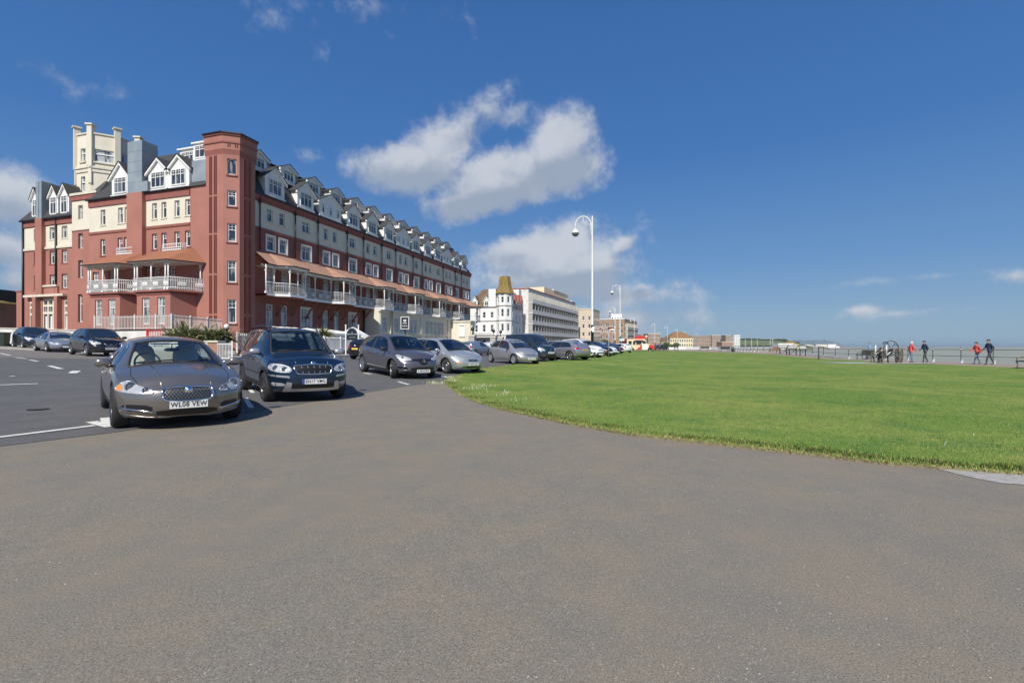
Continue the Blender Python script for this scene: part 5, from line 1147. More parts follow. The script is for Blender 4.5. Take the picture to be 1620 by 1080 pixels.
# hotel name boards
NAVB = mat('sign_dark_navy', (.012, .02, .035), .35)
p = at(557, 39.5); r = empty('arched_sign', (p.x, p.y, T(p.x, p.y)), .25, 'dark arched name board between two white posts before the hotel', 'sign'); b = MB()
out = [(-.43, 1.35), (.43, 1.35), (.43, 1.8)]+[(.43*math.cos(t), 1.8+.55*math.sin(t)) for t in [PI*i/12 for i in range(1, 12)]]+[(-.43, 1.8)]
n_ = len(out); b.add([(x, -.03, z) for x, z in out]+[(x, .03, z) for x, z in out], [tuple(range(n_)), tuple(reversed(range(n_, 2*n_)))]+[(i, n_+i, n_+(i+1) % n_, (i+1) % n_) for i in range(n_)], NAVB); b.tube([(x, -.03, z) for x, z in out[2:]], .016, SGW, 5); b.build('board', r)
b = MB(); M2 = lambda x, z: Matrix.Translation((x, -.036, z))@Matrix.Rotation(PI/2, 4, 'X'); add_text(b, 'THE', .08, SGW, M2(0, 1.98), .01); add_text(b, 'SACKVILLE HOTEL', .105, SGW, M2(0, 1.83), .012, .86); b.box(-.27, .27, -.036, -.032, 1.56, 1.575, SGW); b.build('lettering', r)
for x in (-.5, .5): b = MB(); b.box(x-.045, x+.045, -.045, .045, -.1, 2.55, WHITE); b.box(x-.06, x+.06, -.06, .06, 2.55, 2.62, WHITE); b.build('post', r)
b = MB(); b.box(-.13, .13, -.02, .02, 1.2, 1.31, SGW); b.build('plaque', r)
p = at(640.5, 46); r = empty('pole_sign', (p.x, p.y, T(p.x, p.y)), .12, 'square black sign with white border and crest on a black pole', 'sign'); b = MB(); b.tube([(0, .06, 0), (0, .06, 2.5)], .09, BLACKP, 8); b.box(-.2, .2, -.05, .12, 2.45, 2.55, BLACKP); b.build('post', r)
b = MB(); b.box(-.4, .4, -.05, .05, 2.55, 3.75, SGW); b.box(-.34, .34, -.056, -.05, 2.61, 3.69, BLACKP); b.build('board', r)
b = MB()
for a in (-.5, 0, .5): M3 = Matrix.Translation((math.sin(a)*.12, -.062, 3.25+math.cos(a)*.12))@Matrix.Rotation(a, 4, 'Y'); b.add([(-.05, 0, -.12), (.05, 0, -.12), (.07, 0, .04), (0, 0, .14), (-.07, 0, .04)], [(0, 1, 2, 3, 4)], SGW, M=M3)
b.box(-.2, .2, -.064, -.06, 3.1, 3.15, SGW); b.build('crest', r); b = MB(); add_text(b, 'HOTEL', .16, SGW, Matrix.Translation((0, -.062, 2.85))@Matrix.Rotation(PI/2, 4, 'X'), .015); b.build('lettering', r)
# ================================================= CARS
def pchip(keys):
    xs = np.array([k[0] for k in keys], float); ys_ = np.array([k[1] for k in keys], float); h = np.diff(xs); dl = np.diff(ys_)/h; m = np.zeros(len(xs))
    for i in range(1, len(xs)-1):
        if dl[i-1]*dl[i] > 0: w1 = 2*h[i]+h[i-1]; w2 = h[i]+2*h[i-1]; m[i] = (w1+w2)/(w1/dl[i-1]+w2/dl[i])
    m[0], m[-1] = dl[0], dl[-1]
    def f_(x):
        x = min(max(x, xs[0]), xs[-1]); i = min(int(np.searchsorted(xs, x, 'right'))-1, len(h)-1); t = (x-xs[i])/h[i]
        return float((2*t**3-3*t*t+1)*ys_[i]+(t**3-2*t*t+t)*h[i]*m[i]+(-2*t**3+3*t*t)*ys_[i+1]+(t**3-t*t)*h[i]*m[i+1])
    return f_
def paint(name, c, metal=.55, rough=.32):
    m = mat(name, c, rough, metal, coat=1.); t = m.node_tree; n = t.nodes; L = t.links.new; b = n['Principled BSDF']
    tcn = n.new('ShaderNodeTexCoord'); nz = n.new('ShaderNodeTexNoise'); nz.inputs['Scale'].default_value = 900; L(tcn.outputs['Object'], nz.inputs['Vector'])
    r = n.new('ShaderNodeMapRange'); r.inputs[3].default_value = .8; r.inputs[4].default_value = 1.25; L(nz.outputs['Fac'], r.inputs[0])
    # road dust low on the body
    s = n.new('ShaderNodeSeparateXYZ'); L(tcn.outputs['Object'], s.inputs[0]); nz2 = n.new('ShaderNodeTexNoise'); nz2.inputs['Scale'].default_value = 6; nz2.inputs['Detail'].default_value = 5; L(tcn.outputs['Object'], nz2.inputs['Vector'])
    hs = n.new('ShaderNodeHueSaturation'); hs.inputs['Color'].default_value = (*c, 1); L(r.outputs[0], hs.inputs['Value'])
    a = n.new('ShaderNodeMapRange'); a.inputs[1].default_value = .55; a.inputs[2].default_value = .2; a.inputs[4].default_value = .45; L(s.outputs[2], a.inputs[0])
    mu = n.new('ShaderNodeMath'); mu.operation = 'MULTIPLY'; L(a.outputs[0], mu.inputs[0]); L(nz2.outputs['Fac'], mu.inputs[1])
    mxn = n.new('ShaderNodeMix'); mxn.data_type = 'RGBA'; L(mu.outputs[0], mxn.inputs[0]); L(hs.outputs[0], mxn.inputs[6]); mxn.inputs[7].default_value = (.16, .15, .13, 1); L(mxn.outputs[2], b.inputs['Base Color']); return m
RUB = mat('tyre_rubber', (.022, .022, .023), .8, bump=.2, bscale=60); PLAS = mat('black_plastic', (.025, .025, .027), .55); CHR = mat('chrome', (.8, .8, .82), .12, 1.); ALLOY = mat('alloy_rim', (.45, .46, .48), .3, .9)
ALLOYD = mat('dark_alloy_rim', (.12, .12, .125), .35, .7); GRD = mat('grille_black', (.012, .012, .014), .4); LENS = mat('headlamp_lens', (.45, .47, .5), .25, .25, coat=1); LENSD = mat('headlamp_inner', (.2, .22, .25), .12, .6, coat=1)
AMB = mat('amber_lens', (.85, .26, .04), .15, coat=1); REDL = mat('red_lens', (.42, .012, .02), .15, coat=1); PLW = mat('number_plate_white', (.78, .78, .76), .4); PLY = mat('number_plate_yellow', (.8, .58, .06), .4); INK = mat('plate_ink', (.01, .01, .012), .5)
PLB = mat('plate_blue', (.02, .08, .4), .4); SILV = mat('silver_trim', (.55, .56, .58), .35, .7); HUBC = mat('mid_silver', (.5, .51, .53), .3, .7)
CGD = mat('car_glass', (.012, .018, .026), .03, coat=1., spec=.8)
def clear_glass(nm='car_glass_clear', tc_=(.8, .87, .86)):
    m = bpy.data.materials.new(nm); m.use_nodes = True; t = m.node_tree; n = t.nodes; L = t.links.new; n.remove(n['Principled BSDF'])
    tr = n.new('ShaderNodeBsdfTransparent'); tr.inputs[0].default_value = (*tc_, 1); gl = n.new('ShaderNodeBsdfGlossy'); gl.inputs['Roughness'].default_value = .02; gl.inputs[0].default_value = (.95, .97, 1, 1)
    fr_ = n.new('ShaderNodeFresnel'); fr_.inputs[0].default_value = 1.65; a = n.new('ShaderNodeMath'); a.operation = 'MULTIPLY_ADD'; L(fr_.outputs[0], a.inputs[0]); a.inputs[1].default_value = 1.; a.inputs[2].default_value = .05
    mxn = n.new('ShaderNodeMixShader'); L(a.outputs[0], mxn.inputs[0]); L(tr.outputs[0], mxn.inputs[1]); L(gl.outputs[0], mxn.inputs[2]); L(mxn.outputs[0], n['Material Output'].inputs[0]); return m
CGC = clear_glass(); CGT = clear_glass('car_glass_tinted', (.36, .42, .44))
LEATH = mat('cream_leather', (.8, .75, .62), .5); FABR = mat('dark_seat_fabric', (.035, .036, .04), .9); DASH = mat('dashboard', (.09, .09, .085), .7)
class Car:
    def __init__(s, sp):
        s.sp = sp; s.top = pchip(sp['top']); s.belt = pchip(sp['belt']); s.half = pchip(sp['half']); s.rw = pchip(sp['roofw']); s.drop = pchip(sp['drop'])
        s.xr, s.xf = sp['top'][0][0], sp['top'][-1][0]; s.nose = pchip(sp.get('nose', [(0,.10),(.25,.01),(.6,0),(.85,.03),(1,.1)])); s.tail = pchip(sp.get('tail', [(0,.12),(.3,.01),(.6,0),(.85,.03),(1,.08)]))
        s.zb = pchip(sp.get('zb', [(s.xr, .3), (s.xr+.6, .2), (s.xf-.6, .2), (s.xf, .21)])); s.sF, s.sR = sp.get('sweepF', .3), sp.get('sweepR', .2); s.Wm = max(k[1] for k in sp['half'])
        s.lp = pchip([(0,.88),(.1,.945),(.4,.99),(.72,1.0),(.92,.99),(1,.955)])
    def ze(s, x): return s.top(x)-s.drop(x)
    def width(s, x, z):
        zb = s.zb(x); ze = s.ze(x); be = min(s.belt(x), ze-.01); W_ = s.half(x)
        if z <= be: return W_*s.lp((z-zb)/(be-zb))
        f_ = (z-be)/(ze-be); f_ = min(1, f_); return W_*.955+(s.rw(x)-W_*.955)*(f_**1.25*.55+f_*.45)
    def pt(s, x, y, z, ins=0.):
        f_ = abs(y)/s.Wm; zt = s.top(x); zf_ = (z-s.zb(x))/(zt-s.zb(x)); xx = x
        if x > s.xf-1.1: xx -= ((x-s.xf+1.1)/1.1)**2*s.sF*f_**2.6
        if x > s.xf-.35: xx -= sst(s.xf-.35, s.xf, x)*s.nose(max(0, min(1, zf_)))
        if x < s.xr+.9: xx += ((s.xr+.9-x)/.9)**2*s.sR*f_**2.6
        if x < s.xr+.35: xx += sst(-(s.xr+.35), -s.xr, -x)*s.tail(max(0, min(1, zf_)))
        return (xx, y, z)
    def shell(s, mats_, x0=None, x1=None, inset=0., zfl=None, ns=96, nh=9, ntp=16):
        x0 = s.xr if x0 is None else x0; x1 = s.xf if x1 is None else x1; b = MB()
        bm = bmesh.new(); rings = []
        def ringp(x):
            zt = s.ze(x)-inset; zb = s.zb(x) if zfl is None else zfl; be = max(zb+.02, min(s.belt(x), zt-.01)); R_ = []
            zs = [zb+(be-zb)*i/nh for i in range(nh)]+[be+(zt-be)*i/nh for i in range(nh+1)]
            L_ = [(-(s.width(x, z)-inset), z) for z in zs]
            we = s.width(x, zt+0.)-inset
            T_ = [(we*t, (s.top(x)-inset)-s.drop(x)*abs(t)**2.4) for t in [-1+2*i/ntp for i in range(1, ntp)]]
            R2 = [(-y, z) for y, z in reversed(L_)]
            wb = L_[0][0]; B_ = [(-wb*(1-2*i/ntp)*1., zb) for i in range(1, ntp)]
            return L_+T_+R2+B_, zs
        n_side = 2*nh+1
        for i in range(ns+1):
            x = x0+(x1-x0)*i/ns; P, zs = ringp(x); rings.append([bm.verts.new(s.pt(x, y, z)) for y, z in P])
        n_ = len(rings[0])
        for a, c in zip(rings, rings[1:]):
            for k in range(n_): bm.faces.new((a[k], a[(k+1) % n_], c[(k+1) % n_], c[k]))
        for e, x in ((0, x0), (-1, x1)):
            P, zs = ringp(x); V = rings[e]; rows = []
            for j in range(n_side):
                l, r_ = V[j], V[n_side+ntp-1+(n_side-1-j)]
                if j == 0: row = [l]+[V[(2*n_side+ntp-1)+(ntp-2-q)] for q in range(ntp-1)]+[r_]
                elif j == n_side-1: row = [l]+[V[n_side+q] for q in range(ntp-1)]+[r_]
                else:
                    yl, z = P[j]; row = [l]
                    for q in range(1, ntp):
                        t = -1+2*q/ntp; zz = z
                        if j > n_side*.5: k_ = (j-n_side*.5)/(n_side*.5); zz = z+k_*s.drop(x)*(1-abs(t)**2.4)
                        row.append(bm.verts.new(s.pt(x, -yl*t*1., zz)))
                    row.append(r_)
                rows.append(row)
            for a, c in zip(rows, rows[1:]):
                for q in range(ntp):
                    try: bm.faces.new((a[q], a[q+1], c[q+1], c[q]))
                    except Exception: pass
        bmesh.ops.recalc_face_normals(bm, faces=bm.faces[:])
        me = bpy.data.meshes.new('shell'); bm.to_mesh(me); bm.free()
        for m in mats_: me.materials.append(m)
        return me
def cut(me, cutters):
    o = bpy.data.objects.new('tmp', me); sc.collection.objects.link(o); cs = []
    for c in cutters:
        co = bpy.data.objects.new('cutter', c); sc.collection.objects.link(co); cs.append(co)
        md = o.modifiers.new('b', 'BOOLEAN'); md.operation = 'DIFFERENCE'; md.object = co; md.solver = 'EXACT'
        try: md.material_mode = 'TRANSFER'
        except Exception: pass
    dg = bpy.context.evaluated_depsgraph_get(); r = bpy.data.meshes.new_from_object(o.evaluated_get(dg))
    bpy.data.objects.remove(o)
    for c in cs: bpy.data.objects.remove(c)
    return r
def prism_mesh(poly, ax, a, b_, m):
    b = MB(); n = len(poly)
    def P(p, d): return (p[0], d, p[1]) if ax == 'y' else (d, p[0], p[1])
    vs = [P(p, a) for p in poly]+[P(p, b_) for p in poly]
    b.add(vs, [tuple(range(n)), tuple(reversed(range(n, 2*n)))]+[(i, n+i, n+(i+1) % n, (i+1) % n) for i in range(n)], m)
    me = b.mesh('c'); bm = bmesh.new(); bm.from_mesh(me); bmesh.ops.recalc_face_normals(bm, faces=bm.faces[:]); bm.to_mesh(me); bm.free(); return me
def chaikin(P, k=2):
    for _ in range(k):
        Q = []
        for i in range(len(P)):
            a, b_ = P[i], P[(i+1) % len(P)]; Q += [(a[0]*.78+b_[0]*.22, a[1]*.78+b_[1]*.22), (a[0]*.22+b_[0]*.78, a[1]*.22+b_[1]*.78)]
        P = Q
    return P
AX = {'side': lambda a, b_, s: (Vector((a, s*3, b_)), Vector((0, -s, 0))), 'front': lambda a, b_, s: (Vector((6, a, b_)), Vector((-1, 0, 0))), 'rear': lambda a, b_, s: (Vector((-6, a, b_)), Vector((1, 0, 0))), 'top': lambda a, b_, s: (Vector((a, b_, 6)), Vector((0, 0, -1)))}
def proj(bvh, ax, a, b_, s, off):
    o_, d_ = AX[ax](a, b_, s); h = bvh.ray_cast(o_, d_)
    if h[0] is None:
        h = bvh.find_nearest(o_+d_*(3 if ax == 'side' else 4))
        return h[0]-d_*off
    return h[0]-d_*off
def patch(b, bvh, ax, poly, m, off=.005, s=1, step=.045, rnd=1):
    P = chaikin(poly, rnd) if rnd else poly; Q = []
    for i in range(len(P)):
        a, c = Vector(P[i]), Vector(P[(i+1) % len(P)]); k = max(1, int((c-a).length/step)); Q += [a+(c-a)*j/k for j in range(k)]
    xs = [p.x for p in Q]; zs = [p.y for p in Q]; inn = []; A = np.array([[p.x, p.y] for p in Q])
    gx = np.arange(min(xs)+step/2, max(xs), step); gz = np.arange(min(zs)+step/2, max(zs), step)
    for x in gx:
        for z in gz:
            if np.min(np.hypot(A[:, 0]-x, A[:, 1]-z)) > step*.4: inn.append((x, z))
    if inn:
        I = np.array(inn); k_ = inpoly(I[:, 0], I[:, 1], [tuple(q) for q in A]); inn = [Vector(p) for p, g in zip(inn, k_) if g]
    n_ = len(Q); vs, es, fs, *_ = geometry.delaunay_2d_cdt(Q+inn, [(i, (i+1) % n_) for i in range(n_)], [list(range(n_))], 1, 1e-6)
    b.add([proj(bvh, ax, v.x, v.y, s, off) for v in vs], [tuple(f_) for f_ in fs], m, True)
def strip(b, bvh, ax, line, w, m, off=.003, s=1, closed=False):
    P = [Vector(p) for p in line]
    if closed: P.append(P[0])
    Q = []
    for a, c in zip(P, P[1:]): k = max(1, int((c-a).length/.04)); Q += [a+(c-a)*j/k for j in range(k)]
    Q.append(P[-1]); L_, R_ = [], []
    for i, p in enumerate(Q):
        d_ = (Q[min(i+1, len(Q)-1)]-Q[max(i-1, 0)]).normalized(); n_ = Vector((-d_.y, d_.x))*w/2
        L_.append(proj(bvh, ax, (p+n_).x, (p+n_).y, s, off)); R_.append(proj(bvh, ax, (p-n_).x, (p-n_).y, s, off))
    k = len(Q); b.add(L_+R_, [(i, i+1, k+i+1, k+i) for i in range(k-1)], m, True)
def ringtube(b, bvh, ax, poly, r, m, off=.008, s=1, rnd=2, closed=True, seg=6):
    P = chaikin(poly, rnd) if (rnd and closed) else poly; Q = []
    PP = list(P)+([P[0]] if closed else [])
    for a, c in zip(PP, PP[1:]):
        a, c = Vector(a), Vector(c); k = max(1, int((c-a).length/.05)); Q += [a+(c-a)*j/k for j in range(k)]
    Q.append(Vector(PP[-1])); b.tube([proj(bvh, ax, q.x, q.y, s, off) for q in Q], r, m, seg)
RIMS = {}
def wheel_meshes(r, w, style, rimm):
    key = (r, w, style, rimm.name)
    if key in RIMS: return RIMS[key]
    b = MB(); h = w/2; rr = r*.69
    b.lathe([(rr-.01, -h*.9), (rr+.02, -h), (r-.04, -h), (r-.008, -h*.75), (r, -h*.3), (r, h*.3), (r-.008, h*.75), (r-.04, h), (rr+.02, h), (rr-.01, h*.9)], RUB, 32, 'y')
    ty = b.mesh('tyre'); b = MB()
    b.lathe([(rr, -h*.9), (rr+.008, h*.96), (rr-.012, h*.98), (rr-.03, h*.8), (rr-.035, -h*.2)], rimm, 32, 'y'); b.lathe([(rr-.03, -h*.2), (.001, -h*.2)], GRD, 24, 'y')
    b.lathe([(.085, h*.2), (.075, h*.72), (.03, h*.78), (.001, h*.78)], rimm, 18, 'y')
    b.lathe([(.16, -h*.15), (.16, .0), (.001, .0)], mat('brake_disc', (.25, .25, .26), .4, .8), 24, 'y')
    ns_ = {'five': 5, 'seven': 7, 'ten': 10, 'hub': 9, 'twin': 10}[style]; sw = {'five': .075, 'seven': .05, 'ten': .03, 'hub': .07, 'twin': .026}[style]
    for i in range(ns_):
        a = 2*PI*i/ns_
        if style == 'twin': a = 2*PI*(i//2)/5+(-.14 if i % 2 else .14)
        M = Matrix.Rotation(a, 4, 'Y')
        vs = [(-sw*.7, h*.66, .06), (sw*.7, h*.66, .06), (sw/2, h*.86, rr-.02), (-sw/2, h*.86, rr-.02), (-sw*.7, h*.35, .06), (sw*.7, h*.35, .06), (sw/2, h*.5, rr-.02), (-sw/2, h*.5, rr-.02)]
        b.add(vs, [(0,1,2,3),(4,7,6,5),(0,4,5,1),(1,5,6,2),(2,6,7,3),(3,7,4,0)], rimm, M=M)
    RIMS[key] = (ty, b.mesh('rim')); return RIMS[key]
def rays(poly, m): return [(x, z) for x, z in poly]
def mir(P): return [(-x, z) for x, z in P]
def build_car(sp, body_m, name='parked_car', detail=True, plate=None, pl_y=False, euro=False, cabin=False, steer=0., trimmed=None):
    C_ = Car(sp); root = empty(name, (0, 0, 0)); R_ = sp['wr']; wb = sp['wb']/2
    me0 = C_.shell([body_m], ns=110 if detail else 60, nh=9 if detail else 6)
    bvh = BVHTree.FromPolygons([v.co.copy() for v in me0.vertices], [tuple(p.vertices) for p in me0.polygons])
    cs = []
    for x in (-wb, wb):
        for s_ in (-1, 1):
            b = MB(); y0, y1 = (.5, 1.3); b.lathe([(.001, s_*y0), (R_+.05, s_*y0), (R_+.05, s_*y1), (.001, s_*y1)], GRD, 40, 'y', (x, 0, R_), False); m_ = b.mesh('c'); bm = bmesh.new(); bm.from_mesh(m_); bmesh.ops.remove_doubles(bm, verts=bm.verts[:], dist=.0015); bmesh.ops.recalc_face_normals(bm, faces=bm.faces[:]); bm.to_mesh(m_); bm.free(); cs.append(m_)
    # window outlines follow the roof line
    SW = []
    for (xa, xta, xtb, xb) in sp['win']:
        up = [(xta+(xtb-xta)*i/8, C_.ze(xta+(xtb-xta)*i/8)-sp.get('wm', .055)) for i in range(9)]
        SW.append([(xb, C_.belt(xb)+.02)]+[(xa+(xb-xa)*(1-i/4), C_.belt(xa+(xb-xa)*(1-i/4))+.02) for i in range(1, 4)]+[(xa, C_.belt(xa)+.02)]+up)
    def screen(xb, xt, mg=.05):
        P = []
        for i in range(9): x = xb+(xt-xb)*i/8; y = max(.1, C_.rw(x)-mg); z = C_.top(x)-C_.drop(x)*(y/max(.2, C_.rw(x)))**2.4; P.append((y, z))
        bot = [(y_, C_.top(xb)-C_.drop(xb)*(abs(y_)/C_.rw(xb))**2.4) for y_ in [(-1+2*i/8)*(P[0][0]) for i in range(1, 8)]]
        topl = [(y_, C_.top(xt)-C_.drop(xt)*(abs(y_)/C_.rw(xt))**2.4) for y_ in [(1-2*i/8)*(P[-1][0]) for i in range(1, 8)]]
        return P+topl+[(-y, z) for y, z in reversed(P)]+bot
    WS = screen(*sp['ws']); RS = screen(*sp['rs'])
    if cabin:
        cin = C_.shell([DASH], x0=sp['rs'][0]+.25, x1=sp['ws'][0]-.12, inset=.035, zfl=.55, ns=40, nh=5, ntp=10); cs.append(cin)
        cs.append(prism_mesh(WS, 'x', (sp['ws'][1]-.25), C_.xf+.5, GRD))
        if sp.get('rs_cut', True): cs.append(prism_mesh(RS, 'x', C_.xr-.5, sp['rs'][1]+.25, GRD))
        for P in SW: cs.append(prism_mesh(chaikin(P, 1), 'y', -1.4, 1.4, GRD))
    me = cut(me0.copy(), cs)
    me.name = 'body'
    for p in me.polygons: p.use_smooth = True
    try: me.set_sharp_from_angle(angle=math.radians(32))
    except Exception: pass
    bo = bpy.data.objects.new('body', me); link(bo, root)
    G = (CGC if cabin == 'clear' else CGT) if cabin else CGD
    def part(nm, fn, parent=root):
        b = MB(); fn(b); return b.build(nm, parent) if b.v else None
    part('windscreen', lambda b: patch(b, bvh, 'front', WS, G, .004, step=.09, rnd=0))
    part('rear_window', lambda b: patch(b, bvh, 'rear', RS, G, .004, step=.09, rnd=0))
    for s_ in (-1, 1):
        for P in SW: part('side_window', lambda b: patch(b, bvh, 'side', P, G, .004, s_, .09, 1))
        # pillars / window rubbers
        part('window_trim', lambda b: [ringtube(b, bvh, 'side', P, .012, sp.get('wtrim', PLAS), .002, s_, 1, seg=4) for P in SW])
        for P in sp.get('pillar', []): part('door_pillar', lambda b: patch(b, bvh, 'side', [(P[0], C_.belt(P[0])+.02), (P[1], C_.belt(P[1])+.02), (P[2], C_.ze(P[2])-.055), (P[3], C_.ze(P[3])-.055)], PLAS, .006, s_, .06, 0))
    part('screen_surround', lambda b: ringtube(b, bvh, 'front', WS, .022, PLAS, -.006, 1, 0, seg=6))
    part('wiper', lambda b: [b.tube([proj(bvh, 'front', y0, C_.top(sp['ws'][0])-.0+z0, 1, .03) for y0, z0 in ((a, .012), (a+.25, .03), (a+.5, .045))], .011, PLAS, 4) for a in (-.55, .0)])
    for x in (-wb, wb):
        for s_ in (-1, 1):
            w = empty('wheel', (x, s_*(sp['tr']), R_), (steer if x > 0 else 0)+(0 if s_ > 0 else PI), parent=root); ty, ri = wheel_meshes(R_, sp.get('tw', .22), sp['rim'][0], sp['rim'][1])
            inst('tyre', ty, w); inst('rim', ri, w)
    # seams
    sm = sp.get('seams', [])
    if detail:
        for s_ in (-1, 1): part('door_seam', lambda b: [strip(b, bvh, 'side', P, .009, GRD, .003, s_) for P in sm])
        part('bonnet_seam', lambda b: [strip(b, bvh, 'top', [(x, s_*y) for x, y in sp['bon']], .009, GRD, .003) for s_ in (-1, 1)])
    for nm, ax, P, m_, off, mirr, rnd in sp.get('patch', []):
        m2 = {'BODY': body_m}.get(m_, m_)
        if ax == 'side':
            for s_ in (-1, 1): part(nm, lambda b: patch(b, bvh, ax, P, m2, off, s_, .05, rnd))
        else:
            part(nm, lambda b: patch(b, bvh, ax, P, m2, off, 1, .04, rnd))
            if mirr: part(nm, lambda b: patch(b, bvh, ax, mir(P), m2, off, 1, .04, rnd))
    for nm, ax, P, r_, m_, off, mirr, closed in sp.get('tubes', []):
        if ax == 'side':
            for s_ in (-1, 1): part(nm, lambda b: ringtube(b, bvh, ax, P, r_, m_, off, s_, 2, closed))
        else:
            def fn(b):
                ringtube(b, bvh, ax, P, r_, m_, off, 1, 2, closed)
                if mirr: ringtube(b, bvh, ax, mir(P), r_, m_, off, 1, 2, closed)
            part(nm, fn)
    for P in [q[2] for q in sp.get('patch', []) if q[0] == 'headlight'][:1]:
        if detail:
            for mp_ in (P, mir(P)): part('headlight_rim', lambda b: ringtube(b, bvh, 'front', mp_, .008, SILV, .006, 1, 1, seg=4))
    for (y, z, r_) in sp.get('lamps', []):     # projector lamps
        for s_ in (-1, 1):
            p = proj(bvh, 'front', s_*y, z, 1, .0); b = MB(); b.lathe([(r_, -.01), (r_*1.02, .022), (r_*.86, .028), (r_*.8, .0)], CHR, 20, 'x', p); b.lathe([(r_*.8, .004), (r_*.5, .02), (.001, .03)], LENSD, 18, 'x', p); b.build('lamp_projector', root)
    # mirrors
    mx_, mz, mw = sp['mirror']
    for s_ in (-1, 1):
        def fn(b):
            y = s_*(C_.half(mx_)*.94+.1); sell(b, (mx_, y+s_*.03, mz), (.075, mw, .075), sp.get('mirm') or body_m, 2.6, 16); b.box(mx_-.03, mx_+.03, min(s_*C_.half(mx_)*.9, y), max(s_*C_.half(mx_)*.9, y), mz-.075, mz-.04, PLAS)
        part('door_mirror', fn)
    for x in sp.get('handles', []):
        for s_ in (-1, 1):
            p = proj(bvh, 'side', x, C_.belt(x)-.12, s_, .012); b = MB(); sell(b, p, (.1, .018, .016), sp.get('hm') or body_m, 3, 12); b.build('door_handle', root)
    def do_plate(front, txt, z, m_):
        x = proj(bvh, 'front' if front else 'rear', 0, z, 1, .012).x; b = MB(); b.box(-.26, .26, -.0555, .0555, -.012, 0, m_)
        if euro: b.box(-.26, -.215, -.0555, .0555, -.012, .002, PLB)
        if txt: add_text(b, txt, .105, INK, Matrix.Translation((.02 if euro else 0, 0, .002)), .012, .84 if euro else .9)
        o = b.build('number_plate', root); o.location = (x+(.012 if front else -.012), 0, z)
        o.rotation_euler = (PI/2, 0, PI/2 if front else -PI/2)
    do_plate(True, plate, sp['pz'], PLW); do_plate(False, plate, sp.get('pzr', .75), PLY)
    if sp.get('badge'):
        z, bm_ = sp['badge']; p = proj(bvh, 'front', 0, z, 1, .01)
        def fn(b):
            if bm_ == 'disc': b.lathe([(.001, .022), (.03, .018), (.036, .006), (.055, .008), (.06, 0)], CHR, 20, 'x', p)
            elif bm_ == 'diamond':
                for q in ((0, 1), (1, 0)):
                    pass
                D_ = [(0, .095), (.07, 0), (0, -.095), (-.07, 0)]; b.tube([(p.x+.02, p.y+y, p.z+z2) for y, z2 in D_+[D_[0]]], .018, CHR, 6)
            elif bm_ == 'oval': sell(b, p, (.015, .055, .028), CHR, 2, 14)
        part('badge', fn)
    if cabin:
        sm_ = sp.get('seatm', FABR)
        for y in (-.37, .37):
            def fn(b, y=y):
                x = sp.get('seatx', -.1); sell(b, (x+.2, y, .72), (.27, .24, .09), sm_, 3.5); M = Matrix.Translation((x-.12, y, .95))@Matrix.Rotation(-.25, 4, 'Y'); sell(b, (0, 0, .02), (.08, .23, .32), sm_, 3.2, M=M); sell(b, (-.01, 0, .36+sp.get('hr', 0)), (.05, .13, .085), sm_, 3, M=M); b.tube([M@Vector((0, -.05, .22)), M@Vector((-.01, -.05, .36))], .008, CHR, 4); b.tube([M@Vector((0, .05, .22)), M@Vector((-.01, .05, .36))], .008, CHR, 4)
            part('seat', fn)
        part('seat', lambda b: [sell(b, (sp.get('seatx', -.1)-1.15, 0, .95), (.1, .6, .28), sm_, 4), sell(b, (sp.get('seatx', -.1)-.95, 0, .72), (.25, .6, .1), sm_, 4)]+[sell(b, (sp.get('seatx', -.1)-1.2, y, 1.27), (.05, .12, .07), sm_, 3) for y in (-.35, .35)])
        def fn(b):   # steering wheel on the right (driver) side: -y
            x = sp['ws'][0]-.62; M = Matrix.Translation((x, -.37, .98+sp.get('stz', 0)))@Matrix.Rotation(-.42, 4, 'Y'); b.tube([M@Vector((0, .19*math.cos(t), .19*math.sin(t))) for t in [2*PI*i/28 for i in range(29)]], .016, PLAS, 6, cap=False); sell(b, (0, 0, -.01), (.03, .075, .06), PLAS, 2.5, 12, M=M); b.tube([M@Vector((0, -.18, 0)), M@Vector((0, .18, 0))], .014, PLAS, 5)
        part('steering_wheel', fn)
        part('dashboard', lambda b: sell(b, (sp['ws'][0]-.38, 0, .86+sp.get('stz', 0)), (.3, .66, .1), DASH, 5))
        xi = sp['ws'][1]+.12; zi = C_.top(xi)-.12
        part('interior_mirror', lambda b: (sell(b, (xi, 0, zi), (.02, .12, .035), PLAS, 3, 12), b.tube([(xi, 0, zi), (xi+.03, 0, C_.top(xi)-.03)], .01, PLAS, 4)))
        part('headlining', lambda b: b.box(sp['ws'][1]-.12, sp['ws'][1]-.08, -.3, .3, C_.top(sp['ws'][1])-.07, C_.top(sp['ws'][1])-.05, PLAS))
    if sp.get('rails'):
        for s_ in (-1, 1):
            xs_ = sp['rails']; y = s_*(C_.rw(0)-.05); part('roof_rail', lambda b: b.tube([(xs_[0], y, C_.top(xs_[0])-.03), (xs_[0]+.12, y, C_.top(xs_[0]+.12)+.035), ((xs_[0]+xs_[1])/2, y, C_.top(0)+.05), (xs_[1]-.12, y, C_.top(xs_[1]-.12)+.035), (xs_[1], y, C_.top(xs_[1])-.03)], .02, PLAS, 6))
    if sp.get('aerial'): part('aerial', lambda b: b.tube([(sp['aerial'], 0, C_.top(sp['aerial'])), (sp['aerial']-.2, 0, C_.top(sp['aerial'])+.22)], .006, PLAS, 4))
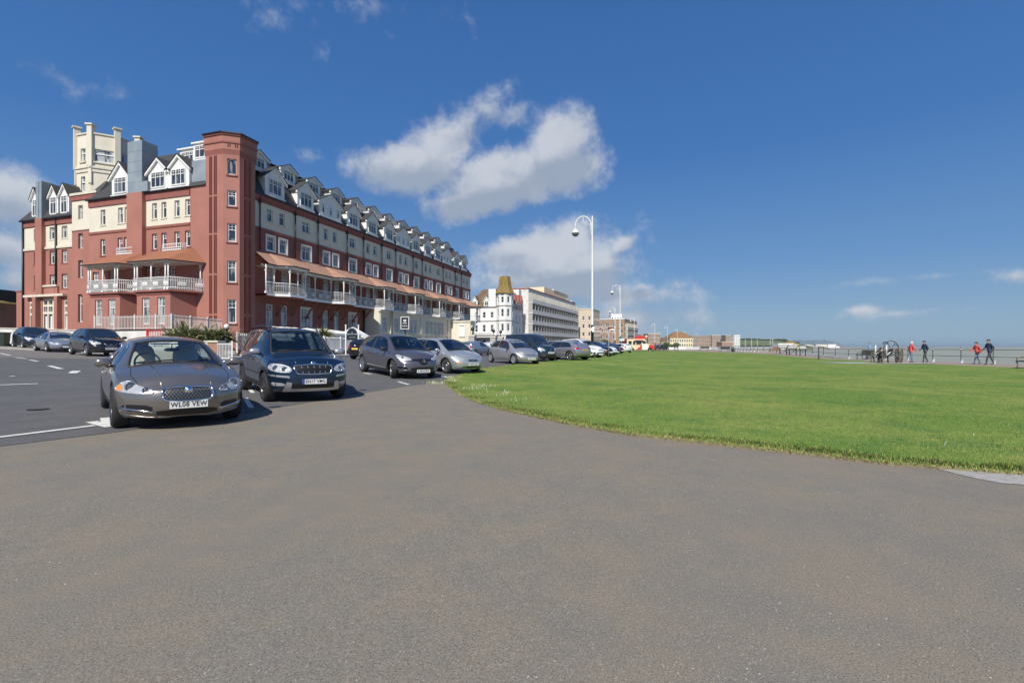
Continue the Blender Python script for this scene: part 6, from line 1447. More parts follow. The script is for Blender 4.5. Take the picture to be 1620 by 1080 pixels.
    if sp.get('arch'):    # black plastic arch lips
        for x in (-wb, wb):
            for s_ in (-1, 1):
                def fn(b):
                    L_ = []
                    for i in range(15):
                        t = PI*(-.06+1.12*i/14); L_.append((x+(R_+.075)*math.cos(t), R_+(R_+.075)*math.sin(t)))
                    strip(b, bvh, 'side', L_, .06, PLAS, .008, s_)
                part('wheel_arch_trim', fn)
    bpy.data.meshes.remove(me0)
    return root, C_
def place(root, px, d, heading, ref):
    """ref: car-local x of the point seen at column px and depth d"""
    a = math.radians(heading); c = Vector(((px-CX)/F*d, d)); h = Vector((math.cos(a), math.sin(a))); loc = c-h*ref; wb = 1.3; l = Vector((-h.y, h.x))
    z = lambda v: T(v.x, v.y)+.008
    f_, r_, le, ri = z(loc+h*wb), z(loc-h*wb), z(loc+l*.75), z(loc-l*.75)
    X = Vector((h.x*2*wb, h.y*2*wb, f_-r_)).normalized(); Y = Vector((l.x*1.5, l.y*1.5, le-ri)).normalized(); Z = X.cross(Y).normalized(); Y = Z.cross(X)
    root.matrix_world = Matrix.Translation((loc.x, loc.y, (f_+r_+le+ri)/4))@Matrix((X, Y, Z)).transposed().to_4x4()
def seams4(xf, xm, xr, zl=.32, zt=.9): return [[(xf, zt), (xf-.03, .6), (xf-.06, zl)], [(xm, zt), (xm, zl)], [(xr, zt), (xr+.08, .62), (xr+.28, zl+.02)], [(xf-.06, zl), (xr+.28, zl)]]
# ---- 1. grey saloon
BRZ = paint('bronze_grey_paint', (.25, .225, .21), .7, .27)
SAL = dict(top=[(-2.6,.96),(-2.3,1.04),(-1.95,1.09),(-1.5,1.21),(-.85,1.41),(-.25,1.46),(.15,1.44),(.5,1.36),(1.3,.99),(1.6,.935),(2.05,.83),(2.36,.67)],
  belt=[(-2.6,.84),(-1.5,.95),(0,.93),(1.2,.89),(2.0,.74),(2.36,.58)], half=[(-2.6,.78),(-2,.9),(-1,.94),(.9,.93),(1.8,.915),(2.15,.87),(2.36,.79)],
  roofw=[(-2.6,.66),(-1.95,.66),(-1.3,.6),(-.5,.57),(.4,.58),(1.25,.73),(2.0,.68),(2.36,.58)], drop=[(-2.6,.08),(-1.9,.06),(-1,.07),(.4,.07),(1.3,.075),(2.0,.09),(2.36,.07)],
  wb=2.91, wr=.345, tr=.81, tw=.24, rim=('seven', ALLOYD), sweepF=.52, sweepR=.3, ws=(1.27, .47), rs=(-1.72, -.85), seatm=LEATH, seatx=-.2, hr=.02, mirror=(.92, 1.0, .12), handles=[.28, -.72],
  win=[(-.22,-.22,.5,.98), (-1.45,-1.05,-.3,-.3)], pillar=[(-.31,-.21,-.21,-.31)], wtrim=CHR, seams=seams4(1.02,-.26,-1.2)+[[(-.26,.93),(-.26,.32)]], bon=[(1.28,.66),(1.7,.70),(2.1,.62),(2.3,.45)], pz=.40, pzr=.8,
  patch=[('headlight','front',[(.45,.58),(.47,.63),(.56,.665),(.63,.69),(.68,.745),(.77,.755),(.84,.72),(.9,.67),(.89,.61),(.80,.59),(.6,.57)],LENS,.006,True,1),
   ('indicator_lamp','front',[(-.82,.715),(-.88,.68),(-.89,.63),(-.85,.61),(-.82,.645)],AMB,.010,False,1),
   ('grille','front',[(-.34,.50),(-.35,.6),(-.31,.665),(.31,.665),(.35,.6),(.34,.50),(.27,.455),(-.27,.455)],GRD,.004,False,2),
   ('lower_intake','front',[(-.42,.225),(-.42,.33),(.42,.33),(.42,.225)],GRD,.004,False,1), ('side_intake','front',[(.46,.28),(.47,.40),(.82,.42),(.84,.33)],GRD,.004,True,1),
   ('tail_light','rear',[(.4,.78),(.4,.9),(.8,.92),(.8,.76)],REDL,.006,True,1)],
  tubes=[('grille_ring','front',[(-.34,.50),(-.35,.6),(-.31,.665),(.31,.665),(.35,.6),(.34,.50),(.27,.455),(-.27,.455)],.018,CHR,.012,False,True),
   ('chrome_blade','front',[(.46,.30),(.62,.325),(.85,.36)],.014,CHR,.006,True,False), ('splitter_trim','front',[(-.8,.26),(-.5,.215),(0,.205),(.5,.215),(.8,.26)],.014,'B',.0,False,False),
   ('sill_trim','side',[(-1.0,.26),(0,.24),(1.0,.26)],.012,PLAS,.004,True,False)], lamps=[(.72,.675,.078),(.545,.625,.05)], badge=(.61,'disc'))
SAL['tubes'] = [tuple(BRZ if q == 'B' else q for q in t) for t in SAL['tubes']]
SAL0 = SAL; r1, C1 = build_car(SAL, BRZ, plate='WL08 VEW', cabin='clear')
tag(r1, 'bronze grey saloon with chrome mesh grille and cream leather seats, plate WL08 VEW', 'car')
me0 = C1.shell([BRZ], ns=60); bv = BVHTree.FromPolygons([v.co.copy() for v in me0.vertices], [tuple(p.vertices) for p in me0.polygons]); b = MB()
gp_ = chaikin([(-.34,.50),(-.35,.6),(-.31,.665),(.31,.665),(.35,.6),(.34,.50),(.27,.455),(-.27,.455)], 2)
def inside(P, x, z): return bool(inpoly(np.array([x]), np.array([z]), P)[0])
for sgn_ in (-1, 1):
    for k_ in range(-15, 16):
        L_ = [];
        for j in range(9):
            z = .45+.22*j/8; x = k_*.048+sgn_*(z-.56)*.8
            if inside(gp_, x, z): L_.append((x, z))
            elif len(L_) > 1: break
        if len(L_) > 1: strip(b, bv, 'front', L_, .006, mat('mesh_silver', (.24, .24, .25), .4, .6), .007)
b.build('grille_mesh', r1)
b = MB()   # raised bonnet creases
for s_ in (-1, 1): b.tube([proj(bv, 'top', x, s_*y, 1, -.012) for x, y in ((1.35,.4),(1.7,.37),(2.0,.35),(2.25,.34))], [.02,.025,.022,.01], BRZ, 8)
b.build('bonnet_crease', r1)
r1_ = r1; place(r1, 300, 7.25, -47, C1.xf); r1.scale = (.97, .94, .99)
# ---- 2. dark blue tall SUV
NAVY = paint('navy_paint', (.012, .03, .07), .5, .28)
SUVs = dict(top=[(-2.12,1.05),(-2.05,1.35),(-1.85,1.58),(-1.4,1.66),(-.5,1.695),(.1,1.68),(.42,1.62),(1.12,1.13),(1.35,1.08),(1.8,1.02),(2.1,.86)],
  belt=[(-2.12,.98),(-1,1.06),(0,1.03),(1.1,1.0),(1.7,.93),(2.1,.72)], half=[(-2.12,.8),(-1.7,.88),(-.5,.9),(1.0,.9),(1.7,.88),(1.95,.84),(2.1,.76)],
  roofw=[(-2.12,.66),(-1.6,.62),(0,.62),(.4,.62),(1.12,.72),(1.8,.68),(2.1,.6)], drop=[(-2.12,.06),(-1,.06),(.4,.06),(1.1,.06),(1.9,.07),(2.1,.08)],
  nose=[(0,.12),(.2,.03),(.45,0),(.8,.02),(1,.09)], tail=[(0,.1),(.25,.0),(.5,.02),(.8,.04),(1,.12)],
  wb=2.58, wr=.34, tr=.785, tw=.225, rim=('ten', ALLOYD), sweepF=.34, sweepR=.15, ws=(1.1,.45), rs=(-2.06,-1.78), mirror=(.82,1.12,.12), mirm=SILV, handles=[.12,-.8], arch=True, rails=(-1.6,.35),
  win=[(-.33,-.33,.45,.85),(-1.18,-1.12,-.42,-.42),(-1.88,-1.72,-1.28,-1.3)], pillar=[(-.42,-.33,-.33,-.42),(-1.3,-1.18,-1.12,-1.27)], seams=seams4(.95,-.37,-1.22,.36,1.0), bon=[(1.12,.64),(1.5,.67),(1.85,.6),(2.0,.42)], pz=.5, pzr=.9, seatx=-.1, hr=.03, stz=.12,
  zb=[(-2.12,.34),(-1.6,.26),(1.6,.26),(2.1,.27)],
  patch=[('headlight','front',[(.46,.715),(.47,.80),(.58,.86),(.80,.89),(.86,.84),(.86,.75),(.7,.70)],LENS,.006,True,1), ('grille','front',[(-.36,.68),(-.42,.82),(-.38,.85),(.38,.85),(.42,.82),(.36,.68)],GRD,.004,False,1),
   ('lower_grille','front',[(-.44,.34),(-.46,.46),(.46,.46),(.44,.34)],GRD,.004,False,1),('fog_lamp','front',[(.58,.40),(.6,.47),(.86,.49),(.88,.41)],LENS,.007,True,1),
   ('skid_plate','front',[(-.62,.27),(-.56,.34),(.56,.34),(.62,.27)],SILV,.010,False,0),('skid_plate_side','front',[(.47,.28),(.46,.48),(.56,.50),(.62,.28)],SILV,.012,True,0),
   ('lower_cladding','side',[(-.86,.27),(-.86,.42),(.86,.42),(.86,.27)],PLAS,.006,True,0),('silver_flash','front',[(.5,.58),(.52,.63),(.86,.655),(.87,.62)],SILV,.006,True,0),
   ('tail_light','rear',[(.5,.85),(.5,1.05),(.8,1.08),(.8,.85)],REDL,.006,True,1)],
  tubes=[('grille_frame','front',[(-.35,.675),(-.37,.685),(-.425,.835),(-.41,.855),(-.1,.875),(0,.885),(.1,.875),(.41,.855),(.425,.835),(.37,.685),(.35,.675),(0,.665)],.016,CHR,.01,False,True),('rubbing_strip','side',[(-.8,.62),(0,.62),(.8,.62)],.014,PLAS,.006,True,False)],
  lamps=[(.75,.795,.062),(.6,.775,.058)], badge=(.885,'disc'), aerial=-1.6)
r2, C2 = build_car(SUVs, NAVY, plate='EN17 VMG', euro=True, cabin=True)
tag(r2, 'dark blue SUV with silver mirrors, roof rails and silver skid plate, plate EN17 VMG', 'car')
me0 = C2.shell([NAVY], ns=60); bv = BVHTree.FromPolygons([v.co.copy() for v in me0.vertices], [tuple(p.vertices) for p in me0.polygons]); b = MB()
for i in range(19):
    y = -.36+.72*i/18; b.tube([proj(bv, 'front', y, .69, 1, .008), proj(bv, 'front', y*1.1, .84, 1, .008)], .009, PLAS if i % 3 else SILV, 4)
b.build('grille_slats', r2)
b = MB()
for s_ in (-1, 1): b.tube([proj(bv, 'top', x, s_*y, 1, -.012) for x, y in ((1.2,.42),(1.5,.4),(1.8,.37),(1.98,.33))], .02, NAVY, 8)
b.build('bonnet_crease', r2)
place(r2, 497, 10.75, -51, C2.xf)
# ---- 3. crossover
MAUV = paint('mauve_grey_paint', (.12, .115, .145), .5, .3)
XOV = dict(top=[(-2.0,.95),(-1.95,1.15),(-1.75,1.38),(-1.3,1.5),(-.5,1.56),(.1,1.55),(.4,1.49),(1.3,1.02),(1.5,.98),(1.85,.88),(2.1,.68)],
  belt=[(-2.0,.98),(-1.2,1.04),(0,.98),(1.2,.92),(1.8,.78),(2.1,.58)], half=[(-2.0,.78),(-1.5,.87),(-.5,.885),(1.0,.885),(1.7,.86),(1.95,.8),(2.1,.7)],
  roofw=[(-2.0,.64),(-1.4,.58),(0,.59),(.4,.6),(1.25,.7),(1.8,.64),(2.1,.54)], drop=[(-2.0,.06),(-1,.06),(.4,.06),(1.3,.07),(1.9,.09),(2.1,.08)],
  wb=2.6, wr=.335, tr=.77, tw=.215, rim=('five', ALLOY), sweepF=.45, sweepR=.2, ws=(1.26,.44), rs=(-1.93,-1.6), mirror=(.82,1.03,.12), mirm=PLAS, handles=[.15,-.75], arch=False,
  win=[(-.33,-.33,.45,.95),(-1.15,-1.05,-.42,-.42),(-1.6,-1.35,-1.2,-1.28)], pillar=[(-.42,-.33,-.33,-.42)], seams=seams4(1.02,-.37,-1.15), bon=[(1.3,.62),(1.6,.64),(1.9,.52),(2.0,.35)], pz=.3, pzr=.85, seatx=-.1, hr=.0, stz=.08,
  patch=[('headlight','front',[(.4,.68),(.42,.745),(.6,.80),(.78,.87),(.83,.82),(.8,.73),(.62,.67)],LENS,.006,True,1),('grille','front',[(-.42,.72),(-.4,.665),(-.16,.64),(-.12,.52),(.12,.52),(.16,.64),(.4,.665),(.42,.72),(0,.74)],GRD,.005,False,1),
   ('lower_grille','front',[(-.48,.3),(-.44,.44),(.44,.44),(.48,.3)],GRD,.004,False,1),('fog_housing','front',[(.56,.33),(.55,.44),(.8,.47),(.82,.37)],GRD,.006,True,1),('bumper_cladding','front',[(-.75,.21),(-.7,.29),(.7,.29),(.75,.21)],PLAS,.006,False,0),
   ('sill_cladding','side',[(-.88,.22),(-.88,.36),(.88,.33),(.88,.22)],PLAS,.006,True,0),('sill_flash','side',[(-.85,.34),(-.8,.4),(.8,.36),(.86,.33)],SILV,.010,True,0),('tail_light','rear',[(.45,.85),(.45,.98),(.78,1.0),(.78,.82)],REDL,.006,True,1)],
  tubes=[('fog_ring','front',[(.54,.31),(.53,.45),(.82,.49),(.84,.36)],.013,CHR,.008,True,True)], lamps=[(.66,.755,.05)], badge=(.63,'diamond'), aerial=-1.3)
r3, C3 = build_car(XOV, MAUV, plate='LY64 EXN', cabin=True, steer=-.35)
tag(r3, 'mauve grey crossover with dark roof glass, diamond badge and black door mirrors', 'car'); place(r3, 670, 17.0, -50, C3.xf)
# ---- 4. silver hatchback
SIL = paint('silver_paint', (.5, .52, .53), .6, .3); SIL2 = paint('silver_paint_warm', (.46, .46, .47), .6, .3)
HAT = dict(top=[(-2.02,.92),(-1.97,1.1),(-1.75,1.3),(-1.3,1.39),(-.5,1.43),(.1,1.42),(.4,1.36),(1.32,.95),(1.5,.91),(1.9,.8),(2.12,.62)],
  belt=[(-2.02,.9),(-1.2,.94),(0,.9),(1.2,.86),(1.8,.72),(2.12,.54)], half=[(-2.02,.76),(-1.5,.84),(-.5,.85),(1.0,.85),(1.7,.83),(1.98,.77),(2.12,.68)],
  roofw=[(-2.02,.62),(-1.4,.56),(0,.56),(.4,.57),(1.25,.68),(1.8,.62),(2.12,.5)], drop=[(-2.02,.05),(-1,.055),(.4,.055),(1.3,.06),(1.9,.08),(2.12,.07)],
  wb=2.62, wr=.31, tr=.745, tw=.195, rim=('seven', ALLOY), sweepF=.42, sweepR=.2, ws=(1.28,.42), rs=(-1.95,-1.6), mirror=(.85,.94,.1), handles=[.15,-.75],
  win=[(-.3,-.3,.42,.95),(-1.15,-1.05,-.38,-.38),(-1.62,-1.35,-1.22,-1.28)], pillar=[(-.38,-.3,-.3,-.38)], seams=seams4(1.05,-.34,-1.1), bon=[(1.32,.6),(1.6,.62),(1.9,.52),(2.03,.35)], pz=.42, pzr=.72, seatx=-.1, hr=0,
  patch=[('headlight','front',[(.36,.585),(.38,.62),(.5,.66),(.72,.76),(.78,.72),(.72,.60),(.6,.565)],LENS,.006,True,1),('grille','front',[(-.28,.55),(-.26,.61),(.26,.61),(.28,.55),(.2,.53),(-.2,.53)],GRD,.005,False,1),
   ('lower_grille','front',[(-.5,.25),(-.5,.34),(.5,.34),(.5,.25)],GRD,.004,False,1),('indicator_lamp','front',[(.54,.45),(.54,.51),(.66,.52),(.66,.46)],AMB,.006,True,1),('tail_light','rear',[(.55,.75),(.55,1.05),(.74,1.0),(.76,.75)],REDL,.006,True,1)],
  tubes=[('rubbing_strip','side',[(-.95,.5),(0,.5),(.85,.5)],.016,'B',.004,True,False)], badge=(.575,'oval'), aerial=.3)
HAT['tubes'] = [tuple(SIL if q == 'B' else q for q in t) for t in HAT['tubes']]
r4, C4 = build_car(HAT, SIL, plate='T474 UDY', cabin=True)
tag(r4, 'silver hatchback with oval grille and parking disc in its windscreen, beside the grass corner', 'car'); place(r4, 749, 19.6, -45, C4.xf)
# ---- 5. small rounded silver hatch
KA = dict(top=[(-1.72,.8),(-1.66,1.0),(-1.4,1.24),(-.9,1.36),(-.3,1.4),(.1,1.38),(.35,1.32),(1.15,.92),(1.3,.87),(1.65,.74),(1.86,.55)],
  belt=[(-1.72,.78),(-1.0,.92),(0,.88),(1.0,.82),(1.5,.68),(1.86,.48)], half=[(-1.72,.68),(-1.3,.79),(-.4,.815),(.9,.815),(1.45,.79),(1.7,.72),(1.86,.6)],
  roofw=[(-1.72,.54),(-1.2,.52),(0,.54),(.35,.55),(1.1,.64),(1.55,.58),(1.86,.44)], drop=[(-1.72,.06),(-1,.06),(.4,.06),(1.2,.07),(1.7,.09),(1.86,.07)],
  wb=2.45, wr=.285, tr=.71, tw=.17, rim=('hub', HUBC), sweepF=.42, sweepR=.3, ws=(1.12,.38), rs=(-1.62,-1.2), mirror=(.72,.92,.1), mirm=PLAS, handles=[-.25],
  win=[(-.35,-.35,.4,.8),(-1.2,-.95,-.42,-.42)], seams=[[(.85,.86),(.85,.55),(.8,.3)],[(-.4,.88),(-.42,.5),(-.35,.3)],[(.8,.3),(-.35,.3)]], bon=[(1.15,.58),(1.4,.6),(1.65,.48),(1.75,.3)], pz=.34, pzr=.6,
  patch=[('headlight','front',[(.4,.55),(.42,.62),(.54,.7),(.66,.7),(.68,.6),(.56,.54)],LENS,.006,True,1),('grille','front',[(-.32,.51),(-.3,.55),(.3,.55),(.32,.51)],GRD,.005,False,1),('bumper','side',[(1.35,.22),(1.45,.45),(1.8,.45),(1.8,.22)],'BODY',.006,True,0),
   ('tail_light','rear',[(.48,.62),(.5,.85),(.62,.85),(.64,.62)],REDL,.006,True,1)], badge=(.53,'oval'))
r5, C5 = build_car(KA, SIL2, plate='AK05 CFN', detail=True)
tag(r5, 'small rounded silver three door hatchback between the silver hatchback and dark blue van', 'car'); place(r5, 841, 26.2, -56, C5.xf)
# ---- 6. dark blue van with side windows
VANB = paint('dark_slate_blue_paint', (.025, .045, .07), .4, .3)
VAN = dict(top=[(-2.0,1.1),(-1.98,1.5),(-1.85,1.76),(-1.4,1.82),(-.4,1.84),(.2,1.8),(.48,1.7),(1.3,1.1),(1.5,1.05),(1.85,.95),(2.05,.72)],
  belt=[(-2.0,.98),(-1,1.02),(0,1.0),(1.2,.98),(1.7,.85),(2.05,.62)], half=[(-2.0,.8),(-1.5,.83),(-.5,.84),(1.0,.84),(1.7,.82),(1.9,.78),(2.05,.68)],
  roofw=[(-2.0,.7),(-1.4,.69),(0,.66),(.4,.64),(1.25,.68),(1.8,.62),(2.05,.52)], drop=[(-2.0,.06),(-1,.06),(.4,.06),(1.3,.07),(1.9,.08),(2.05,.08)],
  wb=2.6, wr=.31, tr=.74, tw=.18, rim=('hub', HUBC), sweepF=.35, sweepR=.06, ws=(1.26,.55), rs=(-1.99,-1.86), mirror=(.85,1.12,.11), mirm=PLAS, handles=[.0,-.9],
  win=[(-.2,-.2,.55,.95),(-1.05,-1.05,-.3,-.3),(-1.8,-1.75,-1.15,-1.15)], wm=.13, seams=seams4(.98,-.25,-1.1), bon=[(1.3,.6),(1.6,.62),(1.9,.5),(1.98,.35)], pz=.55, pzr=.8,
  patch=[('headlight','front',[(.4,.66),(.42,.76),(.55,.86),(.74,.9),(.78,.8),(.7,.68)],LENS,.006,True,1),('bumper','front',[(-.78,.22),(-.78,.5),(.78,.5),(.78,.22)],PLAS,.006,False,0),('grille','front',[(-.35,.62),(-.33,.7),(.33,.7),(.35,.62)],GRD,.005,False,1),('tail_light','rear',[(.66,.7),(.66,1.2),(.76,1.2),(.78,.7)],REDL,.006,True,1)],
  tubes=[('fog_lamp_ring','front',[(.5,.36),(.5,.44),(.58,.44),(.58,.36)],.012,CHR,.01,True,True)], badge=(.70,'diamond'), rails=None)
r6, C6 = build_car(VAN, VANB, name='parked_van', plate='AE07 DPH', detail=True)
tag(r6, 'dark blue passenger van with tall roof parked behind the small silver hatchback', 'van'); place(r6, 872, 30.5, -52, C6.xf)
# ---- others: variants of the shapes above
def variant(base, **k): d_ = dict(base); d_.update(k); return d_
def scale_spec(sp, sx=1., sy=1., sz=1.):
    d_ = dict(sp)
    for k in ('top', 'belt'): d_[k] = [(x*sx, z*sz) for x, z in sp[k]]
    for k in ('half', 'roofw'): d_[k] = [(x*sx, y*sy) for x, y in sp[k]]
    d_['drop'] = [(x*sx, z) for x, z in sp['drop']]; d_['wb'] = sp['wb']*sx; d_['tr'] = sp['tr']*sy
    if 'zb' in sp: d_['zb'] = [(x*sx, z) for x, z in sp['zb']]
    d_['win'] = [tuple(q*sx for q in w) for w in sp['win']]; d_['pillar'] = [tuple(q*sx for q in w) for w in sp.get('pillar', [])]
    d_['ws'] = tuple(q*sx for q in sp['ws']); d_['rs'] = tuple(q*sx for q in sp['rs'])
    for k in ('patch',): d_[k] = [(n_, ax, [(a*(sy if ax in ('front', 'rear') else sx), z*sz) for a, z in P], m, o, mi, r) for n_, ax, P, m, o, mi, r in sp[k]]
    d_['tubes'] = [(n_, ax, [(a*(sy if ax in ('front', 'rear') else sx), z*sz) for a, z in P], r, m, o, mi, cl) for n_, ax, P, r, m, o, mi, cl in sp.get('tubes', [])]
    d_['pz'] = sp['pz']*sz; d_['lamps'] = [(y*sy, z*sz, r) for y, z, r in sp.get('lamps', [])]
    if sp.get('badge'): d_['badge'] = (sp['badge'][0]*sz, sp['badge'][1])
    d_['seams'] = [[(x*sx, z*sz) for x, z in P] for P in sp['seams']]; d_['bon'] = [(x*sx, y*sy) for x, y in sp['bon']]; d_['mirror'] = (sp['mirror'][0]*sx, sp['mirror'][1]*sz, sp['mirror'][2]); return d_
A3 = scale_spec(HAT, 1., 1.03, .955); A3['top'] = [(-2.02,.86),(-1.96,1.0),(-1.6,1.18),(-1.1,1.31),(-.4,1.37)]+A3['top'][5:]; A3['rs'] = (-1.93, -1.3)
A3['patch'] = [p for p in A3['patch'] if p[0] != 'tail_light']+[('tail_light','rear',[(.45,.78),(.45,.9),(.78,.93),(.79,.77)],REDL,.006,True,1),('tail_light','side',[(-1.98,.78),(-1.98,.9),(-1.72,.9),(-1.78,.78)],REDL,.006,True,1),('indicator_lamp','front',[(.54,.45),(.54,.46),(.56,.46)],AMB,.006,False,0)]
A3.update(wr=.32, rim=('five', ALLOY), win=[(-.42,-.42,.42,.95),(-1.5,-1.1,-.5,-.5)], pillar=[(-.5,-.42,-.42,-.5)], seams=[[(1.05,.88),(1.02,.3)],[(-.46,.9),(-.46,.5),(-.4,.3)],[(1.02,.3),(-.4,.3)]], handles=[-.25])
GREY = paint('lilac_silver_paint', (.36, .37, .42), .6, .3)
r7, C7 = build_car(A3, GREY, detail=True, plate='EO04 FBX'); tag(r7, 'silver grey three door hatchback parked tail towards the lawn beside the first lamp post', 'car'); place(r7, 926, 32.5, 131, C7.xr)
WHT = paint('white_car_paint', (.75, .76, .77), .0, .3); BLK = paint('black_car_paint', (.01, .011, .016), .3, .25); DBLU = paint('midnight_blue_paint', (.015, .025, .05), .4, .28)
BURG = paint('burgundy_paint', (.16, .01, .03), .4, .28); SLVB = paint('blue_silver_paint', (.32, .36, .42), .6, .3)
MPV = scale_spec(XOV, 1.08, 1., 1.04); MPV['badge'] = None; MPV['win'] = [(-.36,-.36,.49,1.02),(-1.24,-1.13,-.45,-.45),(-1.8,-1.6,-1.34,-1.36)]; MPV['patch'] = [p for p in MPV['patch'] if p[0] not in ('sill_flash', 'grille')]+[('grille','front',[(-.35,.62),(-.3,.68),(.3,.68),(.35,.62)],GRD,.005,False,1)]
r8, C8 = build_car(MPV, WHT, detail=False); tag(r8, 'large white people carrier parked behind the first lamp post', 'car'); place(r8, 951, 39, -48, C8.xf)
COU = scale_spec(HAT, 1., 1., 1.); COU['badge'] = None
r9, C9 = build_car(COU, SLVB, detail=False); tag(r9, 'pale blue silver hatchback half hidden behind the silver three door hatchback', 'car'); place(r9, 925, 35.5, -50, C9.xf)
far = [(COU, BLK, 967, 44.5, 'black hatchback parked just beyond the large white people carrier'), (COU, WHT, 974, 50, 'white hatchback third beyond the lamp post in the seafront row'), (XOV, DBLU, 978, 56, 'dark blue crossover between the far white and burgundy parked cars'), (COU, BURG, 985, 62, 'burgundy hatchback near the far end of the parked row')]
for sp, m_, px, d_, lab in far:
    s2 = dict(sp); s2['badge'] = None; r_, c_ = build_car(s2, m_, detail=False); tag(r_, lab, 'car'); place(r_, px, d_, -48, c_.xf)
s2 = dict(HAT); s2['badge'] = None; s2['patch'] = s2['patch']+[('tail_light','side',[(-2.0,.75),(-2.0,1.02),(-1.82,1.0),(-1.8,.78)],REDL,.006,True,1)]
r_, c_ = build_car(s2, BLK, detail=False, plate=None); tag(r_, 'black hatchback seen from behind with yellow plate by the white picket fence', 'car'); place(r_, 561, 31.5, 66, c_.xr)
b = MB(); b.lathe([(.0, -.03), (.05, -.02), (.055, 0)], WHT, 16, 'x', (c_.xr+.0, 0, .93)); b.build('badge', r_)
HV = scale_spec(HAT, 1.02, 1., 1.04); HV['badge'] = None; HV['win'] = HV['win'][:1]; HV['pillar'] = []
r_, c_ = build_car(HV, SLVB, detail=False); tag(r_, 'grey blue small van seen from its side by the pale boundary wall', 'car'); place(r_, 735, 47, 62, c_.xr)
r_, c_ = build_car(COU, WHT, detail=False); tag(r_, 'white hatchback behind the small silver hatchback beside the stone gate piers', 'car'); place(r_, 763, 52, 55, c_.xr)
# left row in the side street
QQ = scale_spec(XOV, 1.03, 1., 1.01); QQ['badge'] = (.66, 'oval'); QQ['patch'] = [p for p in QQ['patch'] if p[0] not in ('grille', 'sill_flash')]+[('grille','front',[(-.3,.72),(-.16,.56),(.16,.56),(.3,.72)],GRD,.005,False,1)]; QQ['tubes'] = [('grille_chevron','front',[(-.3,.74),(-.15,.57),(.15,.57),(.3,.74)],.018,CHR,.01,False,False)]; QQ['pz'] = .44; QQ['rim'] = ('twin', ALLOY)
r_, c_ = build_car(QQ, BLK, detail=True, plate='HN15 UEC'); tag(r_, 'black crossover with chrome chevron grille leading the left hand row', 'car'); place(r_, 176, 26, -34, c_.xf)
CP = scale_spec(SAL, .9, .93, .9); CP.update(wr=.315, rim=('five', ALLOY), badge=None, handles=[0.], win=[(-.5,-.35,.45,.85),(-1.2,-.95,-.58,-.58)], pillar=[], seams=[[(.95,.8),(.9,.3)],[(-.5,.84),(-.45,.3)],[(.9,.3),(-.45,.3)]], wtrim=PLAS)
CP['patch'] = [('headlight','front',[(.42,.52),(.44,.58),(.52,.62),(.6,.58),(.58,.52)],LENS,.006,True,1),('headlight','front',[(.62,.53),(.62,.6),(.72,.62),(.78,.56)],LENS,.006,True,1),('grille','front',[(-.3,.44),(-.3,.48),(.3,.48),(.3,.44)],GRD,.005,False,1),('lower_intake','front',[(-.4,.22),(-.4,.32),(.4,.32),(.4,.22)],GRD,.005,False,1)]; CP['tubes'] = []; CP['lamps'] = []
r_, c_ = build_car(CP, SLVB, detail=True); tag(r_, 'low silver coupe parked between two dark cars in the side street', 'car'); place(r_, 108, 30, -34, c_.xf)
S3 = scale_spec(XOV, 1.02, 1.0, 1.04); S3['badge'] = None; S3['patch'] = [p for p in S3['patch'] if p[0] not in ('grille', 'sill_flash')]+[('grille','front',[(-.36,.52),(-.32,.7),(.32,.7),(.36,.52)],GRD,.005,False,1)]; S3['tubes'] = [('bumper_trim','front',[(-.5,.28),(0,.25),(.5,.28)],.02,SILV,.01,False,False)]; S3['rim'] = ('five', ALLOY)
r_, c_ = build_car(S3, DBLU, detail=True); tag(r_, 'dark blue SUV last in the left hand row by the white wall', 'car'); place(r_, 66, 34, -34, c_.xf)
# ================================================= PROMENADE
RAILM = mat('railing_grey_green', (.12, .14, .14), .5, .3); POSTW = mat('railing_post_white', (.6, .62, .6), .6)
r = empty('promenade_railing', (0, 0, 0), 0, 'two bar metal railing with pale footed posts along the promenade edge', 'railing')
pts = []; y = 17.0
while y < 118: pts.append((coast(y)-.2, y)); y += 2.55
pc_ = MB(); pc_.lathe([(.075, 0), (.07, .06), (.035, .12), (.032, 1.12), (.05, 1.16), (.045, 1.22), (.001, 1.25)], RAILM, 10); pc_.sphere((0, 0, 1.06), .06, POSTW, 10); pc_ = pc_.mesh('post'); ft = MB(); ft.box(-.11, .11, -.11, .11, 0, .1, POSTW); ft.box(.0, .14, -.05, .05, .1, .26, POSTW); ft = ft.mesh('post_foot')
for x, y in pts: o = inst('post', pc_, r, (x, y, T(x, y)+.012)); inst('post_foot', ft, o)
b = MB()
for hh in (.52, 1.05): b.tube([(x, y, T(x, y)+hh) for x, y in pts], .024, RAILM, 6)
b.build('rail', r)
SLT = mat('bench_slat_dark', (.03, .026, .022), .6); WOOD = mat('weathered_oak', (.3, .19, .1), .75, col2=(.2, .12, .07), scale=9)
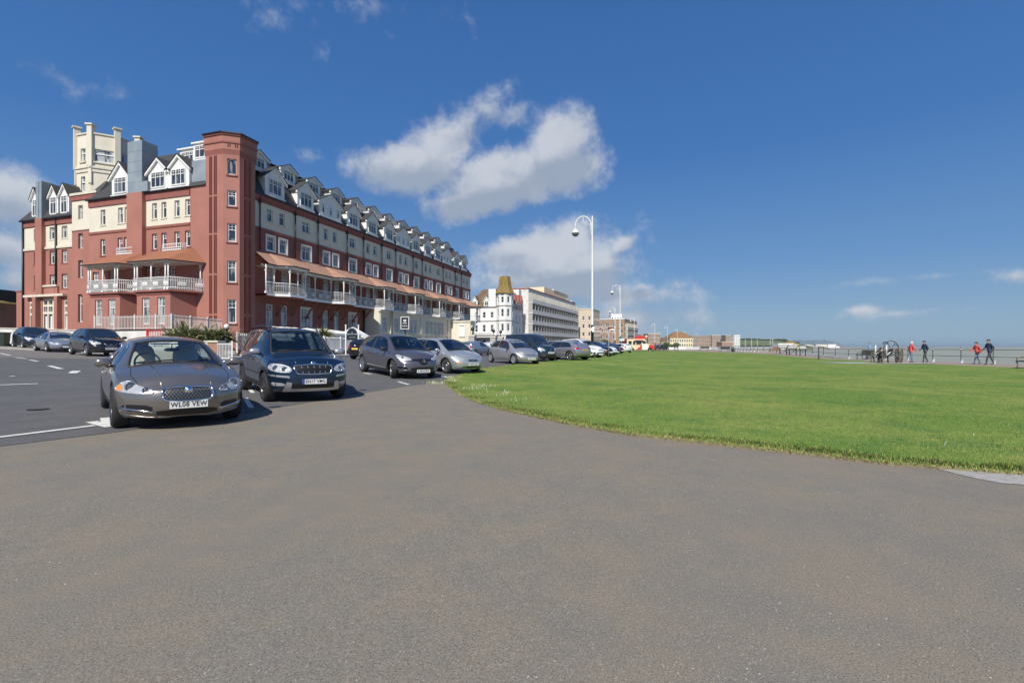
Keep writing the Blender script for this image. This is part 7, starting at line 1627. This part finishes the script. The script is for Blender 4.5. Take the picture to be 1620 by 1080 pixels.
def bench(px, d, rz, L, label, wood=SLT, iron=BLACKP, group=None):
    p = at(px, d); r = empty('park_bench', (p.x, p.y, T(p.x, p.y)+.02), rz, label, 'bench', group)   # back towards -y
    b = MB()
    for i in range(5): b.box(-L/2, L/2, -.17+.1*i, -.08+.1*i, .4, .46, wood)
    b.build('seat', r); b = MB()
    for i in range(4): b.box(-L/2, L/2, -.22-.02*i, -.19-.02*i, .5+.11*i, .6+.11*i, wood)
    b.build('backrest', r)
    for x in (-L/2+.12, L/2-.12):
        b = MB(); b.tube([(x, .3, 0), (x, .26, .2), (x, .3, .43)], .03, iron, 6); b.tube([(x, -.3, 0), (x, -.18, .22), (x, -.2, .45), (x, -.29, .92)], .03, iron, 6); b.tube([(x, -.22, .66), (x, .1, .68), (x, .3, .6), (x, .3, .43)], .025, iron, 6); b.tube([(x, -.2, .42), (x, .3, .42)], .025, iron, 6); b.build('end_frame', r)
    return r
bench(1369, 47, .35, 1.75, 'black slatted bench with its back to the lawn, left of the old winch'); bench(1394, 36.5, 1.2, 1.5, 'black bench turned sideways between the other bench and the old winch')
bench(1114, 108, .3, 2.4, 'leftmost dark bench at the far edge of the lawn'); bench(1146, 84, .3, 2.0, 'dark bench left of the small green bin'); bench(1226, 62, .4, 1.5, 'brown wooden bench left of the information boards', WOOD, WOOD)
bench(1628, 27.5, .5, 1.8, 'brown wooden bench cut by the right edge of the picture', SLT, WOOD)
def bin_(px, d, label, m, h=.9, r_=.3):
    p = at(px, d); r = empty('litter_bin', (p.x, p.y, T(p.x, p.y)), 0, label, 'bin'); b = MB(); b.lathe([(r_*.9, 0), (r_, .05), (r_, h*.75), (r_*.9, h*.78)], m, 16); b.build('body', r); b = MB(); b.lathe([(r_*1.05, h*.82), (r_*.9, h*.95), (.001, h)], m, 16); b.tube([(r_*.85, 0, h*.6), (r_*.85, 0, h*.85)], .02, m, 4); b.tube([(-r_*.85, 0, h*.6), (-r_*.85, 0, h*.85)], .02, m, 4); b.build('lid', r)
GB = mat('bin_dark_green', (.015, .035, .02), .6); bin_(1159.5, 84, 'small dark green litter bin at the lawn edge', GB, .9, .27)
p = at(4, 35.5); r = empty('wheelie_bin', (p.x, p.y, T(p.x, p.y)+.1), .3, 'dark green wheeled bin at the left edge by the white wall', 'bin'); b = MB(); b.add([(-.24, -.3, 0), (.24, -.3, 0), (.24, .3, 0), (-.24, .3, 0), (-.29, -.36, .98), (.29, -.36, .98), (.29, .36, .98), (-.29, .36, .98)], [(0,3,2,1),(4,5,6,7),(0,1,5,4),(1,2,6,5),(2,3,7,6),(3,0,4,7)], GB); b.build('body', r); b = MB(); b.box(-.31, .31, -.38, .42, .98, 1.05, GB); b.build('lid', r); b = MB(); b.lathe([(.001, -.31), (.1, -.31), (.1, .31), (.001, .31)], RUB, 14, 'x', (0, .34, .1)); b.build('wheel', r)
p = at(975, 120); b = MB(); sell(b, (0, 0, .5), (.6, .5, .5), mat('grit_yellow', (.6, .5, .06), .6), 5); b.box(-.64, .64, -.54, .54, .8, .9, mat('grit_yellow')); tag(b.build('grit_bin', None, (p.x, p.y, T(p.x, p.y))), 'small yellow grit bin behind the burgundy car', 'grit bin')
def info(px, d, rz, label, h=1.0, w=1.1, pm=None):
    p = at(px, d); r = empty('information_board', (p.x, p.y, T(p.x, p.y)), rz, label, 'information board'); b = MB(); M = Matrix.Translation((0, 0, h))@Matrix.Rotation(.6, 4, 'X'); b.box(-w/2, w/2, -.35, .35, -.03, .03, pm or BLACKP, M=M); b.box(-w/2+.05, w/2-.05, -.3, .3, .03, .035, GREYC, M=M); b.build('panel', r)
    for x in (-w*.35, w*.35): b = MB(); b.box(x-.04, x+.04, -.04, .04, 0, h, BLACKP); b.build('post', r)
info(1239, 60, -.9, 'slanted information board nearest the wooden bench'); info(1254, 58, -.9, 'second slanted information board right of the wooden bench'); info(1270, 57, -.3, 'third information board on the lawn edge', 1.0, .8)
p = at(1297, 46.5); r = empty('viewing_table', (p.x, p.y, T(p.x, p.y)), .1, 'large tilted black panel on a thin post by the railing', 'information board'); b = MB(); b.box(-.62, .62, -.4, .4, -.025, .025, BLACKP, M=Matrix.Translation((.1, 0, 1.25))@Matrix.Rotation(.28, 4, 'Y')@Matrix.Rotation(.2, 4, 'X')); b.build('panel', r); b = MB(); b.tube([(-.12, 0, 0), (-.12, 0, 1.25)], .04, BLACKP, 6); b.build('post', r)
# old winch on a concrete pad
p = at(1412, 35.5); zt = T(p.x, p.y)
pad = [(p.x-4.2, p.y-1.1), (p.x+2.2, p.y-1.5), (p.x+3.4, p.y+.6), (p.x+1.5, p.y+2), (p.x-4.5, p.y+2)]
sheet('winch_pad', pad, mat('apron_concrete'), .06, .8)
RUST = mat('rusted_iron', (.13, .075, .05), .85, col2=(.06, .05, .045), scale=7); GRN = mat('winch_green', (.05, .1, .08), .6, col2=(.1, .08, .06), scale=5); TIMB = mat('grey_timber', (.2, .16, .12), .85, col2=(.12, .1, .08), scale=8)
w = empty('boat_winch', (p.x, p.y, zt+.06), .2, 'old iron boat winch with a big spoked wheel on a timber frame', 'winch')
b = MB(); b.tube([(.8*math.cos(t)-.15, 0, 1.12+.8*math.sin(t)) for t in [-.25+(PI+.5)*i/26 for i in range(27)]], .035, RUST, 6, cap=False)
for i in range(4): t = -.1+(PI+.2)*i/3; b.tube([(-.15, 0, 1.12), (-.15+.79*math.cos(t), 0, 1.12+.79*math.sin(t))], .022, RUST, 5)
b.lathe([(.12, -.1), (.12, .1), (.001, .1)], RUST, 12, 'y', (-.15, 0, 1.12)); b.build('spoked_wheel', w)
b = MB(); b.lathe([(.2, -.45), (.2, .45)], TIMB, 14, 'y', (-.15, .6, .85)); b.lathe([(.3, .12), (.3, .17), (.001, .17)], GRN, 14, 'y', (-.15, 0, .85)); b.lathe([(.3, 1.05), (.3, 1.1), (.001, 1.1)], GRN, 14, 'y', (-.15, 0, .85)); b.build('drum', w)
for x, z in ((-.95, .95), (.85, .95)): 
    for yy in (.1, 1.1): b = MB(); b.box(x-.04, x+.04, yy-.04, yy+.04, 0, z, TIMB); b.build('post', w)
for yy in (.1, 1.1): b = MB(); b.box(-1.1, 1.0, yy-.05, yy+.05, .62, .76, GRN); b.box(-1.05, 1.1, yy-.05, yy+.05, .9, 1.0, GRN); b.tube([(-.6, yy-.08, .62), (-.6, yy-.08, 1.55)], .04, SGW, 5); b.tube([(-.6, yy-.08, .7), (.1, yy-.08, 1.1)], .035, SGW, 5); b.build('side_beam', w)
b = MB(); b.tube([(-1.0, 0, 1.65), (-.85, 0, 1.8), (-.6, 0, 1.78), (-.45, 0, 1.65)], .045, BLACKP, 6); b.build('crank_handle', w); b = MB(); b.tube([(.6, .3, 1.55), (.85, .3, 1.6), (1.0, .3, 1.45)], .04, GRN, 6); b.build('crank_handle', w)
for k_, x in enumerate((1.05, 1.55)):
    b = MB(); M = Matrix.Translation((x, .5, .62))@Matrix.Rotation(.52, 4, 'Z'); b.tube([M@Vector((.62*math.cos(t), 0, .62*math.sin(t))) for t in [2*PI*i/28 for i in range(29)]], .045, TIMB if k_ else RUST, 6, cap=False)
    for i in range(4): t = PI*i/4; b.tube([M@Vector((-.6*math.cos(t), 0, -.6*math.sin(t))), M@Vector((.6*math.cos(t), 0, .6*math.sin(t)))], .025, TIMB, 5)
    b.build('cart_wheel', w)
w.scale = (.86, .86, .86)
# ================================================= ICE CREAM VAN
IC = mat('van_cream', (.72, .62, .4), .35, coat=.6); IR = mat('van_red', (.55, .03, .025), .35, coat=.6); IP = mat('van_pink', (.7, .25, .25), .4)
p = at(1013, 92); z = T(p.x, p.y); v = empty('ice_cream_van', (p.x, p.y, z), -.26, 'red and cream ice cream van with a raised red roof and serving hatch', 'van')
b = MB(); out = [(-2.5, .35), (-2.55, 1.2), (-2.5, 2.35), (-2.3, 2.45), (.75, 2.45), (.95, 2.1), (1.25, 1.5), (2.35, 1.25), (2.55, .95), (2.55, .35)]; n_ = len(out)
b.add([(x, -.95, z_) for x, z_ in out]+[(x, .95, z_) for x, z_ in out], [tuple(range(n_)), tuple(reversed(range(n_, 2*n_)))]+[(i, n_+i, n_+(i+1) % n_, (i+1) % n_) for i in range(n_)], IC); b.build('body', v)
def vp(nm, P, m, y=-.957): b = MB(); b.add([(x, y, z_) for x, z_ in P], [tuple(range(len(P)))], m); b.build(nm, v)
vp('red_panel', [(-2.54, .36), (-2.55, 1.15), (-1.7, 1.1), (-1.35, .4)], IR); vp('red_panel', [(-.8, .36), (.3, .36), (.3, 1.2), (-.1, 1.2), (-.0, .8), (-.3, .8)], IR); vp('front_wing', [(1.5, .75), (1.7, 1.35), (2.36, 1.22), (2.54, .95), (2.54, .36), (2.1, .36)], IR); vp('pink_stripe', [(-.95, 1.2), (.3, 1.2), (.3, 1.3), (-.95, 1.3)], IP)
vp('white_door', [(.35, .4), (1.35, .4), (1.35, 1.45), (.35, 1.45)], WHITE, -.96)
for P in ([(-2.2, 1.4), (-1.6, 1.4), (-1.6, 2.0), (-2.2, 2.0)], [(-1.35, 1.3), (-.95, 1.3), (-.95, 2.0), (-1.35, 2.0)], [(-.75, 1.35), (.2, 1.35), (.2, 2.05), (-.75, 2.05)], [(.42, 1.5), (1.15, 1.5), (.85, 2.05), (.42, 2.05)]): vp('side_window', P, CGD, -.963)
b = MB(); b.add([(.97, -.85, 2.08), (.97, .85, 2.08), (1.28, .85, 1.52), (1.28, -.85, 1.52)], [(0, 1, 2, 3)], CGD); b.build('windscreen', v)
b = MB(); b.box(-1.0, .85, -.8, .8, 2.45, 2.95, IR); b.box(-1.1, .5, -1.45, -.94, 2.12, 2.2, IR); b.build('roof_hatch', v); b = MB(); b.box(-2.45, .75, -.97, .97, 2.42, 2.52, IR); b.build('roof_trim', v)
for x in (-1.55, 1.75):
    for s_ in (-1, 1): w = empty('wheel', (x, s_*.82, .33), 0 if s_ > 0 else PI, parent=v); ty, ri = wheel_meshes(.33, .2, 'hub', HUBC); inst('tyre', ty, w); inst('rim', ri, w)
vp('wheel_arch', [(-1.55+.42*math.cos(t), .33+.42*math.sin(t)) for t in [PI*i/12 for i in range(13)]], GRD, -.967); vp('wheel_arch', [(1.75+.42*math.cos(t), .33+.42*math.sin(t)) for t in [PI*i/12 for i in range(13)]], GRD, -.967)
b = MB(); b.lathe([(.001, .0), (.12, .02), (.28, .5), (.001, .62)], IC, 12, c=(1.1, -.5, 2.5)); b.build('cone_ornament', v)
# red telephone kiosk
p = at(989, 94); k = empty('telephone_kiosk', (p.x, p.y, T(p.x, p.y)), .2, 'dark red kiosk standing just left of the ice cream van', 'kiosk'); b = MB(); KR = mat('kiosk_red', (.3, .03, .03), .5); b.box(-.48, .48, -.48, .48, 0, .3, KR)
for x in (-.44, .36):
    for y in (-.44, .36): b.box(x, x+.08, y, y+.08, .3, 2.1, KR)
b.box(-.5, .5, -.5, .5, 2.1, 2.35, KR); b.lathe([(.62, 2.35), (.3, 2.5), (.001, 2.52)], KR, 4, smooth=False); b.build('frame', k); b = MB()
for a in range(4):
    M = Matrix.Rotation(a*PI/2, 4, 'Z'); b.add([(-.36, -.42, .3), (.36, -.42, .3), (.36, -.42, 2.1), (-.36, -.42, 2.1)], [(0, 1, 2, 3)], CGD, M=M)
    for i in range(1, 7): b.box(-.36, .36, -.44, -.42, .3+i*.26, .33+i*.26, KR, M=M)
    b.box(-.02, .02, -.44, -.42, .3, 2.1, KR, M=M)
b.build('glazing', k)
# ================================================= PEOPLE
SKIN = mat('skin', (.5, .3, .22), .6); SHOE = mat('shoe_dark', (.03, .028, .028), .6)
def person(px, d, rz, h, jacket, legs, hairm, label, stride=.28, pose='walk', hat=None, legs_label=None, shoe=None):
    p = at(px, d); s = h/1.74; V = []; E = []; Rr = []
    def v(x, y, z, r, par=None):
        V.append((x*s, y*s, z*s)); Rr.append(r*s); i = len(V)-1
        if par is not None: E.append((par, i))
        return i
    lean = .06 if pose == 'walk' else 0.
    pel = v(0, 0, .95, .135); wst = v(lean*.3, 0, 1.1, .13, pel); ch = v(lean*.8, 0, 1.3, .155, wst); nk = v(lean+.0, 0, 1.46, .075, ch); nk2 = v(lean+.02, 0, 1.53, .055, nk); hd = v(lean+.035, 0, 1.63, .082, nk2); ht = v(lean+.03, 0, 1.70, .06, hd); no = v(lean+.115, 0, 1.625, .02, hd); chn = v(lean+.085, 0, 1.57, .035, hd)
    hands = []
    for sd_ in (-1, 1):
        sh = v(lean, sd_*.17, 1.42, .075, ch); sw = (-sd_*stride*.7 if pose == 'walk' else .12)
        if pose == 'hold' : sw = .2
        el_ = v(lean+sw*.5-.04, sd_*.235, 1.17, .052, sh); wr = v(lean+sw+.06, sd_*.22, .96+abs(sw)*.25, .034, el_); pa = v(lean+sw+.085, sd_*.215, .91+abs(sw)*.28, .03, wr); hands.append(V[pa])
        for f_ in range(4): k1 = v(lean+sw+.085+.022*(f_-1.5), sd_*.21, .865+abs(sw)*.28-.004*abs(f_-1.5), .0095, pa); v(lean+sw+.09+.022*(f_-1.5), sd_*.198, .83+abs(sw)*.28-.004*abs(f_-1.5), .008, k1)
        t1 = v(lean+sw+.125, sd_*.20, .89+abs(sw)*.28, .011, pa); v(lean+sw+.14, sd_*.195, .86+abs(sw)*.28, .009, t1)
        hp = v(0, sd_*.095, .88, .095, pel); st = sd_*stride
        if pose == 'sit':
            kn = v(.42, sd_*.11, .5+.42-.42, .062, hp); V[kn] = (.42*s, sd_*.11*s, .86*s); an = v(.45, sd_*.11, .5, .045, kn); to = v(.58, sd_*.11, .46, .035, an)
        else:
            kn = v(st*.55+.05, sd_*.1, .5, .062, hp); an = v(st, sd_*.1, .095+(.05 if st < 0 else 0), .045, kn); he = v(st-.03, sd_*.1, .045+(.04 if st < 0 else 0), .036, an); to = v(st+.15, sd_*.11, .035, .032, he)
    me = bpy.data.meshes.new('p'); me.from_pydata(V, E, []); o = bpy.data.objects.new('person', me); sc.collection.objects.link(o)
    md = o.modifiers.new('s', 'SKIN'); md.use_smooth_shade = True
    for i, sv in enumerate(me.skin_vertices[0].data): sv.radius = (Rr[i]*(1.0 if i not in (1, 2, 0) else .8), Rr[i]*(1. if i not in (0, 1, 2) else 1.25)); sv.use_root = (i == 0)
    o.modifiers.new('u', 'SUBSURF').levels = 1
    dg = bpy.context.evaluated_depsgraph_get(); m2 = bpy.data.meshes.new_from_object(o.evaluated_get(dg)); bpy.data.objects.remove(o)
    m2.name = 'person'; m2.materials.clear()
    for q in (SKIN, jacket, legs, shoe or SHOE): m2.materials.append(q)
    for f_ in m2.polygons:
        c = f_.center/s; f_.use_smooth = True
        hnd = min((Vector(c)*s-Vector(q)).length for q in hands) < .075*s or (abs(c.y) > .17 and c.z < .93+abs(stride)*.05 and c.z > .7 and abs(c.y) > .185)
        f_.material_index = 0 if (c.z > 1.5 or (hnd and pose != 'sit')) else (1 if c.z > (.86 if pose != 'sit' else .9) else (2 if c.z > (.1 if pose != 'sit' else .5) else 3))
        if abs(c.y) > .16 and c.z > .93 and c.z < 1.5: f_.material_index = 1
    o = bpy.data.objects.new('person', m2); link(o); o.location = (p.x, p.y, T(p.x, p.y)+.015-(.42*s if pose == 'sit' else 0)); o.rotation_euler = (0, 0, rz); tag(o, label, 'person')
    b = MB(); sell(b, ((lean+.015)*s, 0, 1.675*s), (.098*s, .085*s, .075*s), hat or hairm, 2.1, 14); sell(b, ((lean-.025)*s, 0, 1.63*s), (.072*s, .082*s, .09*s), hairm, 2.1, 12)
    if hat: b.box((lean+.05)*s, (lean+.17)*s, -.06*s, .06*s, 1.655*s, 1.67*s, hat)
    b.build('cap' if hat else 'hair', o); return o
JR = mat('jacket_coral', (.62, .09, .07), .8); JN = mat('jacket_navy', (.03, .05, .09), .8); JB = mat('top_pale_blue', (.22, .36, .5), .8); DEN = mat('denim', (.12, .18, .27), .85); DK = mat('trousers_dark', (.05, .055, .065), .85); WH = mat('hair_white', (.62, .6, .57), .9); HG_ = mat('hair_grey', (.2, .19, .18), .9); HBR = mat('hair_brown', (.08, .05, .03), .9); JP = mat('jacket_faded_red', (.42, .13, .11), .8); GY = mat('trousers_grey', (.16, .17, .19), .85); HAT_ = mat('cap_navy', (.03, .04, .07), .8)
person(1376, 48.5, 2.6, 1.7, JB, GY, HG_, 'person in a pale blue top standing behind the left bench', .06, 'hold')
person(1393, 36.6, 1.0, 1.62, JP, DK, HBR, 'person in a faded red jacket sitting on the sideways bench', pose='sit')
person(1441, 37.5, -.15, 1.66, JR, DEN, WH, 'white haired person in a coral jacket and jeans right of the winch', .16)
person(1464, 37.2, 2.95, 1.73, JN, DK, HG_, 'person in a dark navy jacket walking beside the railing, right of the coral jacket', .2, hat=HAT_)
person(1546, 34.5, 3.0, 1.6, JR, DEN, HBR, 'person in a coral jacket stepping out next to a taller companion', .27)
person(1566, 33.4, 2.9, 1.78, JN, DK, HG_, 'tall person in a navy coat and cap, rightmost of the walkers', .27, hat=HAT_)
person(1067.5, 104, 1.2, 1.7, DK, DK, HBR, 'left of two dark clothed people by the far white wall', .1); person(1072, 103, 1.9, 1.74, DK, DK, HBR, 'right of two dark clothed people by the far white wall', .1)
person(1038, 98, 2.9, 1.7, mat('top_purple', (.16, .1, .35), .8), DK, HBR, 'person in a purple top in front of the ice cream van', .1); person(1044, 99, 3.1, 1.72, GY, DK, HG_, 'grey clothed person queueing right of the purple top', .12); person(1049, 100, .4, 1.68, DK, DK, HBR, 'dark clothed person last in the queue by the ice cream van', .1); person(1033.5, 92.5, 3.0, 1.68, JR, DEN, HBR, 'person in a red top at the nose of the ice cream van', .1)
# two bicycles by the queue
def bicycle(px, d, rz, label, m):
    p = at(px, d); r = empty('bicycle', (p.x, p.y, T(p.x, p.y)+.01), rz, label, 'bicycle', None)
    for x in (-.52, .52):
        b = MB(); b.tube([(x+.34*math.cos(t), 0, .34+.34*math.sin(t)) for t in [2*PI*i/20 for i in range(21)]], .022, RUB, 5, cap=False)
        for i in range(4): t = PI*i/4; b.tube([(x-.33*math.cos(t), 0, .34-.33*math.sin(t)), (x+.33*math.cos(t), 0, .34+.33*math.sin(t))], .006, CHR, 3)
        b.build('wheel', r)
    b = MB()
    for a, c in (((-.52, .34), (-.12, .3)), ((-.12, .3), (-.25, .82)), ((-.12, .3), (.38, .72)), ((-.22, .74), (.36, .8)), ((-.52, .34), (-.22, .74)), ((.52, .34), (.35, .92))): b.tube([(a[0], 0, a[1]), (c[0], 0, c[1])], .022, m, 6)
    b.build('frame', r); b = MB(); sell(b, (-.27, 0, .87), (.13, .06, .03), PLAS, 3, 10); b.build('saddle', r); b = MB(); b.tube([(.35, 0, .9), (.4, 0, 1.0), (.38, -.25, 1.0)], .015, PLAS, 5); b.tube([(.4, 0, 1.0), (.38, .25, 1.0)], .015, PLAS, 5); b.build('handlebar', r)
bicycle(1052, 96, .3, 'dark bicycle parked beside the queue at the ice cream van', BLK)
# small far cars on the seafront
for px, d, m_, l, hd in ((981, 74, WHT, 'white hatchback tail beyond the burgundy car, left of the kiosk', 120), (1046, 128, BLK, 'black car parked beyond the queue at the ice cream van', 10)):
    r_, c_ = build_car(COU, m_, detail=False); tag(r_, l, 'car'); place(r_, px, d, hd, 0)
# ================================================= AIR
hz = bpy.data.materials.new('sea_air'); hz.use_nodes = True; t = hz.node_tree; n = t.nodes; n.remove(n['Principled BSDF'])
pv = n.new('ShaderNodeVolumePrincipled'); pv.inputs['Color'].default_value = (.72, .87, .97, 1); pv.inputs['Density'].default_value = .00006; pv.inputs['Anisotropy'].default_value = .2
t.links.new(pv.outputs[0], n['Material Output'].inputs['Volume'])
b = MB(); b.box(-7000, 25000, -401, 26001, -11, 60, hz); o = b.build('haze'); tag(o, kind='stuff')
